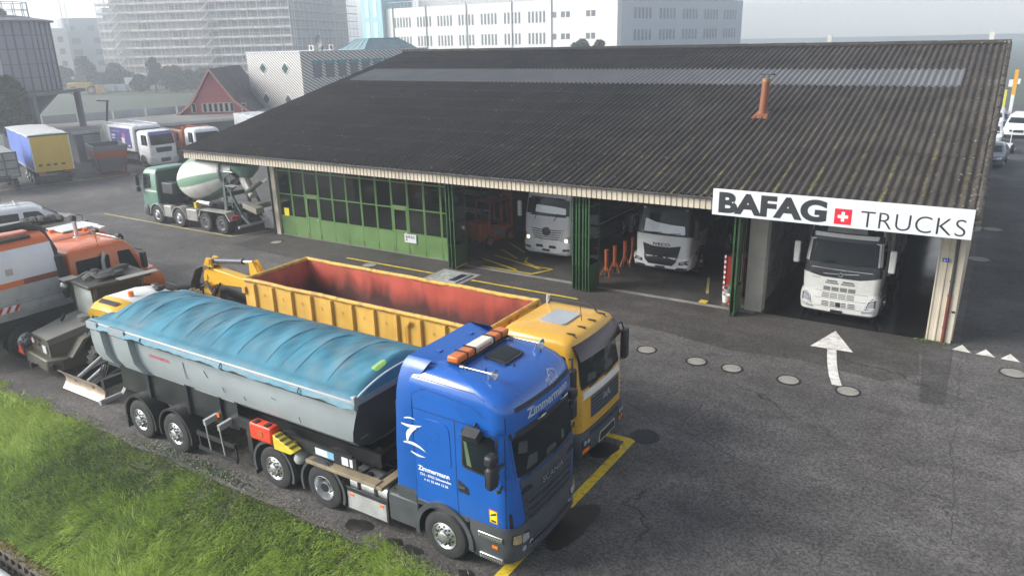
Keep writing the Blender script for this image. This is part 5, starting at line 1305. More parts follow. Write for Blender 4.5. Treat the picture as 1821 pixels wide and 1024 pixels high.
def yellow_lorry():
    T = thing('hook_lift_lorry', 'yellow hook lift lorry with flat cab and dark sun visor, beside the blue tractor', 'truck', (-6.72, 14.25, 0))
    lv = [(0.98, -2.0, 0.0, 1.13, .2, .05, .04), (1.25, -2.0, 0.01, 1.15, .22, .05, .05), (1.85, -2.0, 0.0, 1.16, .22, .05, .06), (2.2, -2.0, -.07, 1.15, .22, .05, .07), (2.85, -2.0, -.17, 1.14, .2, .05, .07),
          (3.02, -2.0, -.20, 1.12, .2, .07, .07), (3.1, -2.0, -.25, 1.08, .2, .08, .07), (3.15, -1.98, -.36, 1.0, .2, .1, .06), (3.18, -1.94, -.6, .84, .2, .1, .04)]
    body = hull(lv, 6, 8); bv = body.bvh(); body.build('cab', YLW, T, smooth=40)
    ws = decal(bv, rpoly([(-0.98, 1.98), (0.98, 1.98), (0.92, 2.86), (-0.92, 2.86)], 0.08), 'F', 0.004, 4).build('windscreen_seal', BLK, T)
    decal(bv, rpoly([(-0.94, 2.03), (0.94, 2.03), (0.89, 2.82), (-0.89, 2.82)], 0.07), 'F', 0.01, 4).build('windscreen', GLS, ws)
    for q in ([(-0.7, 2.08), (-0.3, 2.07), (-0.28, 2.2), (-0.6, 2.26)], [(0.1, 2.07), (0.6, 2.07), (0.56, 2.22), (0.16, 2.18)], [(0.2, 2.35), (0.5, 2.35), (0.48, 2.6), (0.25, 2.6)]): decal(bv, rpoly(q, 0.03), 'F', 0.0125, 2, depth=0.001).build('dash_item', _M['dash_things'], ws)
    wiper(T, bv, -0.65, 1.96, -0.05, 2.05); wiper(T, bv, 0.1, 1.96, 0.75, 2.05)
    # visor
    mb = MB(); rows = []
    for z, d in ((3.02, 0.02), (2.92, 0.10), (2.70, 0.17)):
        rows.append([_cast(bv, 'F', y, z)[0]+Vector((d, 0, 0)) for y in np.linspace(-1.04, 1.04, 13)])
    mb.grid(rows); mb.grid([[p-Vector((0.008, 0, 0.004)) for p in r] for r in rows]); mb.build('sun_visor', mat('smoked_visor', (0.028, 0.010, 0.014), 0.15, 0, 0.2, 3), T, smooth=50)
    mb = MB()
    for y in (-0.75, -0.25, 0.25, 0.75): mb.tube([(-0.55, y, 3.18), (-0.4, y, 3.17), (-0.3, y, 3.10)], 0.014, 6); mb.obox((-0.42, y, 3.18), (0.16, 0.03, 0.03))
    mb.build('visor_bracket', BLK, T)
    for v in 'RL': decal(bv, rpoly([(-1.9, 2.3), (-1.2, 2.3), (-1.2, 2.8), (-1.9, 2.8)], 0.06), v, 0.006).build('side_window', GLS, T)
    for v in 'RL': decal(bv, rpoly([(-1.05, 2.02), (-0.3, 1.98), (-0.38, 2.8), (-1.0, 2.82)], 0.06), v, 0.006).build('side_window', GLS, T)
    band = mat('band_white', (0.62, 0.63, 0.64), 0.4, 0, 0.06, 2)
    st = decal(bv, [(-1.14, 1.76), (1.14, 1.76), (1.14, 1.92), (-1.14, 1.92)], 'F', 0.008, 5, 0.1).build('white_band', band, T)
    for v in 'RL': decal(bv, [(-1.9, 1.76), (-0.12, 1.76), (-0.12, 1.92), (-1.9, 1.92)], v, 0.008, 4).build('white_band', band, T)
    g = decal(bv, rpoly([(-0.62, 1.2), (0.86, 1.2), (0.86, 1.72), (-0.62, 1.72)], 0.04), 'F', 0.012, 3).build('grille', mat('blue_grey_grille', (0.07, 0.09, 0.115), 0.5), T)
    for k in range(5): decal(bv, [(-0.58, 1.25+0.09*k), (0.82, 1.25+0.09*k), (0.82, 1.29+0.09*k), (-0.58, 1.29+0.09*k)], 'F', 0.016, 2).build('grille_slot', GRD, g)
    mb = MB()
    q = [(0.0, 1.62), (0.1, 1.46), (0.2, 1.62), (0.3, 1.46), (0.3, 1.42), (0.19, 1.56), (0.1, 1.40), (0.01, 1.56), (-0.08, 1.42), (-0.08, 1.46)]
    decal(bv, [(p[0]+0.02, p[1]) for p in q], 'F', 0.03, 2, out=mb); mb.build('emblem', ALU, g)
    for v in (1, -1):
        mb = MB()
        for k in range(4):
            p, n = _cast(bv, 'F', v*1.02, 1.18+0.13*k); mb.cyl(p, p+n*0.02, 0.018, n=6)
        mb.build('rivet', STL, T)
    for s, y in ((-1, -1.0),): pass
    lo = [(0.32, -0.75, -0.05, 1.1, .18, .05, .04), (0.45, -0.75, 0.06, 1.2, .22, .05, .06), (0.8, -0.75, 0.08, 1.22, .24, .05, .07), (0.97, -0.75, 0.03, 1.2, .22, .05, .06)]
    bb = hull(lo, 6, 8); b2 = bb.bvh(); bo = bb.build('bumper', mat('bumper_slate', (0.045, 0.055, 0.07), 0.5, 0, 0.1, 2, dirt=0.25, dcol=(0.08, 0.08, 0.08)), T, smooth=40)
    decal(b2, rpoly([(-0.75, 0.84), (0.75, 0.84), (0.72, 0.93), (-0.72, 0.93)], 0.02), 'F', 0.008).build('air_slot', GRD, bo)
    decal(b2, rpoly([(-0.35, 0.45), (0.55, 0.45), (0.5, 0.72), (-0.3, 0.72)], 0.04), 'F', 0.01).build('frame_plate', STL, bo)
    decal(b2, rpoly([(-0.3, 0.49), (0.5, 0.49), (0.46, 0.68), (-0.26, 0.68)], 0.03), 'F', 0.014).build('number_plate_recess', GRD, bo)
    for s in (-1, 1):
        h = decal(b2, rpoly([(s*1.08, 0.6), (s*0.74, 0.62), (s*0.74, 0.82), (s*1.08, 0.82)], 0.05), 'F', 0.008).build('headlight', BLK, T)
        mb = MB()
        for y in (0.98, 0.83):
            p, n = _cast(b2, 'F', s*y, 0.745); mb.cyl(p, p+n*0.014, 0.06, n=14)
        mb.build('lens', LMP, h)
        decal(b2, rpoly([(s*1.06, 0.50), (s*0.78, 0.50), (s*0.78, 0.585), (s*1.06, 0.585)], 0.02), 'F', 0.012).build('indicator', AMB, h)
        mb = MB(); mb.obox((-0.1, s*1.36, 2.28), (0.16, 0.22, 0.75)); m = mb.build('mirror', BLK, T, bevel=0.04)
        mb = MB(); mb.tube([(-0.3, s*1.1, 2.75), (-0.15, s*1.25, 2.85), (-0.1, s*1.34, 2.6)], 0.022, 8); mb.tube([(-0.1, s*1.14, 1.95), (-0.08, s*1.3, 1.92), (-0.1, s*1.34, 2.0)], 0.022, 8); mb.build('mirror_arm', BLK, m)
        mb = MB(); mb.box(-1.95, -0.75, s*1.02, s*1.12, 0.45, 0.97); mb.build('step_panel', CHS, T)
        mb = MB(); arch(mb, (-1.35, 0, 0.5), 0.58, s*1.22, s*0.8, 0.03, -0.1, PI+0.1, 16); mb.build('mudguard', BLK, T)
    mb = MB(); P = rpoly([(-1.45, -0.42), (-0.8, -0.40), (-0.8, 0.40), (-1.45, 0.42)], 0.1); decal(bv, P, 'T', 0.035, 2, depth=0.05, out=mb); mb.build('roof_hatch', mat('hatch_grey', (0.30, 0.32, 0.34), 0.5, 0, 0.1, 2), T)
    mb = MB(); mb.tube([(-1.85, 0.72, 3.2), (-1.8, 0.8, 3.32), (-0.75, 0.8, 3.34), (-0.55, 0.74, 3.2)], 0.022, 8); mb.build('roof_rail', BLK, T)
    mb = MB(); mb.tube([(-0.62, 0.1, 3.18), (-0.66, 0.1, 3.55)], 0.008, 5); mb.build('aerial', BLK, T)
    mb = MB(); mb.cyl((-1.95, 0.9, 3.12), (-1.95, 0.9, 3.34), 0.055, n=10); mb.build('beacon_base', STL, T)
    mb = MB(); mb.tube([(-2.35, -0.75, 1.0), (-2.35, -0.75, 2.3), (-2.37, -0.75, 2.42), (-2.52, -0.75, 2.5)], 0.085, 12); mb.build('exhaust_stack', RUST, T)
    mb = MB(); mb.cyl((-2.35, -0.75, 0.9), (-2.35, -0.75, 2.05), 0.13, n=14); mb.build('exhaust_shield', STL, T)
    mb = frame_rails(MB(), -11.2, -0.6, 0.72, 1.0); mb.box(-2.1, -0.3, -0.85, 0.85, 0.5, 0.98); mb.box(-11.0, -2.6, -0.5, 0.5, 1.0, 1.1); mb.build('chassis', CHS, T)
    axle_wheels(T, -1.35, 0.5, 1.2, 0.5, 0.31, 'front'); axle_wheels(T, -5.6, 0.5, 1.22, 0.5, 0.5, 'rear'); axle_wheels(T, -6.95, 0.5, 1.22, 0.5, 0.5, 'rear')
    for x in (-5.6, -6.95):
        for s in (-1, 1): mb = MB(); arch(mb, (x, 0, 0.5), 0.58, s*1.24, s*0.7, 0.02, 0.1, PI-0.1, 14); mb.build('mudguard', BLK, T)
yellow_lorry()

# ------------------------------------------------------------------ lorries standing in the bays (nose towards the yard)
def tread_chassis(T, L_=8.0, hw=1.25, w1=-1.35, rear=(-5.2, -6.55), front='front'):
    mb = frame_rails(MB(), -L_, -0.7, 0.72, 1.0); mb.box(-2.2, -0.5, -0.8, 0.8, 0.5, 0.98); mb.build('chassis', CHS, T)
    axle_wheels(T, w1, 0.5, hw, 0.5, 0.31, 'front')
    for x in rear: axle_wheels(T, x, 0.5, hw, 0.5, 0.5, 'rear')
    for s in (-1, 1):
        mb = MB(); arch(mb, (w1, 0, 0.5), 0.6, s*(hw+0.01), s*0.8, 0.03, -0.2, PI+0.2, 16); mb.build('mudguard', GRY, T)
def mirrors(T, x, y, z, h=0.7, col=None, arm=True):
    for s in (-1, 1):
        mb = MB(); mb.obox((x, s*y, z), (0.14, 0.2, h)); m = mb.build('mirror', col or BLK, T, bevel=0.045)
        mb = MB(); mb.tube([(x-0.1, s*(y-0.3), z+h*0.45), (x-0.02, s*(y-0.12), z+h*0.5), (x, s*y, z+h*0.4)], 0.022, 8); mb.tube([(x-0.05, s*(y-0.3), z-h*0.42), (x, s*y, z-h*0.4)], 0.02, 8); mb.build('mirror_arm', BLK, m)
        mb = MB(); mb.box(x-0.078, x-0.073, s*y-0.08, s*y+0.08, z-h*0.42, z+h*0.4); mb.build('mirror_glass', MIR, m)
def decal_f(T, bv, name, m, poly, off=0.008, r=0.03, rings=3, parent=None, view='F', step=0.2):
    return decal(bv, rpoly(poly, r) if r else poly, view, off, rings, step).build(name, m, parent or T)
def ftext(bv, body, y0, y1, z0, z1, off, m, T, bold=0.01):
    t = text_mb(body, 1.0, bold=bold); a = np.array(t.v); mn, mx = a.min(0), a.max(0); vs = []
    for p in t.v:
        h, nn = _cast(bv, 'F', y0+(p[0]-mn[0])/(mx[0]-mn[0])*(y1-y0), z0+(p[1]-mn[1])/(mx[1]-mn[1])*(z1-z0)); vs.append(h+nn*off)
    mb = MB(); mb.add(vs, t.f); return mb.build('lettering', m, T, smooth=0)

CREAM = mat('cream_white_paint', (0.62, 0.615, 0.58), 0.28, 0, 0.05, 1.5, coat=0.4)
SILV = mat('silver_grey_paint', (0.60, 0.61, 0.63), 0.35, 0.1, 0.06, 1.5, coat=0.4)
SKYREFL = mat('windscreen_reflection', (0.78, 0.82, 0.85), 0.35, 0.1, 0.15, 2)  # pale colour for the bright sky reflection painted on windscreens

def white_truck():
    T = thing('cab_over_truck', 'cream white truck with black windscreen band standing under the sign board', 'truck', (-3.62, 25.85, 0), R(-90))
    lv = [(0.95, -2.2, -0.02, 1.17, .2, .05, .06), (1.35, -2.2, 0.0, 1.2, .22, .05, .08), (1.62, -2.2, -0.01, 1.21, .22, .05, .09), (2.0, -2.2, -.07, 1.2, .22, .05, .1), (2.75, -2.2, -.22, 1.16, .24, .05, .11),
          (2.95, -2.2, -.26, 1.14, .26, .06, .11), (3.2, -2.2, -.38, 1.1, .3, .08, .12), (3.45, -2.2, -.62, 1.04, .36, .12, .12), (3.6, -2.2, -.95, .95, .4, .16, .1), (3.68, -2.15, -1.3, .8, .35, .16, .05)]
    b = hull(lv, 6, 9); bv = b.bvh(); bandm = mat('band_black', (0.02, 0.021, 0.023), 0.35, 0, 0.1, 2)
    for i, f in enumerate(b.f):
        zc = sum(b.v[k][2] for k in f)/len(f); xc = sum(b.v[k][0] for k in f)/len(f)
        if xc > -0.5 and (1.6 < zc < 2.0 or 2.7 < zc < 3.3): b.m[i] = 1
    b.build('cab', [CREAM, bandm], T, smooth=40)
    w = decal_f(T, bv, 'windscreen_band', bandm, [(-1.13, 1.62), (-0.6, 1.52), (0.6, 1.52), (1.13, 1.62), (1.13, 1.98), (1.08, 2.98), (0.9, 3.3), (-0.9, 3.3), (-1.08, 2.98), (-1.13, 1.98)], 0.006, 0.06, 6, step=0.12)
    decal_f(T, bv, 'windscreen', GLS, [(-1.06, 1.98), (1.06, 1.98), (1.02, 2.72), (-1.02, 2.72)], 0.011, 0.06, 4, w)
    decal_f(T, bv, 'visor', CREAM, [(-0.96, 2.84), (0.96, 2.84), (0.97, 2.96), (-0.97, 2.96)], 0.05, 0.02, 3)
    decal_f(T, bv, 'roof_panel', mat('panel_grey', (0.30, 0.30, 0.30), 0.5), [(-0.62, 3.0), (0.62, 3.0), (0.58, 3.25), (-0.58, 3.25)], 0.014, 0.02, 3, w)
    for y in (-0.85, 0.85): decal_f(T, bv, 'marker_lamp', LMP, [(y-0.05, 3.12), (y+0.05, 3.12), (y+0.05, 3.16), (y-0.05, 3.16)], 0.02, 0.01, 2)
    wiper(T, bv, -0.8, 1.93, -0.05, 2.02); wiper(T, bv, 0.1, 1.93, 0.85, 2.02)
    # emblem: ring with a diagonal bar line, pale
    mb = MB()
    for a, c in (((-0.55, 1.62), (-0.08, 1.65)), ((0.08, 1.66), (0.55, 1.70)), ((-0.95, 1.80), (0.95, 1.78))):
        decal(bv, [(a[0], a[1]), (c[0], c[1]), (c[0], c[1]+0.018), (a[0], a[1]+0.018)], 'F', 0.014, 2, out=mb)
    p, n = _cast(bv, 'F', 0, 1.64); mb.lathe([(0.045, 0.01), (0.075, 0.012), (0.075, 0.03), (0.045, 0.03)], p, 'x', 18)
    mb.build('emblem', ALU, T)
    # lower front panel
    lo = [(0.24, -0.85, -0.10, 1.08, .2, .05, .06), (0.34, -0.85, 0.03, 1.2, .24, .05, .09), (0.6, -0.85, 0.07, 1.245, .26, .05, .1), (0.85, -0.85, 0.06, 1.245, .26, .05, .1), (1.02, -0.85, 0.03, 1.21, .24, .05, .09)]
    lb = hull(lo, 6, 9); b2 = lb.bvh(); lo_ = lb.build('bumper', CREAM, T, smooth=40)
    gm = mat('mesh_grey', (0.16, 0.16, 0.155), 0.6)
    for y0, y1 in ((-0.42, -0.08), (0.08, 0.42)):
        decal_f(T, bv, 'air_slot', GRD, [(y0, 1.38), (y1, 1.38), (y1, 1.42), (y0, 1.42)], 0.008, 0.01, 2)
        decal_f(T, bv, 'mesh_panel', gm, [(y0-0.04, 1.30), (y1+0.04, 1.30), (y1+0.04, 1.355), (y0-0.04, 1.355)], 0.006, 0.01, 2)
    for k in range(4):
        y0 = -0.5+0.26*k
        decal_f(T, bv, 'mesh_panel', gm, [(y0, 1.06), (y0+0.22, 1.06), (y0+0.22, 1.2), (y0, 1.2)], 0.006, 0.01, 2)
        for z in (0.96, 0.90, 0.84): decal_f(T, b2 if z < 1.0 else bv, 'grille_slot', GRD, [(y0-0.02, z), (y0+0.21, z), (y0+0.21, z+0.026), (y0-0.02, z+0.026)], 0.008, 0.006, 2)
    for y0, y1 in ((-0.5, -0.28), (-0.23, -0.08), (0.12, 0.27), (0.32, 0.54)):
        for z in (0.55, 0.61, 0.67): decal_f(T, b2, 'grille_slot', GRD, [(y0, z), (y1, z), (y1, z+0.028), (y0, z+0.028)], 0.008, 0.006, 2)
    decal_f(T, b2, 'radar_sensor', BLK, [(-0.06, 0.54), (0.1, 0.54), (0.1, 0.70), (-0.06, 0.70)], 0.01, 0.01, 2)
    np_ = decal_f(T, b2, 'number_plate', BLK, [(-0.2, 0.33), (0.18, 0.33), (0.18, 0.42), (-0.2, 0.42)], 0.012, 0.01, 2)
    ln = mat('thin_gap', (0.2, 0.2, 0.19), 0.6)
    for q in (((-0.75, 1.02), (0.9, 1.02)), ((-0.75, 0.79), (0.85, 0.79)), ((-0.72, 0.5), (0.8, 0.5))): decal_f(T, b2 if q[0][1] < 1.0 else bv, 'panel_gap', ln, [(q[0][0], q[0][1]), (q[1][0], q[1][1]), (q[1][0], q[1][1]+0.012), (q[0][0], q[0][1]+0.012)], 0.005, 0, 2)
    ftext(bv, 'VOLVO', -0.88, -0.62, 1.45, 1.49, 0.006, gm, T, 0.005)
    for s in (-1, 1):
        h = decal_f(T, b2, 'headlight', GRL, [(s*1.14, 0.62), (s*0.82, 0.56), (s*0.9, 0.86), (s*1.05, 0.95), (s*1.14, 0.93)], 0.012, 0.03, 3)
        decal_f(T, b2, 'lens', LMP, [(s*1.10, 0.66), (s*0.9, 0.62), (s*0.94, 0.82), (s*1.09, 0.88)], 0.018, 0.03, 2, h)
        mb = MB(); pts = []
        for y, z in ((1.12, 0.92), (0.92, 0.86), (0.85, 0.60), (1.12, 0.635)):
            p, n = _cast(b2, 'F', s*y, z); pts.append(p+n*0.02)
        mb.tube(pts, 0.014, 6); mb.build('light_guide', mat('led_white', (0.8, 0.82, 0.85), 0.3), h)
        decal_f(T, b2, 'fog_lamp', LMP, [(s*1.1, 0.44), (s*0.75, 0.42), (s*0.76, 0.5), (s*1.12, 0.545)], 0.01, 0.02, 2)
        v = 'R' if s < 0 else 'L'
        decal_f(T, bv, 'side_window', GLS, [(-1.0, 1.9), (-0.3, 1.85), (-0.4, 2.7), (-1.0, 2.72)], 0.008, 0.06, 3, None, v)
        mb = MB(); mb.box(-0.82, -0.3, s*1.2, s*1.235, 0.35, 0.95); mb.build('step_panel', GRY, T)
    mirrors(T, -0.12, 1.47, 2.25, 0.75, CREAM)
    mb = MB(); mb.box(-7.6, -2.6, -1.24, 1.24, 1.05, 3.55); mb.build('box_body', CREAM, T, bevel=0.03)
    tread_chassis(T, 8.0)
white_truck()

def grey_truck():
    T = thing('cab_over_truck', 'silver grey truck with lit headlamps and slatted grille in the middle bay', 'truck', (-15.92, 27.72, 0), R(-90))
    lv = [(0.85, -2.2, 0.0, 1.17, .2, .05, .06), (1.3, -2.2, 0.02, 1.19, .22, .05, .07), (1.95, -2.2, -.03, 1.19, .22, .05, .08), (2.6, -2.2, -.16, 1.16, .24, .05, .09), (2.85, -2.2, -.21, 1.15, .24, .05, .1),
          (3.1, -2.2, -.32, 1.1, .3, .08, .1), (3.35, -2.2, -.6, 1.02, .35, .12, .1), (3.5, -2.2, -1.0, .9, .35, .14, .06)]
    b = hull(lv, 6, 9); bv = b.bvh(); b.build('cab', SILV, T, smooth=40)
    w = decal_f(T, bv, 'windscreen_seal', BLK, [(-1.12, 1.98), (1.12, 1.98), (1.06, 2.78), (-1.06, 2.78)], 0.005, 0.06, 4)
    decal_f(T, bv, 'windscreen', GLS, [(-1.05, 2.04), (1.05, 2.04), (1.01, 2.7), (-1.01, 2.7)], 0.010, 0.05, 4, w)
    decal_f(T, bv, 'windscreen_reflection', SKYREFL, [(-0.6, 2.12), (0.9, 2.10), (0.88, 2.36), (0.3, 2.42), (-0.58, 2.44)], 0.013, 0.05, 3, w)  # painted reflection patch low on the glass
    wiper(T, bv, -0.6, 1.8, -0.5, 2.15); wiper(T, bv, 0.35, 1.8, 0.55, 2.12)
    g = decal_f(T, bv, 'grille', SILV, [(-0.68, 0.92), (-0.3, 0.84), (0.3, 0.84), (0.68, 0.92), (0.84, 1.5), (-0.84, 1.5)], 0.02, 0.05, 4)
    for k in range(5):
        z = 0.98+0.1*k; hw = 0.62+0.035*k
        decal_f(T, bv, 'grille_slot', GRD, [(-hw, z+0.02), (-hw*0.5, z-0.012), (hw*0.5, z-0.012), (hw, z+0.02), (hw, z+0.052), (hw*0.5, z+0.02), (-hw*0.5, z+0.02), (-hw, z+0.052)], 0.026, 0.0, 3, g)
    mb = MB(); p, n = _cast(bv, 'F', 0, 1.33); p = p+n*0.03
    mb.lathe([(0.0, 0.0), (0.19, 0.0), (0.19, 0.04), (0.0, 0.045)], p, 'x', 24, mi=0)
    mb.lathe([(0.165, 0.044), (0.19, 0.05), (0.175, 0.056)], p, 'x', 24, mi=1)
    for a in (90, 210, 330): mb.bar(p+Vector((0.05, 0, 0)), p+Vector((0.05, math.cos(R(a))*0.165, math.sin(R(a))*0.165)), 0.028, 0.02, mi=1)
    mb.build('emblem', [BLK, mat('dim_chrome', (0.12, 0.12, 0.13), 0.3, 0.6)], g)
    lo = [(0.28, -0.8, -0.06, 1.1, .2, .05, .05), (0.38, -0.8, 0.05, 1.2, .24, .05, .08), (0.7, -0.8, 0.08, 1.22, .25, .05, .08), (0.9, -0.8, 0.04, 1.2, .24, .05, .08)]
    lb = hull(lo, 6, 9); b2 = lb.bvh(); lb.build('bumper', SILV, T, smooth=40)
    for y0, y1 in ((-0.52, -0.14), (0.14, 0.5)): decal_f(T, b2, 'air_slot', GRD, [(y0, 0.6), (y1, 0.6), (y1-0.02, 0.72), (y0+0.02, 0.72)], 0.008, 0.02, 2)
    decal_f(T, b2, 'number_plate', BLK, [(-0.2, 0.44), (0.18, 0.44), (0.18, 0.54), (-0.2, 0.54)], 0.012, 0.01, 2)
    for s in (-1, 1):
        h = decal_f(T, bv, 'headlight', LMP, [(s*1.1, 0.88), (s*0.82, 0.86), (s*0.86, 1.04), (s*1.0, 1.18), (s*1.12, 1.2)], 0.012, 0.03, 3)
        mb = MB(); p, n = _cast(bv, 'F', s*0.95, 0.98); mb.cyl(p, p+n*0.025, 0.085, n=14); mb.build('lit_lamp', mat('lit_headlamp', (0.8, 0.7, 0.5), 0.3, emit=(1.0, 0.75, 0.45, 0.9)), h)
        decal_f(T, b2, 'fog_lamp', BLK, [(s*1.1, 0.52), (s*0.8, 0.5), (s*0.8, 0.6), (s*1.1, 0.63)], 0.008, 0.02, 2)
        v = 'R' if s < 0 else 'L'
        decal_f(T, bv, 'side_window', GLS, [(-1.0, 1.9), (-0.35, 1.85), (-0.42, 2.65), (-1.0, 2.68)], 0.008, 0.06, 3, None, v)
        mb = MB(); mb.box(-0.8, -0.28, s*1.17, s*1.21, 0.35, 0.84); mb.build('step_panel', SILV, T)
    mirrors(T, -0.1, 1.42, 2.2, 0.7, SILV)
    tread_chassis(T, 9.0)
    mb = MB(); mb.box(-9.0, -2.7, -1.2, 1.2, 1.05, 1.25); mb.build('flat_bed', CHS, T)
    mb = MB()
    for s in (-1, 1): mb.box(-9.0, -2.7, s*1.201, s*1.24, 1.15, 1.2)
    mb.build('edge_rail', STL, T)
    for s in (-1, 1): mb = MB(); mb.box(-6.5, -2.9, s*1.1, s*1.2, 0.4, 0.95); mb.build('side_skirt', mat('dim_skirt', (0.09, 0.09, 0.09), 0.5), T)
grey_truck()

def black_nose_truck():
    T = thing('cab_over_truck', 'white truck with big black grille and black cab roof beside the orange stands', 'truck', (-10.66, 27.8, 0), R(-90))
    W = mat('matt_white', (0.72, 0.73, 0.73), 0.45, 0, 0.07, 1.5, dirt=0.1)
    DK = mat('cab_black', (0.016, 0.016, 0.018), 0.45, 0, 0.15, 2)
    lv = [(0.8, -2.1, 0.02, 1.12, .22, .05, .08), (1.2, -2.1, 0.02, 1.15, .24, .05, .1), (1.62, -2.1, -0.02, 1.17, .24, .05, .1), (1.72, -2.1, -0.04, 1.17, .24, .05, .1)]
    b = hull(lv, 6, 9); bv = b.bvh(); b.build('cab_front', W, T, smooth=40)
    lv = [(1.725, -2.1, -0.045, 1.165, .24, .05, .1), (2.2, -2.1, -.14, 1.14, .24, .05, .1), (2.65, -2.1, -.24, 1.10, .26, .05, .1), (2.9, -2.1, -.32, 1.06, .3, .08, .1), (3.02, -2.1, -.5, .98, .3, .1, .08), (3.08, -2.05, -.75, .85, .3, .1, .05)]
    u = hull(lv, 6, 9); bu = u.bvh(); u.build('cab', DK, T, smooth=40)
    w = decal_f(T, bu, 'windscreen', GLS, [(-1.06, 1.76), (1.06, 1.76), (1.02, 2.55), (-1.02, 2.55)], 0.008, 0.06, 4)
    decal_f(T, bu, 'windscreen_reflection', SKYREFL, [(-0.8, 1.82), (0.92, 1.80), (0.88, 2.14), (0.3, 2.16), (-0.3, 2.22), (-0.78, 2.34)], 0.012, 0.05, 3, w)  # bright reflection laid on the glass as a pale patch
    wiper(T, bu, -0.75, 1.79, 0.0, 1.84); wiper(T, bu, 0.1, 1.79, 0.75, 1.84)
    for y in (-0.88, 0.88): decal_f(T, bu, 'marker_lamp', LMP, [(y-0.07, 2.72), (y+0.07, 2.72), (y+0.07, 2.76), (y-0.07, 2.76)], 0.02, 0.01, 2)
    ftext(bv, 'IVECO', -0.36, 0.36, 1.30, 1.42, 0.012, INK, T, 0.03)
    lo = [(0.34, -0.8, -0.04, 1.1, .2, .05, .08), (0.42, -0.8, 0.08, 1.2, .24, .05, .12), (0.72, -0.8, 0.13, 1.25, .28, .05, .13), (0.88, -0.8, 0.10, 1.22, .26, .05, .12)]
    lb = hull(lo, 6, 9); b2 = lb.bvh(); lb.build('bumper', W, T, smooth=40)
    mb2 = MB(); mb2.merge(b); mb2.merge(lb); b3 = mb2.bvh()
    g = decal_f(T, b3, 'grille', GRD, [(-0.5, 0.55), (0.5, 0.55), (0.66, 0.72), (0.80, 1.36), (0.35, 1.27), (-0.35, 1.27), (-0.80, 1.36), (-0.66, 0.72)], 0.018, 0.03, 5, step=0.1)
    for k in range(5): decal_f(T, b3, 'grille_slat', mat('slat_black', (0.02, 0.02, 0.022), 0.45), [(-0.58-0.02*k, 0.66+0.115*k), (0.58+0.02*k, 0.66+0.115*k), (0.58+0.02*k, 0.70+0.115*k), (-0.58-0.02*k, 0.70+0.115*k)], 0.03, 0.01, 2, g)
    decal_f(T, b2, 'number_plate', BLK, [(-0.2, 0.42), (0.2, 0.42), (0.2, 0.5), (-0.2, 0.5)], 0.012, 0.01, 2)
    for s in (-1, 1):
        h = decal_f(T, b2, 'headlight', BLK, [(s*1.14, 0.64), (s*0.76, 0.6), (s*0.78, 0.74), (s*1.14, 0.86)], 0.01, 0.03, 3)
        decal_f(T, b2, 'lens', LMP, [(s*1.0, 0.66), (s*0.84, 0.65), (s*0.86, 0.73), (s*1.0, 0.76)], 0.016, 0.02, 2, h)
        decal_f(T, b2, 'light_guide', WHT, [(s*1.12, 0.81), (s*0.8, 0.725), (s*0.8, 0.745), (s*1.12, 0.84)], 0.018, 0.0, 2, h)
        decal_f(T, b2, 'lower_trim', BLK, [(s*1.08, 0.40), (s*0.62, 0.40), (s*0.70, 0.48), (s*1.1, 0.5)], 0.008, 0.02, 2)
        v = 'R' if s < 0 else 'L'
        decal_f(T, bu, 'side_window', GLS, [(-1.0, 1.8), (-0.35, 1.76), (-0.45, 2.5), (-1.0, 2.52)], 0.008, 0.05, 3, None, v)
    mirrors(T, -0.15, 1.38, 2.05, 0.75, DK)
    tread_chassis(T, 8.5, 1.22)
    mb = MB(); mb.box(-8.4, -2.9, -1.2, 1.2, 1.05, 1.9); mb.build('tipper_body', CHS, T)
    mb = MB()
    for s in (-1, 1): mb.box(-8.4, -2.9, s*1.201, s*1.23, 1.86, 1.9)
    mb.build('edge_rail', STL, T)
    mb = MB(); mb.box(-2.6, -2.4, 1.12, 1.3, 2.35, 2.75); mb.build('striped_marker', mat('striped_red', (0.5, 0.06, 0.05), 0.5), T)
black_nose_truck()

# ------------------------------------------------------------------ loose things in the bays
ORG = mat('orange_enamel', (0.40, 0.09, 0.02), 0.45, 0, 0.12, 2.5, dirt=0.3, dcol=(0.14, 0.05, 0.02))
def axle_stand():
    T = thing('axle_stand', 'orange axle stand', 'axle stand', (0, 0, 0), 0, 'orange axle stands between the bays')
    mb = MB(); mb.cyl((0, 0, 0.25), (0, 0, 1.1), 0.075, 0.075, 14); mb.build('column', ORG, T)
    mb = MB(); mb.cyl((0, 0, 1.101), (0, 0, 1.14), 0.09, 0.09, 14); mb.build('head', ORG, T)
    for k in range(3):
        a = R(90+120*k); mb = MB(); mb.bar((math.cos(a)*0.07, math.sin(a)*0.07, 0.42), (math.cos(a)*0.25, math.sin(a)*0.25, 0.02), 0.05, 0.03); mb.build('leg', ORG, T)
    mb = MB(); mb.cyl((0, 0, 0.02), (0, 0, 0.25), 0.05, n=10); mb.build('foot', CHS, T)
    return T
st0 = axle_stand()
SP = [(-12.05, 26.3, 'orange axle stand closest to the folded green doors'), (-12.0, 27.0, 'second orange axle stand behind the folded green doors'), (-11.95, 27.9, 'third orange axle stand in the row, near the black grille truck'), (-11.9, 28.6, 'rearmost orange axle stand in the row beside the white truck')]
for i, (x, y, l) in enumerate(SP):
    if i == 0: st0.location = (x-0.55, y+0.5, 0.004); st0['label'] = l
    else: copy_tree(st0, (x-0.55, y+0.5, 0.004), 0.3*i, l)

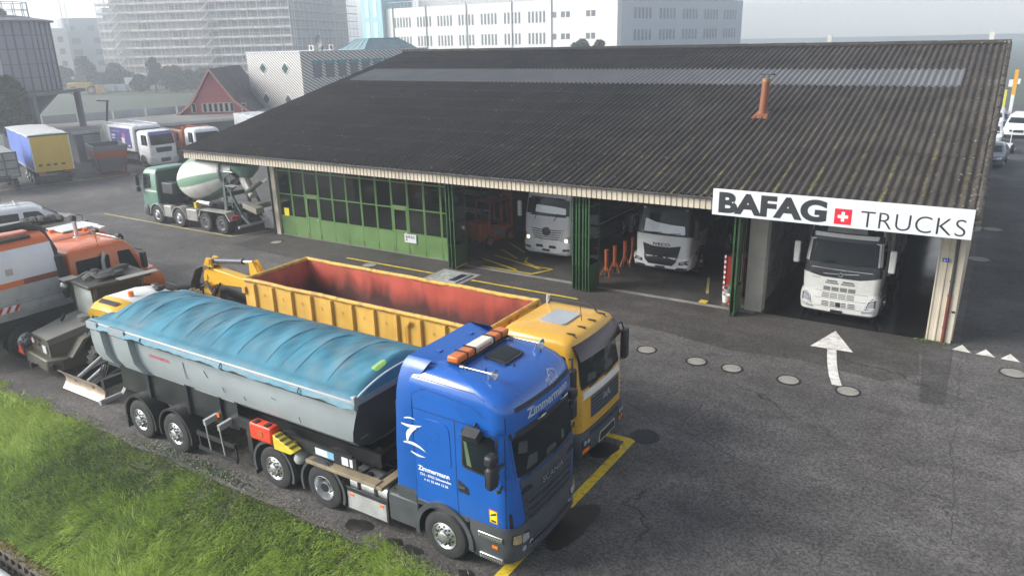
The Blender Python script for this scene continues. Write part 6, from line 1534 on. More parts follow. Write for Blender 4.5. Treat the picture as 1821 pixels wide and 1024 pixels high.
def forklift():
    T = thing('forklift', 'orange forklift truck in the shade behind the first folded doors', 'forklift', (-19.7, 29.4, 0), R(75))
    mb = MB(); mb.box(-1.2, 0.5, -0.55, 0.55, 0.25, 0.95); mb.build('body', ORG, T, bevel=0.08)
    mb = MB(); mb.box(-1.45, -0.7, -0.52, 0.52, 0.35, 1.2); mb.build('counterweight', ORG, T, bevel=0.12)
    mb = MB()
    for x, y in ((-0.9, -0.5), (-0.9, 0.5), (0.35, -0.5), (0.35, 0.5)): mb.tube([(x, y, 0.9), (x*0.8, y*0.95, 2.1)], 0.035, 8)
    mb.box(-0.8, 0.4, -0.52, 0.52, 2.08, 2.14); mb.build('overhead_guard', ORG, T)
    mb = MB()
    for y in (-0.35, 0.35): mb.box(0.62, 0.74, y-0.06, y+0.06, 0.1, 2.9)
    for z in (0.3, 1.6, 2.25, 2.85): mb.box(0.63, 0.73, -0.29, 0.29, z-0.05, z+0.05)
    mb.build('mast', ORG, T)
    mb = MB()
    for y in (-0.25, 0.25): mb.box(0.76, 1.8, y-0.06, y+0.06, 0.1, 0.15); mb.box(0.76, 0.82, y-0.06, y+0.06, 0.15, 0.8)
    mb.build('fork', CHS, T)
    mb = MB(); mb.box(-0.6, -0.15, -0.28, 0.28, 0.96, 1.1); mb.box(-0.68, -0.58, -0.28, 0.28, 1.1, 1.55); mb.build('seat', BLK, T, bevel=0.04)
    for x, r in ((-0.95, 0.28), (0.42, 0.36)):
        for s in (-1, 1): wheel(T, (x, s*0.5, r), r, 0.24, s, 'front', ORG, 5)
    mb = MB(); mb.box(-0.6, -0.1, -0.57, -0.551, 0.55, 0.8); mb.build('data_plate', mat('dim_plate', (0.2, 0.2, 0.19), 0.5), T)
forklift()

# red cabinet with striped edge, and two buckets, beside the third folded door
T = thing('tool_cabinet', 'red tool cabinet with red and white striped edge beside the rightmost folded door', 'cabinet', (-7.45, 27.0, 0))
mb = MB(); mb.box(-0.25, 0.4, -0.2, 0.5, 0.05, 1.5); mb.build('cabinet_body', mat('cabinet_red', (0.32, 0.02, 0.018), 0.45, 0, 0.1, 2), T, bevel=0.015)
mb = MB()
for k in range(15): mb.box(-0.33, -0.26, -0.24, -0.2, 0.05+0.1*k, 0.15+0.1*k, mi=k % 2)
mb.build('warning_strip', [WHT, mat('stripe_red', (0.45, 0.03, 0.03), 0.5)], T, smooth=0)
def bucket(x, y, r, h, m, label, z=0.004):
    T = thing('bucket', label, 'bucket', (x, y, z))
    mb = MB(); mb.lathe([(0, 0.0), (r*0.8, 0), (r, h), (r+0.012, h), (r+0.012, h+0.015), (r-0.01, h+0.015), (r*0.78, 0.02), (0, 0.02)], (0, 0, 0), 'z', 18); mb.build('pail', m, T)
    mb = MB(); mb.tube([(r*math.cos(a), 0.0, h+0.12*math.sin(a)) for a in np.linspace(0, PI, 9)], 0.006, 5); mb.build('handle', STL, T)
bucket(-7.42, 26.05, 0.15, 0.26, WPT, 'white bucket at the foot of the red cabinet')
bucket(-7.5, 26.55, 0.17, 0.36, mat('grey_pail', (0.3, 0.29, 0.27), 0.6), 'grey bucket standing behind the white bucket by the cabinet')
mb = MB(); mb.lathe([(0.16, 0), (0.13, 0.03), (0.03, 0.42), (0, 0.42)], (0, 0, 0), 'z', 16); mb.box(-0.18, 0.18, -0.18, 0.18, -0.001, 0.02)
o = mb.build('traffic_cone', mat('cone_orange', (0.6, 0.1, 0.02), 0.5), None); o.location = (-7.1, 25.95, 0.01); tag(o, 'small orange cone beside the white bucket at the folded door', 'traffic cone')

# trolley and racks seen through the right hand door panes
def trolley(x, y, label):
    T = thing('trolley', label, 'trolley', (x, y, 0.004))
    mb = MB()
    for a, b in ((0, 0), (1.1, 0), (0, 0.6), (1.1, 0.6)): mb.box(a-0.02, a+0.02, b-0.02, b+0.02, 0.12, 1.5 if a == 0 else 1.2)
    for z in (0.5, 0.95, 1.18):
        mb.box(0.021, 1.079, -0.02, 0.02, z, z+0.03); mb.box(0.021, 1.079, 0.58, 0.62, z, z+0.03)
    for i in range(6): mb.box(0.1+i*0.18, 0.12+i*0.18, -0.021, 0.62, 0.531, 0.551)
    mb.build('frame', STL, T)
    mb = MB()
    for a, b in ((0, 0), (1.1, 0), (0, 0.6), (1.1, 0.6)): mb.cyl((a, b-0.02, 0.06), (a, b+0.02, 0.06), 0.06, n=10)
    mb.build('castor', BLK, T)
    mb = MB(); mb.ball((0.5, 0.3, 0.72), (0.3, 0.2, 0.15), 10); mb.build('rag_heap', mat('pale_rags', (0.4, 0.4, 0.4), 0.9, bump=1.0, bscale=12), T)
trolley(-21.2, 26.6, 'steel trolley seen through the right hand panes of the green doors')
trolley(-22.4, 27.2, 'second steel trolley with pale rags behind the wicket door pane')
T = thing('storage_rack', 'dark storage rack deep inside behind the green door panes', 'rack', (-27, 33, 0.004))
mb = MB()
for x in (0, 2, 4): mb.box(x-0.04, x+0.04, -0.04, 0.04, 0, 3.2); mb.box(x-0.04, x+0.04, 0.76, 0.84, 0, 3.2)
mb.build('upright', mat('rack_blue', (0.03, 0.05, 0.12), 0.5), T)
for z in (0.3, 1.3, 2.3):
    mb = MB(); mb.box(0.05, 3.95, -0.03, 0.83, z, z+0.06); mb.build('shelf', STL, T)

# ------------------------------------------------------------------ concrete mixer
MGR = mat('mixer_green', (0.10, 0.22, 0.155), 0.4, 0, 0.08, 1.5, coat=0.25, dirt=0.3, dcol=(0.2, 0.22, 0.19))
MWH = mat('mixer_white', (0.62, 0.61, 0.56), 0.45, 0, 0.08, 1.5, dirt=0.4, dcol=(0.33, 0.31, 0.26))
MGD = mat('mixer_dark_green', (0.05, 0.085, 0.07), 0.5, 0, 0.12, 2, dirt=0.3, dcol=(0.12, 0.12, 0.1))
MGP = mat('mixer_panel_grey', (0.34, 0.33, 0.31), 0.45, 0.2, 0.1, 2, dirt=0.35, dcol=(0.2, 0.19, 0.16))
def mixer():
    T = thing('mixer_truck', 'green four axle concrete mixer truck with green and cream striped drum', 'truck', (-40.05, 25.25, 0), PI)
    lv = [(0.75, -1.55, -0.02, 1.15, .2, .05, .05), (1.2, -1.55, 0.0, 1.17, .22, .05, .06), (1.9, -1.55, -.03, 1.17, .22, .05, .06), (2.7, -1.55, -.18, 1.12, .24, .06, .07), (2.9, -1.55, -.26, 1.05, .28, .1, .07), (3.0, -1.5, -.42, .95, .28, .12, .05), (3.03, -1.4, -.6, .8, .25, .12, .03)]
    b = hull(lv, 5, 7); bv = b.bvh(); b.build('cab', MGR, T, smooth=40)
    w = decal_f(T, bv, 'windscreen', GLS, [(-1.0, 1.9), (1.0, 1.9), (0.95, 2.75), (-0.95, 2.75)], 0.008, 0.06, 4)
    for v in 'RL':
        decal_f(T, bv, 'side_window', GLS, [(-1.05, 1.95), (-0.35, 1.9), (-0.4, 2.7), (-1.05, 2.75)], 0.008, 0.05, 3, None, v)
        decal_f(T, bv, 'white_band', MWH, [(-1.5, 1.74), (-0.1, 1.74), (-0.1, 1.83), (-1.5, 1.83)], 0.006, 0.0, 2, None, v)
    lo = hull([(0.3, -0.5, -0.05, 1.1, .2, .05, .05), (0.45, -0.5, 0.05, 1.22, .2, .05, .05), (0.85, -0.5, 0.06, 1.22, .2, .05, .05), (1.0, -0.5, 0.02, 1.18, .2, .05, .05)], 5, 6); lo.build('bumper', mat('mixer_slate', (0.07, 0.08, 0.08), 0.5), T, smooth=40)
    mb = MB(); mb.box(-1.62, -1.56, -1.1, 1.1, 0.9, 2.9); mb.build('cab_back', mat('dark_teal', (0.02, 0.045, 0.04), 0.5), T)
    mb = MB(); mb.box(-1.95, -1.63, -1.05, -0.3, 1.2, 2.7); mb.build('air_intake', CHS, T, bevel=0.03)
    mb = MB(); mb.box(-3.0, -2.05, 0.62, 1.18, 1.75, 2.35); mb.build('cooler_box', mat('box_charcoal', (0.035, 0.037, 0.038), 0.5), T, bevel=0.05)
    # water tank along the far side
    mb = MB(); mb.lathe([(0, 0), (0.3, 0.02), (0.40, 0.12), (0.42, 0.3), (0.42, 1.3), (0.3, 1.5), (0, 1.52)], (-3.4, -0.5, 2.72), 'x', 18); mb.build('water_tank', MGR, T, smooth=50)
    # drum: axis rises to the rear
    prof = [(0.0, 0), (0.62, 0.03), (0.84, 0.25), (1.08, 0.8), (1.22, 1.5), (1.25, 2.1), (1.18, 2.8), (0.98, 3.5), (0.70, 4.2), (0.50, 4.6), (0.48, 4.85), (0.4, 4.86)]
    prof = [(r, h*0.9) for r, h in prof]
    mb = MB(); n = 48
    v = []; f = []; mi = []
    for r, h in prof:
        for i in range(n): a = 2*PI*i/n; v.append((h, math.cos(a)*r, math.sin(a)*r))
    for k in range(len(prof)-1):
        for i in range(n):
            f.append((k*n+i, k*n+(i+1) % n, (k+1)*n+(i+1) % n, (k+1)*n+i))
            band = ((i+3) % 8) < 3; mi.append(1 if band else 0)
    mb.v = v; mb.f = f; mb.m = mi
    D = Matrix.Translation((-1.95, 0, 2.2)) @ Matrix.Rotation(R(180-11.5), 4, 'Y') @ Matrix.Rotation(R(9), 4, 'X')
    D = Matrix.Translation((-2.95, 0.1, 2.3)) @ Euler((0, R(11.5), 0)).to_matrix().to_4x4() @ Matrix.Scale(-1, 4, (1, 0, 0)) @ Matrix.Rotation(R(9), 4, 'X')
    mb.xf(D); mb.build('drum', [MWH, mat('drum_green', (0.16, 0.28, 0.20), 0.4, 0, 0.08, 1.5, dirt=0.35, dcol=(0.27, 0.3, 0.25))], T, smooth=50)
    mb = MB(); mb.lathe([(0.72, 3.70), (0.78, 3.71), (0.78, 3.84), (0.72, 3.85)], (0, 0, 0), 'x', 36); mb.xf(D); mb.build('roller_ring', MGD, T)
    # rear frame, hopper, chutes
    n0 = set(T.children)
    mb = MB()
    for s in (-1, 1):
        mb.bar((-6.0, s*0.75, 1.1), (-6.1, s*0.7, 2.9), 0.14); mb.bar((-7.1, s*0.7, 1.1), (-6.2, s*0.7, 2.6), 0.1); mb.bar((-6.1, s*0.7, 2.9), (-6.9, s*0.6, 3.3), 0.08)
    mb.box(-6.2, -6.0, -0.69, 0.69, 1.9, 2.1); mb.build('drum_stand', MGD, T)
    mb = MB(); mb.lathe([(0.75, 0.5), (0.62, 0.15), (0.28, -0.2), (0.26, -0.2), (0.6, 0.17), (0.73, 0.5)], (-7.0, 0, 3.05), 'z', 20); mb.build('hopper', MGR, T)
    mb = MB()
    mb.tube([(-6.9, 0.1, 2.85), (-7.5, 0.35, 2.35), (-7.9, 0.45, 2.05)], [0.26, 0.24, 0.2], 10); mb.build('chute', MGP, T)
    mb = MB(); rows = []
    for t in np.linspace(0, 1, 5):
        x = -7.6-1.3*t; z = 2.3+0.75*t; rows.append([(x+0.06*math.sin(a), 0.5+0.22*math.cos(a), z-0.22*math.sin(a)) for a in np.linspace(0, PI, 9)])
    mb.grid(rows); mb.build('chute', mat('chute_grey', (0.2, 0.22, 0.19), 0.6, 0, 0.2, 3), T)
    mb = MB(); mb.box(-8.0, -7.5, -0.5, 0.3, 1.35, 1.6); mb.prism([(-8.4, 1.2), (-7.4, 1.45), (-7.4, 1.7), (-8.4, 1.5)], 'y', 0.31, 0.8); mb.build('extension_chute', mat('chute_beige', (0.22, 0.21, 0.17), 0.6, 0, 0.2, 3), T)
    # ladder with platform
    mb = MB()
    for y in (0.72, 1.08): mb.tube([(-7.0+0.5, y, 1.35), (-6.55, y, 3.3)], 0.022, 6)
    for k in range(8): mb.tube([(-6.5-0.006*k, 0.72, 1.5+0.24*k), (-6.5-0.006*k, 1.08, 1.5+0.24*k)], 0.016, 6)
    mb.tube([(-6.6, 1.08, 3.3), (-7.3, 1.08, 3.3), (-7.3, 0.5, 3.3)], 0.018, 6); mb.box(-7.3, -6.6, 0.7, 1.1, 2.55, 2.58)
    mb.build('ladder', STL, T)
    mb = MB(); mb.cyl((-5.0, 0.9, 1.45), (-4.0, 0.9, 1.45), 0.14, n=14); mb.build('hydraulic_tank', ALU, T)
    for o in set(T.children)-n0: o.location = (-0.75, 0, 0)
    # chassis panels
    mb = frame_rails(MB(), -8.0, -0.5, 0.8, 1.08); mb.box(-1.9, -0.3, -0.8, 0.8, 0.5, 0.9); mb.build('chassis', CHS, T)
    for s in (-1, 1):
        for x0, x1 in ((-2.7, -2.0), (-4.9, -3.98)):
            mb = MB(); mb.box(x0, x1, s*0.9, s*1.24, 0.46, 1.1); mb.build('side_panel', MGP, T, bevel=0.05)
        for x in (-1.35, -3.3):
            mb = MB(); arch(mb, (x, 0, 0.5), 0.6, s*1.26, s*0.8, 0.05, 0.0, PI, 8); mb.build('mudguard', MGP, T)
        mb = MB(); mb.prism([(-4.98, 0.75), (-5.23, 1.18), (-7.28, 1.18), (-7.58, 0.75), (-7.51, 0.75), (-7.23, 1.13), (-5.28, 1.13), (-5.05, 0.75)], 'y', s*0.75, s*1.26); mb.build('mudguard', MGP, T)
        mb = MB(); mb.box(-7.71, -7.63, s*0.75, s*1.2, 0.85, 1.02); mb.build('tail_lamp', RED, T)
        mb = MB(); mb.obox((-0.15, s*1.38, 2.35), (0.14, 0.2, 0.6)); mb.obox((-0.15, s*1.38, 1.85), (0.14, 0.2, 0.28)); mb.tube([(-0.3, s*1.1, 2.75), (-0.12, s*1.36, 2.7)], 0.02, 6); mb.build('mirror', BLK, T, bevel=0.04)
    mb = MB(); mb.box(-4.9, -4.7, 0.9, 1.2, 1.2, 1.5); mb.build('valve_block', YEL, T)
    mb = MB(); mb.cyl((-8.15, -1.2, 0.5), (-8.15, 1.2, 0.5), 0.07, n=12)
    for s in (-0.5, 0.5): mb.bar((-8.15, s, 0.5), (-7.6, s, 0.95), 0.1)
    mb.build('rear_bumper', STL, T)
    mb = MB(); mb.prism([(-0.25, 0.0), (0.25, 0.0), (0, 0.4)], 'x', -7.42, -7.39); mb.v = [(p[0], p[1]-0.6, p[2]+1.0) for p in mb.v]; mb.build('warning_triangle', RED, T)
    for x, st in ((-1.35, 'front'), (-3.3, 'front'), (-5.53, 'rear'), (-6.87, 'rear')): axle_wheels(T, x, 0.5, 1.24, 0.5, 0.31 if st == 'front' else 0.5, st, STL)
mixer()
T = thing('waste_bin', 'grey galvanised waste bin between the mixer truck and the green doors', 'bin', (-31.6, 26.2, 0), R(10))
mb = MB(); mb.prism([(-0.38, 0.15), (0.38, 0.15), (0.45, 1.1), (-0.45, 1.1)], 'y', -0.5, 0.5); mb.build('bin_body', STL, T, bevel=0.03)
mb = MB(); mb.box(-0.48, 0.48, -0.53, 0.53, 1.101, 1.16); mb.build('lid', STL, T, bevel=0.02)
mb = MB()
for x in (-0.3, 0.3):
    for y in (-0.4, 0.4): mb.cyl((x, y-0.03, 0.08), (x, y+0.03, 0.08), 0.08, n=10); mb.box(x-0.03, x+0.03, y-0.035, y+0.035, 0.08, 0.149)
mb.build('castor', BLK, T)
# pale van under the lean-to behind the mixer
T = thing('parked_van', 'beige and grey van parked under the lean-to roof behind the mixer truck', 'van', (-32.2, 30.2, 0), R(-80))
b = hull([(0.4, -4.6, 0.0, .92, .2, .1, .08), (0.9, -4.65, 0.05, .97, .22, .1, .08), (1.2, -4.65, -.15, .97, .22, .1, .08), (1.9, -4.6, -.95, .88, .25, .1, .08), (2.05, -4.5, -1.3, .78, .25, .15, .05)], 5, 6); bv = b.bvh(); b.build('body', mat('dull_beige', (0.36, 0.31, 0.27), 0.5), T, smooth=40)
decal_f(T, bv, 'windscreen', GLS, [(-0.75, 1.3), (0.75, 1.3), (0.7, 1.85), (-0.7, 1.85)], 0.008, 0.05, 3)
for v in 'RL': decal_f(T, bv, 'lower_panel', mat('dull_grey_panel', (0.14, 0.15, 0.16), 0.5), [(-4.5, 0.45), (-0.2, 0.45), (-0.2, 0.95), (-4.5, 0.95)], 0.006, 0.02, 3, None, v)
for x in (-0.85, -3.7): axle_wheels(T, x, 0.33, 0.97, 0.33, 0.22, 'front')

# ------------------------------------------------------------------ orange municipal trucks
OTR = mat('municipal_orange', (0.56, 0.125, 0.022), 0.35, 0, 0.07, 1.5, coat=0.35, dirt=0.12, dcol=(0.3, 0.1, 0.04))
TNK = mat('tank_white', (0.62, 0.63, 0.66), 0.35, 0.05, 0.06, 1.2, dirt=0.15, dcol=(0.42, 0.42, 0.42), streak=True)
RRO = mat('brown_red_stripe', (0.20, 0.05, 0.03), 0.45)
def orange_cab(T, xr, roofcol=None, z0=0.95, h=3.0):
    lv = [(z0, xr, -0.55, 1.05, .1, .05, .03), (1.45, xr, -0.42, 1.08, .12, .06, .04), (1.85, xr, -0.75, 1.08, .14, .06, .05), (h-0.25, xr+.03, -1.12, 1.02, .18, .08, .06), (h-0.08, xr+.08, -1.28, .95, .2, .1, .05), (h, xr+.2, -1.5, .82, .2, .12, .03)]
    b = hull(lv, 5, 7); bv = b.bvh(); b.build('cab', OTR, T, smooth=40)
    decal_f(T, bv, 'windscreen', GLS, [(-0.92, 1.86), (0.92, 1.86), (0.86, h-0.3), (-0.86, h-0.3)], 0.008, 0.06, 4)
    for v in 'RL':
        decal_f(T, bv, 'side_window', GLS, [(-1.75, 1.75), (-1.0, 1.72), (-1.3, h-0.38), (-1.75, h-0.35)], 0.008, 0.06, 3, None, v)
        decal_f(T, bv, 'side_window', GLS, [(xr+0.22, 1.85), (-2.1, 1.85), (-2.05, h-0.38), (xr+0.25, h-0.36)], 0.008, 0.06, 3, None, v)
    return bv
def tank_truck():
    T = thing('tank_truck', 'orange municipal truck with white tank and aluminium side rail, nearest of two', 'truck', (-26.15, 15.6, 0), R(90))
    bv = orange_cab(T, -3.45)
    nose = hull([(0.75, -0.75, -0.02, .95, .15, .05, .05), (1.15, -0.75, 0.0, .98, .18, .05, .06), (1.5, -0.75, -0.08, .95, .2, .05, .06), (1.72, -0.8, -0.3, .85, .25, .05, .05)], 5, 6); nv = nose.bvh(); nose.build('bonnet', OTR, T, smooth=40)
    decal_f(T, nv, 'grille', GRD, [(-0.5, 0.9), (0.5, 0.9), (0.5, 1.35), (-0.5, 1.35)], 0.008, 0.03, 2)
    for s in (-1, 1):
        mb = MB(); p, n = _cast(nv, 'F', s*0.75, 1.1); mb.cyl(p-n*0.01, p+n*0.02, 0.1, n=14); mb.build('headlight', LMP, T)
        mb = MB(); mb.obox((-1.0, s*1.3, 2.2), (0.14, 0.2, 0.55)); mb.tube([(-1.1, s*1.0, 2.6), (-1.0, s*1.3, 2.55)], 0.02, 6); mb.build('mirror', BLK, T, bevel=0.04)
        mb = MB(); mb.box(-6.6, -3.6, s*1.12, s*1.16, 1.5, 1.80); mb.box(-6.6, -3.6, s*1.161, s*1.19, 1.86, 1.9); mb.box(-6.6, -3.6, s*1.161, s*1.19, 1.62, 1.66)
        for x in (-6.55, -5.2, -3.7): mb.box(x-0.02, x+0.02, s*1.161, s*1.2, 1.5, 1.95)
        mb.build('side_rail', STL, T)
        mb = MB(); mb.box(-6.6, -3.6, s*0.6, s*1.08, 0.8, 1.345); mb.build('under_box', CHS, T)
        mb = MB(); mb.box(-5.9, -5.2, s*1.192, s*1.2, 1.62, 1.82); wb = mb.build('warning_board', WPT, T)
        mb = MB()
        for k in range(3): mb.prism([(-5.88+0.24*k, 1.625), (-5.78+0.24*k, 1.625), (-5.66+0.24*k, 1.815), (-5.76+0.24*k, 1.815)], 'y', s*1.2005, s*1.204)
        mb.build('stripe', RED, wb, smooth=0)
        mb = MB(); arch(mb, (-5.2, 0, 0.55), 0.7, s*1.16, s*0.6, 0.03, 0, PI, 14); mb.build('mudguard', BLK, T); mb = MB(); arch(mb, (-1.15, 0, 0.55), 0.7, s*1.12, s*0.6, 0.03, 0.1, PI-0.2, 14); mb.build('mudguard', BLK, T)
        mb = MB(); mb.box(-6.72, -6.66, s*0.7, s*1.1, 0.75, 0.95); mb.build('tail_lamp', RED, T)
        mb = MB(); mb.ball((-6.65, s*1.05, 1.12), 0.11, 10); mb.build('work_lamp', LMP, T)
        for x in (-1.15, -5.2): wheel(T, (x, s*0.98, 0.55), 0.56, 0.34, s, 'front')
    # barrel shaped tank
    sec = [(1.12, 1.78), (1.14, 2.36), (1.14, 2.54), (1.12, 3.15), (1.02, 3.5), (0.8, 3.7), (0.5, 3.8), (0.0, 3.83)]
    loop = [(-y, z) for y, z in sec]+[(y, z) for y, z in sec[-2::-1]]
    mb = MB(); xs = (-6.75, -3.85)
    n = len(loop)
    for k in range(n-1):
        zc = (loop[k][1]+loop[k+1][1])/2; m = 1 if 2.36 <= zc <= 2.54 else (2 if zc > 3.55 else 3 if zc < 2.3 else 0)
        mb.add([(xs[0], *loop[k]), (xs[1], *loop[k]), (xs[1], *loop[k+1]), (xs[0], *loop[k+1])], [(0, 1, 2, 3)], m)
    for x in xs: mb.add([(x, *p) for p in loop], [tuple(range(n))], 0)
    mb.build('tank', [TNK, OTR, OTR, STL], T, smooth=40)
    mb = MB(); mb.box(-4.9, -3.86, -1.146, -1.13, 2.36, 2.54); mb.build('brown_stripe', RRO, T)
    mb = MB(); mb.box(-5.2, -4.3, -0.85, -0.55, 3.69, 3.78); mb.build('top_vent', BLK, T)
    mb = MB(); mb.box(-6.0, -5.4, -0.8, -0.5, 3.72, 3.82); mb.box(-5.2, -5.0, -0.5, -0.3, 3.8, 3.89); mb.build('top_flap', OTR, T, bevel=0.02)
    mb = MB(); mb.box(-5.35, -5.15, -1.15, -1.128, 2.75, 2.95); fl_ = mb.build('inspection_port', STL, T)
    mb = MB(); mb.tube([(-6.6, -0.2, 3.92), (-5.2, -0.2, 4.0), (-4.2, -0.25, 4.0), (-3.8, -0.4, 3.8), (-3.62, -0.6, 3.1), (-3.6, -0.7, 2.2)], [0.1, 0.1, 0.12, 0.14, 0.14, 0.12], 12); mb.build('suction_hose', BLK, T)
    mb = MB(); mb.tube([(-3.75, -1.13, 3.0), (-3.72, -1.16, 2.3), (-3.72, -1.1, 1.6)], 0.13, 10); mb.box(-3.83, -3.6, -1.05, 0.9, 1.5, 3.0); mb.build('dark_bulkhead', BLK, T)
    mb = MB(); mb.box(-6.7, -3.55, -1.1, 1.1, 1.35, 1.49); mb.build('deck', STL, T)
    mb = frame_rails(MB(), -6.6, -0.4, 0.7, 1.0, 0.4); mb.box(-3.5, -2.2, -1.0, 1.0, 0.55, 1.3); mb.box(-6.75, -6.62, -1.1, 1.1, 0.55, 0.72); mb.build('chassis', CHS, T)
    mb = MB()
    for y in (-0.7, 0.7): mb.tube([(-2.9, y*1.3, 3.02), (-1.6, y*1.3, 3.05)], 0.014, 6)
    mb.tube([(-1.6, -0.9, 3.05), (-1.45, -0.9, 3.03), (-1.45, 0.9, 3.03), (-1.6, 0.9, 3.05)], 0.025, 8); mb.build('roof_bar', STL, T)
    for y in (-0.72, 0.72):
        mb = MB(); mb.obox((-1.42, y, 3.1), (0.14, 0.26, 0.15)); l = mb.build('roof_lamp', BLK, T, bevel=0.04)
        mb = MB(); mb.box(-1.35, -1.345, y-0.1, y+0.1, 3.05, 3.15); mb.build('lens', LMP, l)
    mb = MB(); mb.tube([(-2.3, -0.9, 2.9), (-2.3, -0.9, 3.35)], 0.008, 5); mb.build('aerial', BLK, T)
    mb = MB(); mb.tube([(-2.35, -1.13, 1.6), (-2.35, -1.14, 2.5), (-2.25, -1.14, 2.75)], 0.06, 10); mb.build('snorkel', STL, T)
tank_truck()
def plough_truck():
    T = thing('plough_truck', 'orange municipal truck with white roof plate and exhaust stack behind the tank truck', 'truck', (-29.3, 16.7, 0), R(90))
    bv = orange_cab(T, -3.6, h=2.75)
    nose = hull([(0.75, -0.75, -0.02, .95, .15, .05, .05), (1.3, -0.75, 0.0, .98, .18, .05, .06), (1.7, -0.8, -0.3, .85, .25, .05, .05)], 5, 6); nose.build('bonnet', OTR, T, smooth=40)
    mb = MB(); mb.box(-2.6, -1.2, -0.3, 0.9, 2.80, 2.84); mb.box(-1.5, -1.3, -0.9, -0.301, 2.8, 2.84); mb.build('roof_plate', WPT, T)
    for x, y in ((-1.9, -0.55), (-2.7, 0.35)):
        mb = MB(); mb.cyl((x, y, 2.74), (x, y, 2.86), 0.085, n=12); mb.build('beacon', mat('beacon_orange', (0.8, 0.16, 0.02), 0.3), T)
    mb = MB(); mb.tube([(-2.6, -1.25, 1.2), (-2.6, -1.25, 2.75), (-2.6, -1.25, 2.8), (-2.6, -1.25, 3.4)], [0.15, 0.15, 0.07, 0.07], 10); mb.build('exhaust_stack', ALU, T)
    mb = MB(); mb.ball((-2.6, -1.25, 3.45), (0.12, 0.1, 0.13), 8); mb.build('stack_cap', BLK, T)
    mb = MB(); mb.tube([(-1.2, 0.9, 2.7), (-1.0, 1.2, 3.0), (-1.2, 1.25, 3.05)], 0.02, 6); mb.obox((-1.4, 1.2, 2.95), (0.12, 0.26, 0.24)); mb.obox((-1.0, -1.25, 2.2), (0.14, 0.2, 0.5)); mb.build('mirror', BLK, T, bevel=0.03)
    mb = MB(); mb.box(-6.3, -3.95, -1.1, 1.1, 1.1, 1.7); mb.build('load_bed', OTR, T)
    mb = MB(); mb.box(-2.0, -0.9, 0.951, 1.2, 1.9, 2.5); mb.build('dark_fitting', BLK, T)
    mb = frame_rails(MB(), -6.2, -0.4, 0.7, 1.0, 0.4); mb.build('chassis', CHS, T)
    for s in (-1, 1):
        for x in (-1.15, -5.2): wheel(T, (x, s*0.98, 0.55), 0.56, 0.34, s, 'front')
plough_truck()

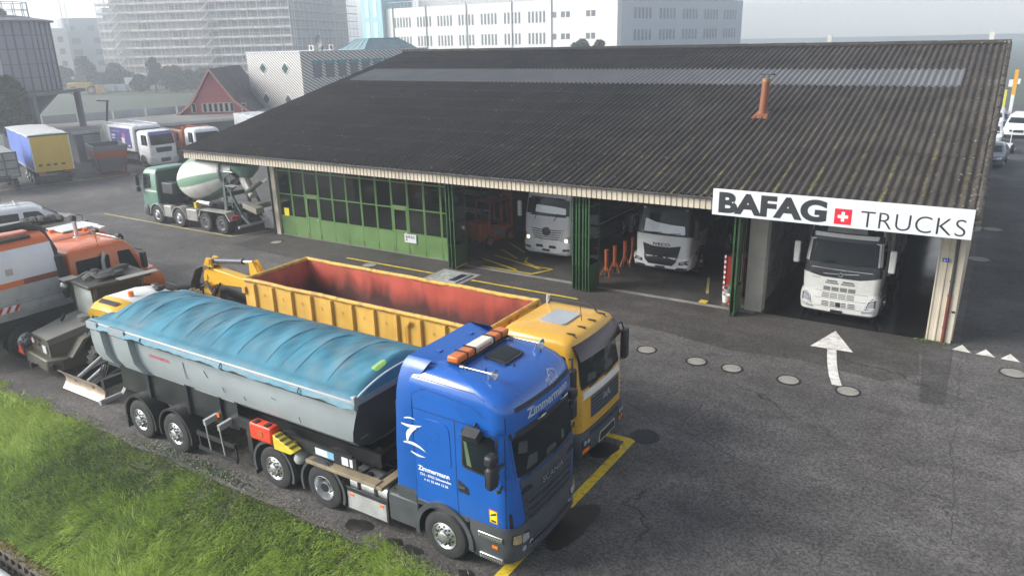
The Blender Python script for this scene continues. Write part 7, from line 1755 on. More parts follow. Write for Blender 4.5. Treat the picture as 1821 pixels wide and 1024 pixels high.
# ------------------------------------------------------------------ olive wheel loader
OLV = mat('olive_paint', (0.075, 0.068, 0.05), 0.5, 0, 0.1, 1.5, dirt=0.3, dcol=(0.11, 0.1, 0.08))
OLD = mat('dark_olive_paint', (0.035, 0.034, 0.026), 0.55, 0, 0.12, 2)
OLL = mat('light_olive', (0.22, 0.215, 0.19), 0.5, 0, 0.1, 1.5, dirt=0.3, dcol=(0.13, 0.12, 0.1))
def wheel_loader():
    T = thing('wheel_loader', 'olive drab wheel loader with sloping engine hood behind the grey trailer', 'loader', (-22.85, 14.95, 0), R(84))
    # hood: local x forward, rear at -4.75
    mb = MB()
    B = [(-4.75, 0.60, 0.7, 1.33), (-4.0, 0.72, 0.75, 1.5), (-3.35, 0.82, 0.8, 1.62)]
    rows = []
    for x, hw, z0, z1 in B: rows.append([(x, -hw, z0), (x, -hw*1.02, z0+(z1-z0)*0.72), (x, -hw*0.9, z1-0.02), (x, 0, z1), (x, hw*0.9, z1-0.02), (x, hw*1.02, z0+(z1-z0)*0.72), (x, hw, z0)])
    mb.grid(rows); mb.add(rows[0], [tuple(range(7))]); mb.add(rows[-1], [tuple(range(7))]); hd = mb.build('engine_hood', OLV, T, smooth=20)
    mb = MB(); rows2 = [[(p[0], p[1]*0.985, p[2]+0.008) for p in r[2:5]] for r in rows]; mb.grid(rows2); mb.build('hood_top', OLL, hd, smooth=20)
    mb = MB(); mb.prism([(-4.95, -0.72), (-4.95, 0.72), (-4.6, 0.98), (-3.6, 1.0), (-3.6, -1.0), (-4.6, -0.98)], 'z', 0.28, 0.72); mb.build('counterweight', OLV, T, bevel=0.05)
    for s in (-1, 1):
        mb = MB(); mb.prism([(-4.4, 0.72), (-4.0, 1.25), (-3.6, 1.38), (-2.4, 1.38), (-2.4, 1.30), (-3.55, 1.30), (-3.9, 1.18), (-4.28, 0.72)], 'y', s*0.7, s*1.12); mb.build('mudguard', OLV, T)
        mb = MB(); mb.obox((-4.82, s*0.82, 0.5), (0.1, 0.34, 0.2), (0, 0, s*0.65)); mb.build('lamp_recess', BLK, T)
        mb = MB(); mb.obox((-4.86, s*0.86, 0.5), (0.08, 0.1, 0.12), (0, 0, s*0.65)); mb.build('tail_lamp', RED, T)
        for x in (-3.2, -0.3): wheel(T, (x, s*0.85, 0.68), 0.68, 0.5, s, 'rear', OLD, 8, 0.45)
    mb = MB(); mb.prism([(-0.2, 0.0), (0.2, 0.0), (0, 0.36)], 'x', -5.06, -5.03); mb.v = [(p[0], p[1]+0.72, p[2]+0.62) for p in mb.v]; mb.build('warning_triangle', mat('triangle_red', (0.65, 0.06, 0.03), 0.5), T)
    mb = MB(); mb.lathe([(0, 0), (0.12, 0), (0.12, 0.012), (0, 0.012)], (-4.775, 0.42, 1.08), 'x', 18, mi=0, sgn=-1); mb.lathe([(0.085, 0.013), (0.118, 0.016), (0.118, 0.013)], (-4.775, 0.42, 1.08), 'x', 18, mi=1, sgn=-1); mb.build('speed_disc', [WPT, RED], T)
    mb = MB(); mb.box(-4.79, -4.765, -0.45, -0.22, 0.82, 1.08); mb.build('number_plate', WPT, T)
    mb = MB(); mb.box(-4.78, -4.76, -0.1, 0.55, 1.18, 1.26); mb.box(-4.78, -4.76, 0.0, 0.1, 0.98, 1.06); mb.build('grille_slot', GRD, T)
    mb = MB(); mb.cyl((-5.1, 0.0, 0.36), (-4.9, 0, 0.36), 0.05, n=8); mb.box(-5.12, -5.02, -0.05, 0.05, 0.32, 0.48); mb.build('tow_hitch', CHS, T)
    tx = text_mb('LIEBHERR', 0.15, bold=0.003); mb = MB(); mb.add([(-4.1+p[0], -0.835+(-0.02)*p[0], 1.18+p[1]+0.09*p[0]) for p in tx.v], tx.f); mb.build('lettering', BLK, T, smooth=0)
    mb = MB(); mb.cyl((-3.55, -0.3, 1.58), (-3.55, -0.3, 1.75), 0.17, 0.17, 14); mb.cyl((-3.55, -0.3, 1.75), (-3.55, -0.3, 1.78), 0.2, 0.12, 14); mb.build('air_filter', OLL, T)
    mb = MB(); mb.obox((-3.95, 0.2, 1.68), (0.06, 0.1, 0.26), (0.5, 0.3, 0)); mb.build('exhaust_tip', BLK, T)
    # cab
    mb = MB()
    for x, y in ((-3.3, -0.72), (-3.3, 0.72), (-1.9, -0.72), (-1.9, 0.72)): mb.bar((x, y, 1.4), (x*0.985-0.03, y*0.97, 2.72), 0.1)
    mb.box(-3.32, -1.88, -0.74, 0.74, 1.2, 1.5); mb.build('cab_frame', OLD, T)
    mb = MB(); mb.box(-3.48, -1.6, -0.8, 0.8, 2.72, 2.84); rf = mb.build('cab_roof', OLD, T, bevel=0.03)
    mb = MB(); mb.box(-3.65, -3.2, 0.4, 0.85, 2.845, 2.87); mb.build('roof_plate', OLL, rf); mb = MB(); mb.box(-2.6, -1.4, -0.9, -0.6, 2.845, 2.87); mb.build('roof_plate', OLL, rf)
    mb = MB()
    rg = random.Random(2)
    for k in range(9): mb.ball((-3.2+rg.random()*1.3, -0.5+rg.random()*0.9, 2.92+rg.random()*0.05), (0.12+rg.random()*0.2, 0.08+rg.random()*0.1, 0.06+rg.random()*0.06), 8)
    mb.build('net_bundle', mat('net_bundle', (0.045, 0.045, 0.04), 0.9, 0, 0.5, 8, bump=1.0, bscale=30), rf)
    mb = MB()
    for k in range(6): x = -3.4+0.3*rg.random(); y = -0.1+k*0.1; mb.tube([(x, y, 2.9), (x+0.25, y+0.12*rg.random(), 3.0), (x+0.4, y-0.1, 2.88)], 0.03, 6)
    mb.build('net_strap', OLL, rf)
    mb = MB(); mb.box(-3.345, -3.335, -0.62, 0.62, 1.55, 2.66); mb.build('rear_window', mat('pane_reflection', (0.46, 0.48, 0.44), 0.12, 0.0, 0.2, 2), T)  # whitish diffuse colour stands in for the reflection in the glass
    mb = MB(); mb.box(-3.36, -3.346, -0.66, -0.6, 1.5, 2.7); mb.box(-3.36, -3.346, 0.6, 0.66, 1.5, 2.7); mb.box(-3.36, -3.346, -0.599, 0.599, 1.5, 1.56); mb.build('window_frame', OLD, T)
    for s in (-1, 1):
        mb = MB(); mb.box(-3.2, -2.0, s*0.72, s*0.73, 1.5, 2.7); mb.build('side_window', GLS, T)
    mb = MB(); mb.ball((-3.55, 0.72, 2.62), 0.12, 10); mb.build('work_lamp', LMP, T)
    mb = MB(); mb.box(-2.4, 0.9, -0.55, 0.55, 0.55, 1.2); mb.build('front_frame', OLD, T, bevel=0.05)
    mb = MB()
    for s in (-0.5, 0.5): mb.tube([(-0.3, s, 1.5), (0.9, s, 1.3), (1.8, s, 0.5)], 0.12, 8)
    mb.build('lift_arm', OLV, T)
    mb = MB(); mb.prism([(1.7, 0.1), (2.6, 0.08), (1.9, 0.3), (1.8, 0.8), (1.7, 0.8)], 'y', -1.2, 1.2); mb.build('bucket', OLD, T)
    return T
T = wheel_loader(); T.scale = (1.04, 1.06, 0.88)

# ------------------------------------------------------------------ wheeled excavator with its blade
EYL = mat('excavator_yellow', (0.60, 0.34, 0.02), 0.42, 0, 0.08, 1.5, dirt=0.2, dcol=(0.35, 0.2, 0.03))
def excavator():
    T = thing('wheeled_excavator', 'yellow and white wheeled excavator with worn dozer blade, hidden behind the grey trailer', 'excavator', (0, 0, 0))
    # dozer blade near the grass
    mb = MB(); rows = []
    for t in np.linspace(0, 1, 9):
        z = 0.06+0.56*t; d = 0.16*math.sin(PI*t)*1.0; rows.append([(-21.65, 9.62+d-0.05*t, z), (-19.65, 9.62+d-0.05*t, z)])
    mb.grid(rows); mb.grid([[(p[0], p[1]+0.035, p[2]) for p in r] for r in rows])
    for c in (0, 1): mb.grid([[r[c], (r[c][0], r[c][1]+0.035, r[c][2])] for r in rows])
    mb.grid([rows[0], [(p[0], p[1]+0.035, p[2]) for p in rows[0]]]); mb.grid([rows[-1], [(p[0], p[1]+0.035, p[2]) for p in rows[-1]]])
    mb.build('dozer_blade', mat('worn_blade', (0.42, 0.35, 0.28), 0.4, 0.45, 0.2, 3, dirt=0.65, dcol=(0.24, 0.14, 0.08), dscale=2.5), T, smooth=40)
    for x in (-21.1, -20.2): mb = MB(); mb.bar((x, 9.75, 0.35), (x, 10.7, 0.55), 0.14, 0.2); mb.build('blade_arm', CHS, T)
    mb = MB()
    for x in (-20.9, -20.4): mb.cyl((x, 9.75, 0.5), (x, 10.6, 0.9), 0.06, n=10)
    mb.build('blade_cylinder', STL, T)
    mb = MB()
    for k in range(4): mb.tube([(-20.2+0.1*k, 10.0, 0.7), (-20.15+0.1*k, 10.1, 0.95), (-20.1+0.1*k, 10.5, 1.0)], 0.025, 6)
    mb.build('hydraulic_hose', BLK, T)
    mb = MB(); mb.box(-21.2, -20.1, 10.6, 14.2, 0.6, 1.05); mb.cyl((-20.65, 12.3, 1.05), (-20.65, 12.3, 1.25), 0.6, n=20); mb.build('undercarriage', CHS, T)
    for y in (11.0, 13.7):
        for x, s in ((-21.6, -1), (-19.7, 1)):
            o = MB(); c = (x, y, 0.5)
            o.lathe([(0.26, -0.2), (0.46, -0.2), (0.5, -0.14), (0.5, 0.14), (0.46, 0.2), (0.26, 0.2)], c, 'x', 26)
            for k in range(20):
                a = 2*PI*k/20; o.obox((x, y+math.cos(a)*0.5, 0.5+math.sin(a)*0.5), (0.34, 0.06, 0.05), (a+PI/2, 0, 0.0))
            w = o.build('wheel', RUB, T); m = MB(); m.lathe([(0.26, s*0.15), (0.22, s*0.1), (0.1, s*0.05), (0, s*0.05)], c, 'x', 18); m.build('rim', EYL, w)
    # upper carriage
    mb = MB(); mb.box(-21.6, -19.3, 11.0, 13.6, 1.26, 1.9); mb.build('upper_body', EYL, T, bevel=0.08)
    b = MB(); b.box(-19.25, -18.0, 9.75, 11.35, 1.3, 3.0)
    mb = MB()
    for x, y in ((-19.2, 9.85), (-18.1, 9.85), (-19.2, 11.2), (-18.1, 11.2)): mb.bar((x, y, 1.3), (x, y, 2.86), 0.09)
    mb.box(-19.25, -18.05, 9.8, 11.25, 1.26, 1.5); mb.build('cab_frame', mat('excavator_grey', (0.06, 0.062, 0.065), 0.5), T)
    for a in ((-19.16, -18.14, 9.84, 9.85), (-19.16, -18.14, 11.2, 11.21)):
        mb = MB(); mb.box(a[0], a[1], a[2], a[3], 1.5, 2.85); mb.build('cab_window', GLS, T)
    for x in (-19.2, -18.1):
        mb = MB(); mb.box(x-0.005, x+0.005, 9.9, 11.15, 1.5, 2.85); mb.build('cab_window', GLS, T)
    lv = MB(); rows = []
    for y, zf in ((9.62, 2.92), (9.75, 3.04), (10.1, 3.13), (10.9, 3.13), (11.3, 3.06), (11.45, 2.9)):
        rows.append([(-19.32, y, zf-0.14), (-19.2, y, zf-0.01), (-18.65, y, zf+0.02), (-18.08, y, zf-0.01), (-17.96, y, zf-0.14)])
    lv.grid(rows); lv.grid([[(p[0], p[1], min(p[2], 2.87)-0.01) for p in r] for r in rows]); lv.build('cab_roof', mat('roof_white', (0.60, 0.60, 0.58), 0.4, dirt=0.15), T, smooth=50)
    mb = MB(); r2 = [[(p[0]*1.0, p[1]-0.012, p[2]+0.012) for p in r] for r in rows[:3]]; mb.grid(r2); mb.grid([[(p[0], p[1]-0.02, p[2]) for p in r2[0]], [(p[0], p[1]+0.02, p[2]-0.2) for p in r2[0]]]); rr = mb.build('roof_cowl', EYL, T, smooth=50)
    mb = MB(); mb.add([(-19.1, 9.9, 3.115), (-18.25, 9.9, 3.125), (-18.3, 9.75, 3.075), (-19.05, 9.75, 3.065)], [(0, 1, 2, 3)]); mb.v = [(p[0], p[1], p[2]+0.012) for p in mb.v]; mb.build('vent_slot', GRD, rr, smooth=0)
    mb = MB(); mb.cyl((-18.5, 10.35, 3.14), (-18.5, 10.35, 3.28), 0.07, n=12); mb.build('beacon', AMB, T)
    mb = MB(); mb.ball((-18.3, 11.05, 3.2), (0.12, 0.16, 0.08), 8); mb.ball((-18.75, 11.2, 3.16), (0.16, 0.1, 0.06), 8); mb.build('roof_lamp', BLK, T)
    # boom folded towards the right
    Y = 14.2; n0 = set(T.children)
    mb = MB(); mb.prism([(-19.7, 1.4), (-19.38, 1.5), (-19.1, 2.4), (-18.85, 2.52), (-17.0, 2.64), (-16.9, 2.78), (-17.6, 2.9), (-18.4, 2.98), (-19.1, 3.04), (-19.4, 2.92), (-19.52, 2.4)], 'y', Y-0.16, Y+0.16); mb.build('boom', EYL, T, bevel=0.02)
    mb = MB(); mb.cyl((-19.1, Y, 3.22), (-17.75, Y, 3.38), 0.085, n=14); mb.cyl((-17.75, Y, 3.38), (-17.6, Y, 3.40), 0.095, n=14); mb.build('arm_cylinder', mat('cylinder_slate', (0.05, 0.055, 0.07), 0.4), T)
    mb = MB(); mb.cyl((-17.6, Y, 3.40), (-17.15, Y, 3.45), 0.045, n=12); mb.build('piston_rod', ALU, T)
    mb = MB(); mb.prism([(-17.2, 2.9), (-17.2, 3.46), (-17.05, 3.52), (-16.9, 3.3), (-16.75, 2.9)], 'y', Y-0.13, Y-0.08); mb.prism([(-17.2, 2.9), (-17.2, 3.46), (-17.05, 3.52), (-16.9, 3.3), (-16.75, 2.9)], 'y', Y+0.08, Y+0.13); mb.build('arm_bracket', EYL, T)
    mb = MB()
    for dy in (-0.13, 0.13): mb.prism([(-19.45, 2.95), (-19.2, 3.35), (-19.0, 3.33), (-18.95, 3.05)], 'y', Y+dy-0.04, Y+dy+0.04)
    mb.cyl((-19.1, Y-0.2, 3.24), (-19.1, Y+0.2, 3.24), 0.08, n=12); mb.cyl((-19.32, Y-0.19, 2.72), (-19.32, Y+0.19, 2.72), 0.09, n=14); mb.build('boom_pin', EYL, T)
    mb = MB(); mb.cyl((-19.2, Y-0.24, 1.9), (-18.75, Y-0.24, 2.42), 0.08, n=12); mb.cyl((-18.75, Y-0.24, 2.42), (-18.55, Y-0.24, 2.62), 0.04, n=10); mb.build('lift_cylinder', mat('cylinder_black', (0.025, 0.025, 0.03), 0.4), T)
    for k in range(6):
        y = Y-0.22+0.08*k; mb = MB(); mb.tube([(-19.0, y, 3.05), (-19.35-0.03*k, y, 3.08), (-19.72-0.04*k, y, 2.9), (-19.95-0.03*k, y-0.1, 2.4), (-19.9, y-0.1, 1.9)], 0.035, 8); mb.build('hydraulic_hose', BLK, T)
    for k in range(2):
        mb = MB(); mb.tube([(-19.6, Y-0.2, 2.35+0.12*k), (-19.2, Y-0.26, 2.5+0.1*k), (-18.85, Y-0.28, 2.1+0.1*k)], 0.03, 8); mb.build('hydraulic_hose', BLK, T)
    mb = MB()
    for k in range(5): mb.box(-20.0+0.12*k, -19.93+0.12*k, Y-0.4, Y-0.3, 1.95+0.05*(k % 2), 2.25+0.05*(k % 2))
    mb.build('valve_block', ALU, T)
    for o in set(T.children)-n0: o.location = (-1.25, 0, -0.36)
excavator()

# ------------------------------------------------------------------ further left: vans, olive vehicle, yellow machine
def van(name, label, loc, rz, L_=5.2, hw=0.98, h=2.1, col=None, cat='van', rails=True, group=None):
    T = thing(name, label, cat, loc, rz, group); c = col or WPT
    b = hull([(0.35, -L_, 0.0, hw*.93, .25, .12, .12), (0.75, -L_-.03, 0.06, hw, .3, .12, .14), (1.05, -L_, -.08, hw, .3, .12, .14), (1.25, -L_, -.55, hw*.99, .3, .12, .12), (h-.2, -L_+.08, -1.35, hw*.88, .3, .15, .1), (h-.05, -L_+.15, -1.6, hw*.8, .3, .2, .06), (h, -L_+.35, -1.9, hw*.68, .25, .2, .03)], 5, 6)
    bv = b.bvh(); b.build('body', c, T, smooth=40)
    decal_f(T, bv, 'windscreen', GLS, [(-hw*.82, 1.3), (hw*.82, 1.3), (hw*.75, h-.25), (-hw*.75, h-.25)], 0.008, 0.08, 4)
    for v in 'RL':
        decal_f(T, bv, 'side_window', GLS, [(-2.2, 1.22), (-1.1, 1.2), (-1.55, h-.3), (-2.2, h-.28)], 0.008, 0.06, 3, None, v)
        decal_f(T, bv, 'side_window', GLS, [(-3.4, 1.24), (-2.4, 1.22), (-2.4, h-.3), (-3.4, h-.3)], 0.008, 0.06, 3, None, v)
    decal_f(T, bv, 'grille', GRD, [(-0.5, 0.55), (0.5, 0.55), (0.55, 0.78), (-0.55, 0.78)], 0.008, 0.04, 3)
    for s in (-1, 1): decal_f(T, bv, 'headlight', LMP, [(s*(hw-.08), 0.72), (s*.58, 0.72), (s*.62, 0.9), (s*(hw-.1), 1.0)], 0.01, 0.03, 2)
    for s in (-1, 1): decal_f(T, bv, 'tail_lamp', RED, [(s*(hw-.06), 0.9), (s*(hw-.2), 0.9), (s*(hw-.2), 1.5), (s*(hw-.08), 1.5)], 0.01, 0.02, 2, None, 'B')
    decal_f(T, bv, 'rear_window', GLS, [(-hw*.7, 1.25), (hw*.7, 1.25), (hw*.62, h-.3), (-hw*.62, h-.3)], 0.008, 0.06, 3, None, 'B')
    for x in (-0.95, -L_+0.95):
        for s in (-1, 1): wheel(T, (x, s*(hw-0.11), 0.34), 0.34, 0.22, s, 'front', None, 5)
    for s in (-1, 1): mb = MB(); mb.obox((-1.1, s*(hw+0.12), 1.25), (0.12, 0.2, 0.24)); mb.build('mirror', BLK, T, bevel=0.03)
    if rails:
        mb = MB()
        for y in (-0.6, 0.6): mb.tube([(-L_+.5, y, h+.05), (-1.9, y, h+.06)], 0.02, 6)
        for x in (-L_+.9, -2.4): mb.tube([(x, -0.75, h+.09), (x, 0.75, h+.09)], 0.03, 6)
        mb.build('roof_rack', ALU, T)
    return T
van('crew_van', 'white crew van with roof rack at the left edge beside the orange trucks', (-40.2, 20.2, 0), R(70), 5.4, 1.0, 2.0)
T = thing('cargo_carrier', 'olive flat topped carrier with a rolled camouflage net on its roof', 'military vehicle', (-33.0, 15.5, 0), R(80))
mb = MB(); mb.box(-2.6, 1.2, -1.05, 1.05, 0.8, 2.42); mb.build('body', OLD, T, bevel=0.05)
mb = MB(); mb.box(-2.65, 1.25, -1.1, 1.1, 2.425, 2.5); mb.build('roof', OLV, T, bevel=0.02)
mb = MB(); mb.box(-2.6, 1.2, 0.2, 1.0, 2.503, 2.53); mb.build('roof_plate', OLL, T)
mb = MB(); rg = random.Random(4)
for k in range(14): mb.ball((-0.9+k*0.1+rg.random()*0.1, -0.25+0.3*rg.random(), 2.6+0.08*rg.random()), (0.2, 0.22+0.15*rg.random(), 0.12+0.06*rg.random()), 8)
mb.build('net_bundle', _M['net_bundle'], T)
for x in (-1.9, 0.6):
    for s in (-1, 1): wheel(T, (x, s*0.9, 0.5), 0.5, 0.3, s, 'front', OLD)
T = thing('yellow_loader', 'yellow machine hood at the left edge behind the white crew van', 'loader', (-51.9, 20.8, 0), R(20))
mb = MB(); mb.prism([(-3, 0.8), (0.4, 0.8), (0.7, 1.3), (-0.6, 2.6), (-3, 2.7)], 'y', -0.9, 0.9); mb.build('hood', EYL, T, bevel=0.06)
mb = MB(); mb.box(-3.2, 0.3, -0.7, 0.7, 0.5, 0.79); mb.build('chassis', CHS, T)
for x in (-2.4, -0.2):
    for s in (-1, 1): wheel(T, (x, s*0.95, 0.6), 0.6, 0.4, s, 'front', EYL)

# ------------------------------------------------------------------ row parked along the far left edge
def curtain_trailer():
    T = thing('curtain_trailer', 'curtain sided trailer with blue sides and yellow rear doors', 'trailer', (-56.95, 28.1, 0), R(-17))
    BLS = mat('curtain_blue', (0.06, 0.12, 0.42), 0.55, 0, 0.2, 0.8, dirt=0.4, dcol=(0.16, 0.2, 0.36), streak=True)
    YD = mat('door_yellow', (0.60, 0.40, 0.03), 0.5, 0, 0.08, 1, dirt=0.2, dcol=(0.4, 0.27, 0.04))
    mb = MB(); mb.box(-9.5, -0.06, -1.25, 1.25, 1.2, 3.6); mb.build('curtain_body', BLS, T)
    mb = MB(); rows = [[(x, y, 3.64+0.06*math.cos(y*1.2)+0.03*math.sin(x*2.1)) for y in np.linspace(-1.29, 1.29, 7)] for x in np.linspace(-9.55, -0.02, 20)]; mb.slab(rows, 0.1); mb.build('roof', mat('roof_canvas', (0.5, 0.5, 0.49), 0.6, dirt=0.2), T, smooth=50)
    mb = MB(); mb.box(-0.055, 0.0, -1.24, 1.24, 1.05, 3.53); d = mb.build('rear_door', YD, T)
    mb = MB(); mb.box(0.001, 0.02, -1.27, 1.27, 3.53, 3.61); mb.build('door_header', BLK, d)
    mb = MB()
    for y in (-0.85, -0.35, 0.1, 0.6): mb.box(0.001, 0.03, y-0.11, y+0.11, 1.45, 1.58)
    mb.build('buffer_block', BLK, d)
    mb = MB()
    for y in (-1.22, 1.22): mb.box(0.001, 0.03, y-0.03, y+0.03, 1.1, 3.53)
    mb.build('door_post', WPT, T)
    mb = MB(); mb.box(-9.5, -0.06, -1.27, -1.251, 1.1, 1.2); mb.box(-9.5, -0.06, 1.251, 1.27, 1.1, 1.2); mb.build('side_rail', STL, T)
    mb = frame_rails(MB(), -9.4, -0.1, 0.85, 1.18, 0.5); mb.box(-0.1, 0.0, -1.2, 1.2, 0.55, 0.75); mb.build('chassis', CHS, T)
    for x in (-1.6, -2.9, -4.2): axle_wheels(T, x, 0.5, 1.22, 0.5, 0.36, 'front')
    mb = MB()
    for s in (-1, 1): mb.box(0.001, 0.03, s*0.8-0.15, s*0.8+0.15, 0.9, 1.02)
    mb.build('tail_lamp', RED, T)
curtain_trailer()
T = thing('stake_trailer', 'low grey panelled trailer with dark green frame at the left edge', 'trailer', (-56.6, 24.3, 0), R(-17))
mb = MB(); mb.box(-6, 0, -1.15, 1.15, 1.25, 2.75); mb.build('panel_body', mat('canvas_grey', (0.27, 0.27, 0.26), 0.6, dirt=0.3), T)
mb = MB()
for y in (-1.15, -0.38, 0.38, 1.15): mb.box(0.001, 0.06, y-0.05, y+0.05, 1.1, 2.8)
for z in (1.15, 1.7, 2.25, 2.78): mb.box(0.0015, 0.05, -1.2, 1.2, z-0.04, z+0.04)
for x in (-6, -4.5, -3, -1.5, -0.05):
    for s in (-1, 1): mb.box(x-0.04, x+0.04, s*1.151, s*1.2, 1.1, 2.8)
mb.build('stake_frame', mat('frame_green', (0.06, 0.09, 0.075), 0.55), T)
mb = frame_rails(MB(), -6, 0, 0.8, 1.1, 0.45); mb.build('chassis', CHS, T)
for x in (-1.2, -4.6): axle_wheels(T, x, 0.45, 1.1, 0.45, 0.3, 'front')

def road_cab(T, col, visor=None, L_=2.0, h=2.95):
    b = hull([(0.9, -L_, 0.0, 1.13, .2, .05, .05), (1.8, -L_, 0.0, 1.15, .22, .05, .06), (h-.2, -L_, -.18, 1.1, .24, .06, .07), (h-.05, -L_, -.35, 1.0, .26, .1, .06), (h, -L_+.1, -.6, .85, .25, .12, .03)], 5, 6)
    bv = b.bvh(); b.build('cab', col, T, smooth=40)
    decal_f(T, bv, 'windscreen', GLS, [(-1.0, 1.85), (1.0, 1.85), (0.95, h-.3), (-0.95, h-.3)], 0.008, 0.07, 4)
    if visor: decal_f(T, bv, 'sun_visor', visor, [(-1.0, h-.32), (1.0, h-.32), (0.95, h-.1), (-0.95, h-.1)], 0.05, 0.03, 3)
    for v in 'RL': decal_f(T, bv, 'side_window', GLS, [(-1.3, 1.85), (-0.35, 1.8), (-0.42, h-.32), (-1.3, h-.3)], 0.008, 0.06, 3, None, v)
    decal_f(T, bv, 'grille', GRD, [(-0.62, 1.25), (0.62, 1.25), (0.7, 1.65), (-0.7, 1.65)], 0.01, 0.04, 3)
    lo = hull([(0.3, -0.7, -0.03, 1.1, .2, .05, .05), (0.5, -0.7, 0.07, 1.2, .22, .05, .06), (0.92, -0.7, 0.05, 1.18, .22, .05, .06)], 5, 6); b2 = lo.bvh(); lo.build('bumper', col, T, smooth=40)
    decal_f(T, b2, 'lower_grille', GRD, [(-0.4, 0.5), (0.4, 0.5), (0.4, 0.8), (-0.4, 0.8)], 0.008, 0.03, 2)
    for s in (-1, 1):
        decal_f(T, b2, 'headlight', LMP, [(s*1.08, 0.6), (s*0.72, 0.6), (s*0.72, 0.8), (s*1.08, 0.8)], 0.01, 0.04, 2)
        mb = MB(); mb.obox((-0.15, s*1.36, 2.3), (0.14, 0.2, 0.65)); mb.tube([(-0.3, s*1.08, 2.7), (-0.15, s*1.36, 2.65)], 0.02, 6); mb.build('mirror', BLK, T, bevel=0.04)
        mb = MB(); arch(mb, (-1.3, 0, 0.5), 0.58, s*1.2, s*0.8, 0.04, 0, PI, 12); mb.build('mudguard', col, T)
    return bv
T = thing('refuse_truck', 'white refuse truck with a purple poster panel on its side', 'truck', (-57.0, 36.9, 0), R(-6))
PUR = mat('poster_purple', (0.085, 0.065, 0.24), 0.5, 0, 0.06, 1)
road_cab(T, WPT, mat('visor_purple', (0.12, 0.11, 0.3), 0.4))
mb = MB(); mb.box(-7.0, -2.35, -1.2, 1.2, 1.15, 3.25); mb.build('refuse_body', WPT, T, bevel=0.12)
mb = MB(); mb.prism([(-8.6, 1.2), (-7.01, 0.9), (-7.01, 3.3), (-7.6, 3.3), (-8.5, 2.4)], 'y', -1.18, 1.18); mb.build('tail_hopper', mat('cream_hopper', (0.5, 0.49, 0.44), 0.5, dirt=0.3), T, bevel=0.05)
mb = MB(); mb.box(-6.3, -2.9, -1.225, -1.203, 1.45, 3.05); p_ = mb.build('poster', PUR, T)
mb = MB()
mb.box(-4.4, -3.9, -1.23, -1.2255, 1.5, 2.3); mb.box(-6.1, -5.5, -1.23, -1.2255, 2.35, 2.5); mb.box(-6.1, -5.6, -1.23, -1.2255, 2.12, 2.24); mb.box(-6.0, -4.6, -1.23, -1.2255, 2.75, 2.78); mb.box(-6.1, -5.4, -1.23, -1.2255, 1.75, 1.78); mb.box(-3.4, -3.1, -1.23, -1.2255, 1.6, 1.72)
mb.build('poster_print', WHT, p_)
mb = MB(); mb.cyl((-4.0, -1.232, 2.45), (-4.0, -1.226, 2.45), 0.22, n=16); mb.build('poster_dot', mat('poster_pink', (0.6, 0.13, 0.25), 0.5), p_)
mb = MB(); mb.prism([(-7.3, 1.75), (-7.0, 2.0), (-7.1, 1.6)], 'y', -1.2, -1.185); mb.build('green_mark', mat('mark_green', (0.05, 0.3, 0.12), 0.5), T)
mb = MB()
for y in (-0.9, 0.9): mb.tube([(-7.4, y, 3.4), (-2.2, y, 3.35)], 0.05, 6)
mb.build('roof_rail', WPT, T)
mb = MB(); mb.box(-2.34, -2.1, -1.0, 1.0, 1.0, 3.0); mb.build('exhaust_shield', BLK, T)
mb = frame_rails(MB(), -8.0, -0.5, 0.7, 1.0); mb.box(-6, -2.4, -1.1, -0.5, 0.5, 0.95); mb.build('chassis', CHS, T)
for x in (-1.3, -5.0, -6.35): axle_wheels(T, x, 0.5, 1.2, 0.5, 0.32, 'front' if x > -2 else 'rear', CHS)
T = thing('tipper_truck', 'white cab truck with an orange tipper body, partly behind the hall roof', 'truck', (-54.8, 39.6, 0), R(-12))
road_cab(T, WPT)
mb = MB()
OT = mat('tipper_orange', (0.42, 0.085, 0.03), 0.5, 0, 0.12, 1.5, dirt=0.3, dcol=(0.2, 0.06, 0.03))
for s in (-1, 1): mb.prism([(-6.8, 1.2), (-2.4, 1.2), (-2.2, 2.75), (-6.8, 2.75)], 'y', s*1.13, s*1.22)
mb.box(-6.8, -2.35, -1.129, 1.129, 1.2, 1.3); mb.box(-2.45, -2.3, -1.129, 1.129, 1.31, 3.0); mb.box(-6.85, -6.75, -1.129, 1.129, 1.31, 2.6); mb.build('tipper_body', OT, T)
mb = MB(); mb.box(-6.8, -2.2, -1.3, -1.22, 2.62, 2.78); mb.build('top_rail', mat('rail_tan', (0.4, 0.33, 0.25), 0.6), T)
mb = frame_rails(MB(), -7.0, -0.5, 0.7, 1.0); mb.build('chassis', CHS, T)
for x in (-1.3, -5.3): axle_wheels(T, x, 0.5, 1.2, 0.5, 0.32, 'front')
T = thing('box_truck', 'white box truck standing behind the orange tipper', 'truck', (-52.5, 45.2, 0), R(-20))
road_cab(T, WPT, None, 1.8, 2.6)
mb = MB(); mb.box(-8.2, -2.0, -1.25, 1.25, 1.0, 3.35); mb.build('box_body', WPT, T, bevel=0.03)
mb = frame_rails(MB(), -8.0, -0.5, 0.65, 0.95); mb.build('chassis', CHS, T)
for x in (-1.2, -6.0): axle_wheels(T, x, 0.45, 1.15, 0.45, 0.3, 'front')
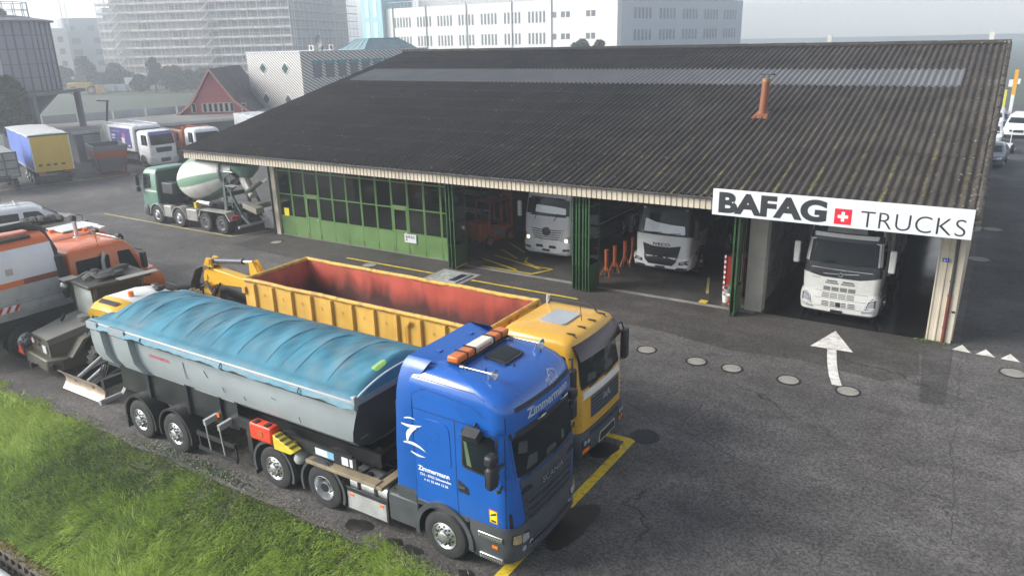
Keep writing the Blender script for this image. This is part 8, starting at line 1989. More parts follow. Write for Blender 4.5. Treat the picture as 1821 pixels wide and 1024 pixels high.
# grey and orange hopper tub on a red skid frame
T = thing('hopper_tub', 'grey open hopper tub with an orange stripe on a red skid', 'hopper', (-58.2, 32.9, 0), R(-20))
TG = mat('tub_grey', (0.16, 0.165, 0.165), 0.5, 0, 0.12, 1.5, dirt=0.3, dcol=(0.09, 0.09, 0.085))
mb = MB()
lev = [(0.35, -0.5, 0.7, 0.85), (1.35, -1.25, 1.1, 1.05), (1.9, -1.65, 1.3, 1.15), (2.3, -1.95, 1.35, 1.18)]
rows = [[(x0, -hw, z), (x1, -hw, z), (x1, hw, z), (x0, hw, z), (x0, -hw, z)] for z, x0, x1, hw in lev]
for k in range(3): mb.grid([rows[k], rows[k+1]], mi=1 if k == 1 else 0)
mb.grid([[(p[0]*0.95, p[1]*0.94, p[2]) for p in r] for r in rows], mi=2); mb.add(rows[0][:4], [(0, 1, 2, 3)], 0); mb.grid([rows[-1], [(p[0]*0.95, p[1]*0.94, p[2]) for p in rows[-1]]], mi=0)
mb.build('tub', [TG, OT, mat('tub_inside', (0.03, 0.03, 0.03), 0.7)], T, smooth=0)
mb = MB()
for s in (-1, 1):
    mb.box(-2.6, 1.6, s*0.9-0.06, s*0.9+0.06, 0.02, 0.16); mb.bar((0.9, s*0.9, 0.16), (1.1, s*0.95, 1.4), 0.1); mb.bar((-2.4, s*0.9, 0.16), (-1.3, s*0.95, 1.3), 0.08)
for x in (-2.4, -0.5, 1.4): mb.box(x-0.05, x+0.05, -0.839, 0.839, 0.03, 0.14)
mb.build('skid_frame', mat('skid_red', (0.16, 0.05, 0.045), 0.6, 0, 0.15, 2), T)

# ------------------------------------------------------------------ cars and pylon right of the hall
van('delivery_van', 'white delivery van facing the camera at the right edge', (1.55, 80.0, 0), R(-96), 5.2, 0.98, 1.98, rails=False)
van('delivery_van', 'white van farthest back beside the hall corner', (-0.45, 84.5, 0), R(-92), 5.0, 0.95, 1.95, rails=False)
SLV = mat('silver_car_paint', (0.36, 0.38, 0.40), 0.3, 0.3, 0.05, coat=0.5)
GRC = mat('grey_car_paint', (0.085, 0.10, 0.125), 0.3, 0.3, 0.05, coat=0.5)
def car(label, loc, rz, col, name='parked_car', h=1.5):
    T = thing(name, label, 'car', loc, rz)
    b = hull([(0.25, -4.3, -0.05, .8, .25, .2, .15), (0.6, -4.35, 0.05, .88, .3, .2, .16), (0.85, -4.35, -.05, .88, .32, .2, .18), (0.98, -4.3, -1.0, .85, .3, .2, .1), (h-.15, -3.8, -1.9, .68, .28, .25, .08), (h, -3.4, -2.2, .55, .2, .2, .04)], 5, 6)
    bv = b.bvh(); b.build('body', col, T, smooth=40)
    decal_f(T, bv, 'windscreen', GLS, [(-.66, 1.02), (.66, 1.02), (.54, h-.14), (-.54, h-.14)], 0.008, 0.06, 4)
    decal_f(T, bv, 'rear_window', GLS, [(-.6, 1.05), (.6, 1.05), (.5, h-.16), (-.5, h-.16)], 0.008, 0.06, 3, None, 'B')
    for v in 'RL': decal_f(T, bv, 'side_window', GLS, [(-3.6, 1.02), (-1.4, 1.0), (-2.0, h-.15), (-3.3, h-.15)], 0.008, 0.06, 3, None, v)
    decal_f(T, bv, 'grille', GRD, [(-.45, .42), (.45, .42), (.5, .62), (-.5, .62)], 0.008, 0.03, 2)
    for s in (-1, 1):
        decal_f(T, bv, 'headlight', LMP, [(s*.8, .66), (s*.5, .64), (s*.52, .76), (s*.8, .8)], 0.01, 0.03, 2)
        decal_f(T, bv, 'tail_lamp', RED, [(s*.8, .7), (s*.55, .7), (s*.55, .85), (s*.8, .85)], 0.01, 0.03, 2, None, 'B')
        for x in (-0.85, -3.45): wheel(T, (x, s*.77, 0.31), 0.31, 0.2, s, 'front', None, 5)
    return T
car('dark grey car nearest along the right side of the hall', (-0.15, 62.0, 0), R(-95), GRC)
car('white car parked behind the dark grey car beside the hall', (-0.35, 73.5, 0), R(-92), WPT, h=1.65)
car('silver car far back between the white vans and the pylon', (0.3, 86.5, 0), R(-88), SLV)
T = thing('trailer_frame', 'small white open trailer with upright ladder frame beyond the dark grey car', 'trailer', (0.45, 69.5, 0), R(-95))
mb = MB(); mb.box(-2.2, 0, -0.7, 0.7, 0.5, 0.65); mb.build('deck', WPT, T)
mb = MB()
for y in (-0.65, 0.65): mb.tube([(-0.1, y, 0.65), (-0.1, y, 1.75), (-0.8, y, 1.9)], 0.03, 6)
mb.tube([(-0.1, -0.65, 1.7), (-0.1, 0.65, 1.7)], 0.03, 6); mb.build('ladder_frame', WPT, T)
for s in (-1, 1): wheel(T, (-1.1, s*0.8, 0.32), 0.32, 0.2, s, 'front', None, 5)
T = thing('sign_pylon', 'tall leaning sign pylon, white below and orange yellow above', 'sign pylon', (0.9, 88, 0))
mb = MB(); mb.box(-0.14, 0.14, -0.06, 0.06, 0, 3.2); mb.box(-0.02, 0.02, -0.075, -0.061, 0, 3.2); mb.build('mast', WPT, T)
mb = MB(); mb.box(-0.16, 0.16, -0.07, 0.07, 3.2, 5.5); mb.build('top_panel', mat('pylon_orange', (0.62, 0.30, 0.01), 0.5), T)
mb = MB(); mb.box(-0.5, -0.17, -0.03, 0.03, 3.95, 4.6); mb.box(0.17, 0.4, -0.03, 0.03, 4.2, 4.7); mb.build('flag_panel', WPT, T)
T = thing('marker_post', 'short yellow post with a dark crossbar in the hazy field', 'post', (0.35, 105, 0))
mb = MB(); mb.box(-0.12, 0.12, -0.05, 0.05, 0, 2.6); mb.build('post', mat('post_yellow', (0.6, 0.55, 0.05), 0.5), T)
mb = MB(); mb.box(-0.5, 0.6, -0.04, 0.04, 2.6, 2.7); mb.build('crossbar', GRY, T)

# ------------------------------------------------------------------ left background
def dirbox(mb, c, ux, L_, W_, z0, z1, mi=None):
    """box with its long side along ux, starting at corner c"""
    u = Vector((ux[0], ux[1])).normalized(); n = Vector((-u.y, u.x)); c = Vector(c)
    P = [c, c+u*L_, c+u*L_+n*W_, c+n*W_]
    v = [(p.x, p.y, z0) for p in P]+[(p.x, p.y, z1) for p in P]
    return mb.add(v, [(3, 2, 1, 0), (4, 5, 6, 7), (0, 1, 5, 4), (1, 2, 6, 5), (2, 3, 7, 6), (3, 0, 4, 7)], mi)
# low flat-roofed shed behind the parked row
T = thing('low_shed', 'long low shed with flat grey felt roof behind the parked row', 'building', (-66.5, 35.0, 0), R(76))
mb = MB(); mb.box(0, 26, 0, 11, 0, 2.45); mb.build('wall', mat('shed_wall', (0.13, 0.13, 0.125), 0.8, 0, 0.15, 0.5), T)
mb = MB(); mb.box(-0.3, 26.3, -0.3, 11.3, 2.455, 2.6); mb.build('roof', mat('felt_roof', (0.17, 0.165, 0.155), 0.9, 0, 0.2, 0.3, dirt=0.4, dcol=(0.1, 0.1, 0.095)), T)
mb = MB(); mb.box(-0.32, 26.3, -0.34, -0.3, 2.45, 2.7); mb.build('roof_edge', STL, T)
for i in range(8):
    mb = MB(); mb.box(0.2+3.2*i, 3.2+3.2*i, 11.2, 11.28, 2.61, 3.35); mb.build('parapet_panel', mat('parapet_pale', (0.42, 0.44, 0.45), 0.6, 0, 0.08, 1), T)
mb = MB(); mb.box(0.6, 3.0, -0.04, -0.005, 0.2, 2.3); mb.build('door', mat('shed_door', (0.3, 0.33, 0.34), 0.6), T)
T = thing('low_annexe', 'pale flat annexe roof edge in front of the red gabled house', 'building', (-72.5, 46.5, 0), R(14))
mb = MB(); mb.box(0, 12, 0, 2.0, 0, 1.75); mb.build('wall', mat('annexe_wall', (0.3, 0.3, 0.29), 0.8), T)
mb = MB(); mb.box(-1.5, 12.3, -0.4, 2.1, 1.755, 1.9); mb.build('roof', mat('annexe_roof', (0.5, 0.5, 0.49), 0.6, dirt=0.2), T)
T = thing('silo_tower', 'tall grey panelled silo on steel legs at the left edge', 'silo', (-72.5, 34.2, 0), R(28))
SIL_ = mat('silo_panel', (0.20, 0.215, 0.26), 0.5, 0.3, 0.12, 0.5, dirt=0.3, dcol=(0.13, 0.14, 0.16), streak=True)
SLD = mat('silo_steel', (0.12, 0.125, 0.135), 0.5, 0.3, 0.1, 1)
mb = MB(); oc = [(math.cos(2*PI*(i+0.5)/8)*3.3, math.sin(2*PI*(i+0.5)/8)*3.3) for i in range(8)]; mb.prism(oc, 'z', 6.0, 11.6); mb.build('silo_body', SIL_, T, smooth=0)
mb = MB()
for i in range(8):
    a, b = Vector(oc[i]), Vector(oc[(i+1) % 8])
    for k in range(4): q = a.lerp(b, k/4)*1.008; mb.box(q.x-0.05, q.x+0.05, q.y-0.05, q.y+0.05, 6.0, 11.6)
mb.build('stiffener', SLD, T, smooth=0)
mb = MB()
for z in (6.0, 7.1, 8.2, 9.4, 10.5): mb.prism([(p[0]*1.012, p[1]*1.012) for p in oc], 'z', z, z+0.08)
mb.build('ring_band', SLD, T, smooth=0)
mb = MB(); mb.lathe([(3.7, 0), (3.7, 0.12), (0.8, 0.6), (0, 0.65)], (0, 0, 11.6), 'z', 16); mb.build('silo_roof', SLD, T)
mb = MB()
for i in range(14):
    a = 2*PI*i/14; b = 2*PI*(i+1)/14
    mb.tube([(1.9*math.cos(a), 1.9*math.sin(a), 12.0), (1.9*math.cos(a), 1.9*math.sin(a), 13.2)], 0.03, 5)
    for z in (12.6, 13.2): mb.tube([(1.9*math.cos(a), 1.9*math.sin(a), z), (1.9*math.cos(b), 1.9*math.sin(b), z)], 0.025, 5)
mb.lathe([(2.0, 11.95), (2.0, 12.05), (0, 12.05)], (0, 0, 0), 'z', 14); mb.build('railing', SLD, T)
mb = MB(); mb.lathe([(0, 12.06), (0.8, 12.06), (0.8, 12.5), (0.4, 12.8), (0, 12.8)], (-0.3, -0.4, 0), 'z', 14); mb.build('top_hatch', SLD, T)
for x, y in ((-3, -3), (3.2, -3), (3.2, 3), (-3, 3), (0.2, -3)):
    mb = MB(); mb.box(x-0.2, x+0.2, y-0.2, y+0.2, 0, 5.7); mb.build('leg', SLD, T)
mb = MB(); mb.box(-3.3, 3.9, -3.3, 3.3, 5.7, 5.99); mb.box(-3.2, 3.4, -3.1, -2.9, 2.6, 2.8); mb.build('leg_frame', SLD, T)
mb = MB(); mb.lathe([(3.0, 5.7), (0.6, 3.4), (0.6, 3.0)], (0, 0, 0), 'z', 12); mb.build('cone', SLD, T)
mb = MB()
for k in range(9): mb.box(3.45, 3.5, -1.4, -0.9, 0.1+0.16*k, 0.2+0.16*k)
mb.build('striped_board', mat('board_orange', (0.5, 0.25, 0.06), 0.6), T)
T = thing('lamp_mast', 'dark bent yard lamp mast between silo and low shed', 'lamp', (-65.8, 37.6, 0))
mb = MB(); mb.tube([(0, 0, 0), (0, 0, 3.2), (0.3, 0.2, 5.0)], 0.09, 8); mb.build('mast', BLK, T)
mb = MB(); mb.obox((0.0, 0.0, 5.05), (1.6, 0.2, 0.1)); mb.build('lamp_head', GRY, T)

# red gabled house
def frame_at(name, label, cat, c, ang): return thing(name, label, cat, (c[0], c[1], 0), ang)
T = frame_at('gabled_house', 'red timber gabled house with dark roof and a row of white windows', 'house', (-72.9, 48.9), R(38))
REDW = mat('red_boards', (0.50, 0.14, 0.135), 0.7, 0, 0.1, 1.5, dirt=0.2, dcol=(0.38, 0.11, 0.11), streak=True)
W2 = 8.7
mb = MB(); mb.prism([(0.5, 0), (W2-0.5, 0), (W2-0.5, 2.3), (W2*0.74, 3.9), (W2/2, 6.9), (W2*0.26, 3.9), (0.5, 2.3)], 'y', 0, 12); mb.build('wall', REDW, T, smooth=0)
RD = mat('house_roof', (0.035, 0.035, 0.038), 0.8, 0, 0.15, 1)
for pts in ([(-0.1, 2.1), (W2*0.25, 3.95), (W2/2, 7.15), (W2/2, 6.95), (W2*0.26, 3.75), (-0.1, 1.9)], [(W2+0.1, 2.1), (W2*0.75, 3.95), (W2/2, 7.15), (W2/2, 6.95), (W2*0.74, 3.75), (W2+0.1, 1.9)]):
    mb = MB(); mb.prism(pts, 'y', -0.7, 12.5); mb.build('roof', RD, T, smooth=0)
    mb = MB(); mb.prism([(p[0], p[1]+0.02) if i < 3 else (p[0], p[1]-0.03) for i, p in enumerate(pts)], 'y', -0.76, -0.701); mb.build('barge_board', mat('barge_pink', (0.5, 0.22, 0.2), 0.6), T, smooth=0)
WF = mat('window_frame_white', (0.62, 0.6, 0.56), 0.6)
for x, w, z in [(1.9, 0.42, 3.2)]+[(3.0+0.55*k, 0.42, 3.2) for k in range(6)]+[(7.0, 0.42, 3.1)]:
    mb = MB(); mb.box(x-0.05, x+w+0.05, -0.06, -0.001, z-0.45, z+0.5); w_ = mb.build('window', WF, T)
    mb = MB(); mb.box(x+0.14, x+w, -0.07, -0.061, z-0.38, z+0.43); mb.build('pane', GLS, w_)
mb = MB(); mb.box(0, W2, -0.12, -0.08, 1.75, 1.85); mb.build('ledge', WF, T)

# striped clad building with diamond windows and a glazed lantern
def stripe_mat(name, a, b, sc, ang):
    m = bpy.data.materials.new(name); m.use_nodes = True; N = m.node_tree.nodes; L = m.node_tree.links
    tc = N.new('ShaderNodeTexCoord'); sp = N.new('ShaderNodeSeparateXYZ'); L.new(tc.outputs['Object'], sp.inputs[0])
    ad = N.new('ShaderNodeMath'); ad.operation = 'ADD'; L.new(sp.outputs[0], ad.inputs[0]); L.new(sp.outputs[1], ad.inputs[1])
    m1 = N.new('ShaderNodeMath'); m1.operation = 'MULTIPLY'; L.new(ad.outputs[0], m1.inputs[0]); m1.inputs[1].default_value = ang
    m2 = N.new('ShaderNodeMath'); m2.operation = 'ADD'; L.new(m1.outputs[0], m2.inputs[0]); L.new(sp.outputs[2], m2.inputs[1])
    m3 = N.new('ShaderNodeMath'); m3.operation = 'MULTIPLY'; L.new(m2.outputs[0], m3.inputs[0]); m3.inputs[1].default_value = sc
    fr = N.new('ShaderNodeMath'); fr.operation = 'FRACT'; L.new(m3.outputs[0], fr.inputs[0])
    gt = N.new('ShaderNodeMath'); gt.operation = 'GREATER_THAN'; L.new(fr.outputs[0], gt.inputs[0]); gt.inputs[1].default_value = 0.55
    mx = N.new('ShaderNodeMix'); mx.data_type = 'RGBA'; L.new(gt.outputs[0], mx.inputs[0]); mx.inputs[6].default_value = (*a, 1); mx.inputs[7].default_value = (*b, 1)
    L.new(mx.outputs[2], N['Principled BSDF'].inputs['Base Color']); N['Principled BSDF'].inputs['Roughness'].default_value = 0.5
    return m
ST1 = stripe_mat('striped_cladding', (0.60, 0.58, 0.55), (0.12, 0.12, 0.13), 3.0, 0.58)
TEAL = mat('teal_frame', (0.05, 0.22, 0.24), 0.5)
T = frame_at('striped_building', 'diagonally striped building with diamond windows and a glazed lantern roof', 'building', (-73.0, 59.2), R(-11.6))
mb = MB(); mb.box(0, 11.4, 0, 17, 0, 8.5); mb.build('wall', ST1, T, smooth=0)
mb = MB(); mb.box(-0.05, 11.46, -0.06, 17.05, 8.501, 8.62); mb.build('roof_edge', mat('edge_grey', (0.45, 0.45, 0.45), 0.5), T)
for x in (3.5, 8.2):
    for z in (3.6, 6.9):
        mb = MB(); mb.prism([(x-0.85, z), (x, z-0.72), (x+0.85, z), (x, z+0.72)], 'y', -0.05, -0.001); w_ = mb.build('diamond_window', WF, T, smooth=0)
        mb = MB(); mb.prism([(x-0.72, z), (x, z-0.6), (x+0.72, z), (x, z+0.6)], 'y', -0.06, -0.051); mb.build('pane', mat('teal_pane', (0.05, 0.09, 0.085), 0.1), w_, smooth=0)
for k in range(7):
    for z in (5.9, 2.8):
        y = 1.4+1.55*k; mb = MB(); mb.box(11.401, 11.46, y, y+1.0, z, z+1.45); w_ = mb.build('window', mat('blind_grey', (0.13, 0.13, 0.15), 0.6), T)
        mb = MB(); mb.box(11.461, 11.55, y-0.08, y+1.08, z+1.4, z+1.75); mb.build('awning', TEAL, w_)
mb = MB(); mb.lathe([(0, 0), (0.45, 0.05), (0.7, 0.25)], (10.5, 3.2, 9.5), 'y', 16, sgn=-1); mb.cyl((10.5, 3.3, 8.6), (10.5, 3.3, 9.4), 0.06); mb.build('dish', mat('dish_grey', (0.1, 0.11, 0.12), 0.6), T)
for x, y in ((10.0, 2.0), (10.4, 4.2)):
    mb = MB(); mb.box(x, x+0.9, y, y+0.6, 8.63, 9.2); mb.cyl((x+0.45, y-0.01, 8.93), (x+0.45, y-0.05, 8.93), 0.22, n=14, mi=1); mb.build('roof_unit', [mat('unit_cream', (0.5, 0.49, 0.46), 0.6), BLK], T)
mb = MB()
def pyr(x0, x1, y0, y1, z0, x2, x3, y2, y3, z1):
    a = [(x0, y0, z0), (x1, y0, z0), (x1, y1, z0), (x0, y1, z0)]; b = [(x2, y2, z1), (x3, y2, z1), (x3, y3, z1), (x2, y3, z1)]
    mb.add(a+b, [(0, 1, 5, 4), (1, 2, 6, 5), (2, 3, 7, 6), (3, 0, 4, 7), (4, 5, 6, 7)]); return a, b
a, b = pyr(6.5, 11.3, 8.2, 15.5, 8.63, 7.8, 10.0, 9.8, 13.9, 9.75); ln_ = mb.build('lantern', mat('lantern_glass', (0.20, 0.27, 0.29), 0.15, 0.2), T, smooth=0)
mb = MB()
for i in range(4): mb.tube([a[i], b[i]], 0.07, 6); mb.tube([b[i], b[(i+1) % 4]], 0.06, 6); mb.tube([a[i], a[(i+1) % 4]], 0.06, 6)
for i in range(4):
    for t in (0.25, 0.5, 0.75): mb.tube([Vector(a[i]).lerp(Vector(a[(i+1) % 4]), t), Vector(b[i]).lerp(Vector(b[(i+1) % 4]), t)], 0.045, 5)
mb.build('glazing_bar', TEAL, ln_)

# ------------------------------------------------------------------ far buildings in the mist
GLF = mat('far_glass', (0.10, 0.115, 0.13), 0.3)
OFW = mat('office_white', (0.66, 0.65, 0.62), 0.7, 0, 0.03, 0.2)
T = thing('office_block', 'long white office block with banks of narrow windows and a roof railing', 'building', (-113.3, 129.4, 0), math.atan2(-1.35, 54.3))
mb = MB(); mb.box(0, 54.4, 0, 30, 0, 16.0); mb.build('wall', OFW, T, smooth=0)
groups = [(2.3, 6), (8.6, 5), (14.0, 5), (19.4, 5), (24.9, 5), (30.4, 5), (35.9, 5)]
for z in (13.4, 9.6, 5.8):
    for x, n in groups:
        mb = MB()
        for k in range(n): mb.box(x+0.82*k, x+0.82*k+0.42, -0.03, -0.001, z-1.25, z+0.75)
        mb.build('window', GLF, T, smooth=0)
    for x, n in ((41.2, 1), (43.0, 2), (48.2, 2)):
        mb = MB()
        for k in range(n): mb.box(x+1.05*k, x+1.05*k+0.8, -0.03, -0.001, z-0.5, z+0.5)
        mb.build('window', GLF, T, smooth=0)
for x in (2.0, 11.0, 21.4, 32.2, 41.0):
    mb = MB(); mb.tube([(x, -0.12, 0), (x, -0.12, 16.6)], 0.1, 6); mb.build('downpipe', mat('pipe_grey', (0.4, 0.4, 0.4), 0.6), T)
mb = MB(); mb.box(5, 50, 5, 26, 16.0, 20.5); mb.build('attic_storey', mat('attic_grey', (0.32, 0.33, 0.34), 0.6), T, smooth=0)
mb = MB()
for k in range(55): mb.box(0.2+k, 0.26+k, 0.1, 0.16, 16.0, 17.2)
mb.box(0.2, 54.3, 0.1, 0.16, 17.15, 17.25); mb.build('railing', STL, T)
for k in range(3):
    for z in (13.2, 9.4):
        for j in range(5):
            mb = MB(); mb.box(54.401, 54.43, 3+9*k+0.9*j, 3+9*k+0.9*j+0.5, z-1, z+0.7); mb.build('window', GLF, T, smooth=0)
T = thing('cyan_tower', 'pale cyan glazed stair tower left of the white office block', 'building', (-119.5, 128.6, 0), math.atan2(-1.35, 54.3))
mb = MB(); mb.box(0, 6.0, 0, 10, 0, 23); mb.build('wall', mat('cyan_panel', (0.28, 0.50, 0.54), 0.5, 0, 0.05, 0.3), T, smooth=0)
for k in range(5):
    for x in (1.2, 3.5):
        mb = MB(); mb.box(x, x+1.1, -0.05, -0.001, 1.2+4.4*k, 4.6+4.4*k); mb.build('window', mat('cyan_window', (0.5, 0.62, 0.64), 0.3), T)
T = thing('grey_wing', 'faint grey blue wing fading into mist right of the white office block', 'building', (-58.8, 129.8, 0), R(81.6))
mb = MB(); mb.box(0.0, 49, 0, 20, 0, 16.3); mb.build('wall', mat('wing_hazed_grey', (0.42, 0.46, 0.52), 0.7, 0, 0.05, 0.2), T, smooth=0)  # mist and shade are put into this pale grey blue
for z in (13.5, 9.7, 5.9):
    for k in range(5):
        mb = MB()
        for j in range(5): mb.box(4+9.0*k+1.3*j, 4+9.0*k+1.3*j+0.7, -0.05, -0.001, z-1.1, z+0.8)
        mb.build('window', GLF, T, smooth=0)
# scaffolded building
T = thing('scaffolded_building', 'large block wrapped in grey scaffolding and netting, faint in the mist', 'building', (-186.0, 108.5, 0), math.atan2(19.5, 45.5))
CORE = mat('core_grey', (0.36, 0.355, 0.35), 0.8, 0, 0.15, 0.2)
mb = MB(); mb.box(2, 47, 2.5, 42, 0, 25); mb.build('wall', CORE, T, smooth=0)
SCF = mat('scaffold_tube', (0.62, 0.62, 0.6), 0.5, 0.3); DKB = mat('scaffold_deck', (0.62, 0.55, 0.5), 0.7, 0, 0.3, 0.6)  # scaffold and netting colours lightened to carry part of the mist
for k in range(13):
    z = 1+2*k; mb = MB(); mb.box(0, 49, 0.2, 1.6, z, z+0.14); mb.box(48.2, 49.4, 1.6, 44, z, z+0.14); mb.box(0, 49, 0.1, 0.19, z+0.145, z+0.55); mb.build('scaffold_deck', DKB, T, smooth=0)
for i in range(20):
    x = 0.1+2.57*i; mb = MB(); mb.box(x-0.05, x+0.05, 0.05, 0.15, 0, 27); mb.box(x-0.05, x+0.05, 1.65, 1.75, 0, 27); mb.build('scaffold_post', SCF, T, smooth=0)
mb = MB()
for k in range(13):
    z = 1+2*k
    for h in (0.7, 1.1): mb.box(0, 49, 0.03, 0.09, z+h, z+h+0.05); mb.box(49.45, 49.5, 0, 44, z+h, z+h+0.05)
mb.build('guard_rail', SCF, T, smooth=0)
for xx in (3.5, 27.0):
    mb = MB()
    for k in range(12): mb.bar((xx, -0.3, 1+2*k), (xx+2.4, -0.3, 3+2*k), 0.5, 0.1)
    mb.build('stair_flight', SCF, T, smooth=0)
for i in range(16):
    y = 1.6+2.7*i; mb = MB(); mb.box(49.5, 49.6, y-0.05, y+0.05, 0, 27); mb.build('scaffold_post', SCF, T, smooth=0)
mb = MB(); mb.box(30, 48.1, 2.2, 2.4, 0, 25); mb.box(47.2, 47.6, 2.5, 30, 0, 25); mb.build('netting', mat('grey_netting', (0.25, 0.26, 0.275), 0.8), T, smooth=0)
for k in range(12):
    for i in range(9):
        if (k+i) % 3 == 0: continue
        mb = MB(); mb.box(4+4.6*i, 7.2+4.6*i, 2.42, 2.499, 1.4+2*k, 2.6+2*k); mb.build('window_opening', GLF if i % 2 else CORE, T, smooth=0)
# plain blocks behind
def far_block(label, c, ang, L_, W_, H, m, rows=4, n=6, w=1.6, roof=None):
    T = thing('apartment_block', label, 'building', (c[0], c[1], 0), ang)
    mb = MB(); mb.box(0, L_, 0, W_, 0, H); mb.build('wall', m, T, smooth=0)
    for k in range(rows):
        for i in range(n):
            x = (i+0.25)*L_/n; z = 1.6+(H-2)*k/rows; mb = MB(); mb.box(x, x+w, -0.04, -0.001, z, z+1.5); mb.build('window', GLF, T, smooth=0)
    return T
far_block('pale block with dark windows left of the scaffolding', (-228.8, 116.1), math.atan2(13.1, 6.5), 7.0, 26, 15.1, mat('block_pale', (0.55, 0.54, 0.51), 0.7), 4, 2, 1.3)
far_block('grey block between the pale block and the scaffolding', (-226.8, 122.3), math.atan2(7.5, 4.2), 16.5, 24, 14.4, mat('block_grey', (0.30, 0.31, 0.31), 0.7), 4, 3, 2.2)
T = far_block('upper grey block with flat roof and mast above the others', (-251, 135.0), math.atan2(9.5, 4.5), 27, 24, 18.7, mat('block_grey2', (0.26, 0.27, 0.28), 0.7), 5, 5, 2.0)
mb = MB(); mb.box(12, 27, 2, 18, 18.71, 21.8); mb.build('roof_house', _M['block_grey2'], T)
mb = MB(); mb.tube([(13, 4, 21.8), (13, 4, 31.5)], 0.15, 6); mb.build('mast', SCF, T)
T = thing('aerial_mast', 'thin lattice aerial mast on the pale block roof', 'mast', (-232.6, 125.5, 0))
mb = MB(); mb.tube([(0, 0, 0), (0, 0, 23)], 0.16, 6); mb.tube([(1.1, 0.8, 0), (1.1, 0.8, 22.4)], 0.14, 6)
for z in (16.5, 18.5, 20.5): mb.tube([(0, 0, z), (1.1, 0.8, z+0.5)], 0.06, 5)
mb.build('lattice', SCF, T)

# machines and pallets on the lot beyond the field
T = thing('far_loader', 'yellow wheel loader standing on the far lot in the mist', 'loader', (-168.5, 92.6, 0), R(50)); T.scale = (1.15, 1.15, 1.15)
mb = MB(); mb.box(-2.5, 1.5, -1.1, 1.1, 0.9, 2.2); mb.build('body', EYL, T, bevel=0.1)
mb = MB(); mb.box(-1.0, 0.6, -0.8, 0.8, 2.21, 3.5); mb.build('cab', mat('far_cab', (0.1, 0.11, 0.1), 0.5), T)
mb = MB(); mb.prism([(2.2, 0.1), (3.8, 0.2), (3.2, 0.5), (2.8, 1.6), (2.2, 1.5)], 'y', -1.4, 1.4); mb.build('bucket', EYL, T)
for x in (-1.6, 1.4):
    for s in (-1, 1): wheel(T, (x, s*1.0, 0.8), 0.8, 0.5, s, 'front', EYL)
PAL = mat('wrapped_white', (0.6, 0.62, 0.65), 0.4, 0, 0.1, 1)
def pallet(x, y, h, label):
    T = thing('pallet_stack', label, 'pallet', (x, y, 0), R(35), 'wrapped pallets on the far lot')
    mb = MB(); mb.box(-0.95, 0.95, -0.8, 0.8, 0.15, h); mb.build('load', PAL, T, bevel=0.06)
    mb = MB()
    for yy in (-0.6, 0, 0.6): mb.box(-0.95, 0.95, yy-0.08, yy+0.08, 0, 0.149)
    mb.build('pallet', mat('pallet_wood', (0.3, 0.24, 0.17), 0.8), T)
rg = random.Random(11)
for i in range(13): pallet(-171.0+i*0.5, 97.6+i*1.0+0.9*(i % 2), 1.7 if i not in (5, 6, 9, 10) else 3.0, 'white wrapped pallet load in the row on the far misty lot')
T = thing('tarp_shelter', 'pale orange shelter roof above the far lot', 'shelter', (-163.5, 109, 0), R(30))
mb = MB(); mb.prism([(-3, 4.2), (3, 4.0), (2.2, 5.2), (-1.5, 5.4)], 'y', -2, 2); mb.build('canopy', mat('canopy_peach', (0.55, 0.42, 0.35), 0.7), T)
for x, y in ((-2.5, -1.8), (2.5, -1.8), (2.5, 1.8), (-2.5, 1.8)):
    mb = MB(); mb.box(x-0.1, x+0.1, y-0.1, y+0.1, 0, 4.1); mb.build('leg', SCF, T)
T = thing('dark_container', 'dark site container on the far lot beside the pallets', 'container', (-163, 111.5, 0), R(60))
mb = MB(); mb.box(0, 14, 0, 2.6, 0, 3.6); mb.build('shell', mat('container_dark', (0.07, 0.07, 0.068), 0.7), T)
T = thing('red_container', 'small red container far off in the mist', 'container', (-188, 102.5, 0), R(50))
mb = MB(); mb.box(0, 2.6, -4, -2, 2.8, 3.9); mb.build('shell', mat('container_red', (0.5, 0.06, 0.06), 0.6), T)
mb = MB(); mb.box(0, 2.6, -4, -2, 0, 2.79); mb.build('base', mat('container_dark2', (0.2, 0.2, 0.2), 0.7), T)

# ------------------------------------------------------------------ trees and hedge: leaf clumps spread through the crown
def leaf_mat(name, c1, c2):
    m = bpy.data.materials.new(name); m.use_nodes = True; N = m.node_tree.nodes; L = m.node_tree.links; b = N['Principled BSDF']
    tc = N.new('ShaderNodeTexCoord'); nz = N.new('ShaderNodeTexNoise'); nz.inputs['Scale'].default_value = 1.3; nz.inputs['Detail'].default_value = 5; L.new(tc.outputs['Object'], nz.inputs[0])
    mr = N.new('ShaderNodeMapRange'); mr.inputs[1].default_value = 0.35; mr.inputs[2].default_value = 0.65; L.new(nz.outputs[0], mr.inputs[0])
    mx = N.new('ShaderNodeMix'); mx.data_type = 'RGBA'; L.new(mr.outputs[0], mx.inputs[0]); mx.inputs[6].default_value = (*c1, 1); mx.inputs[7].default_value = (*c2, 1)
    L.new(mx.outputs[2], b.inputs['Base Color']); b.inputs['Roughness'].default_value = 0.7; b.inputs['Specular IOR Level'].default_value = 0.25
    return m
LF1 = leaf_mat('leaf_dark', (0.035, 0.05, 0.022), (0.075, 0.09, 0.04)); LF2 = leaf_mat('leaf_hedge', (0.022, 0.038, 0.02), (0.05, 0.07, 0.035))
BARK = mat('bark', (0.07, 0.055, 0.042), 0.9, 0, 0.3, 6, bump=0.6)
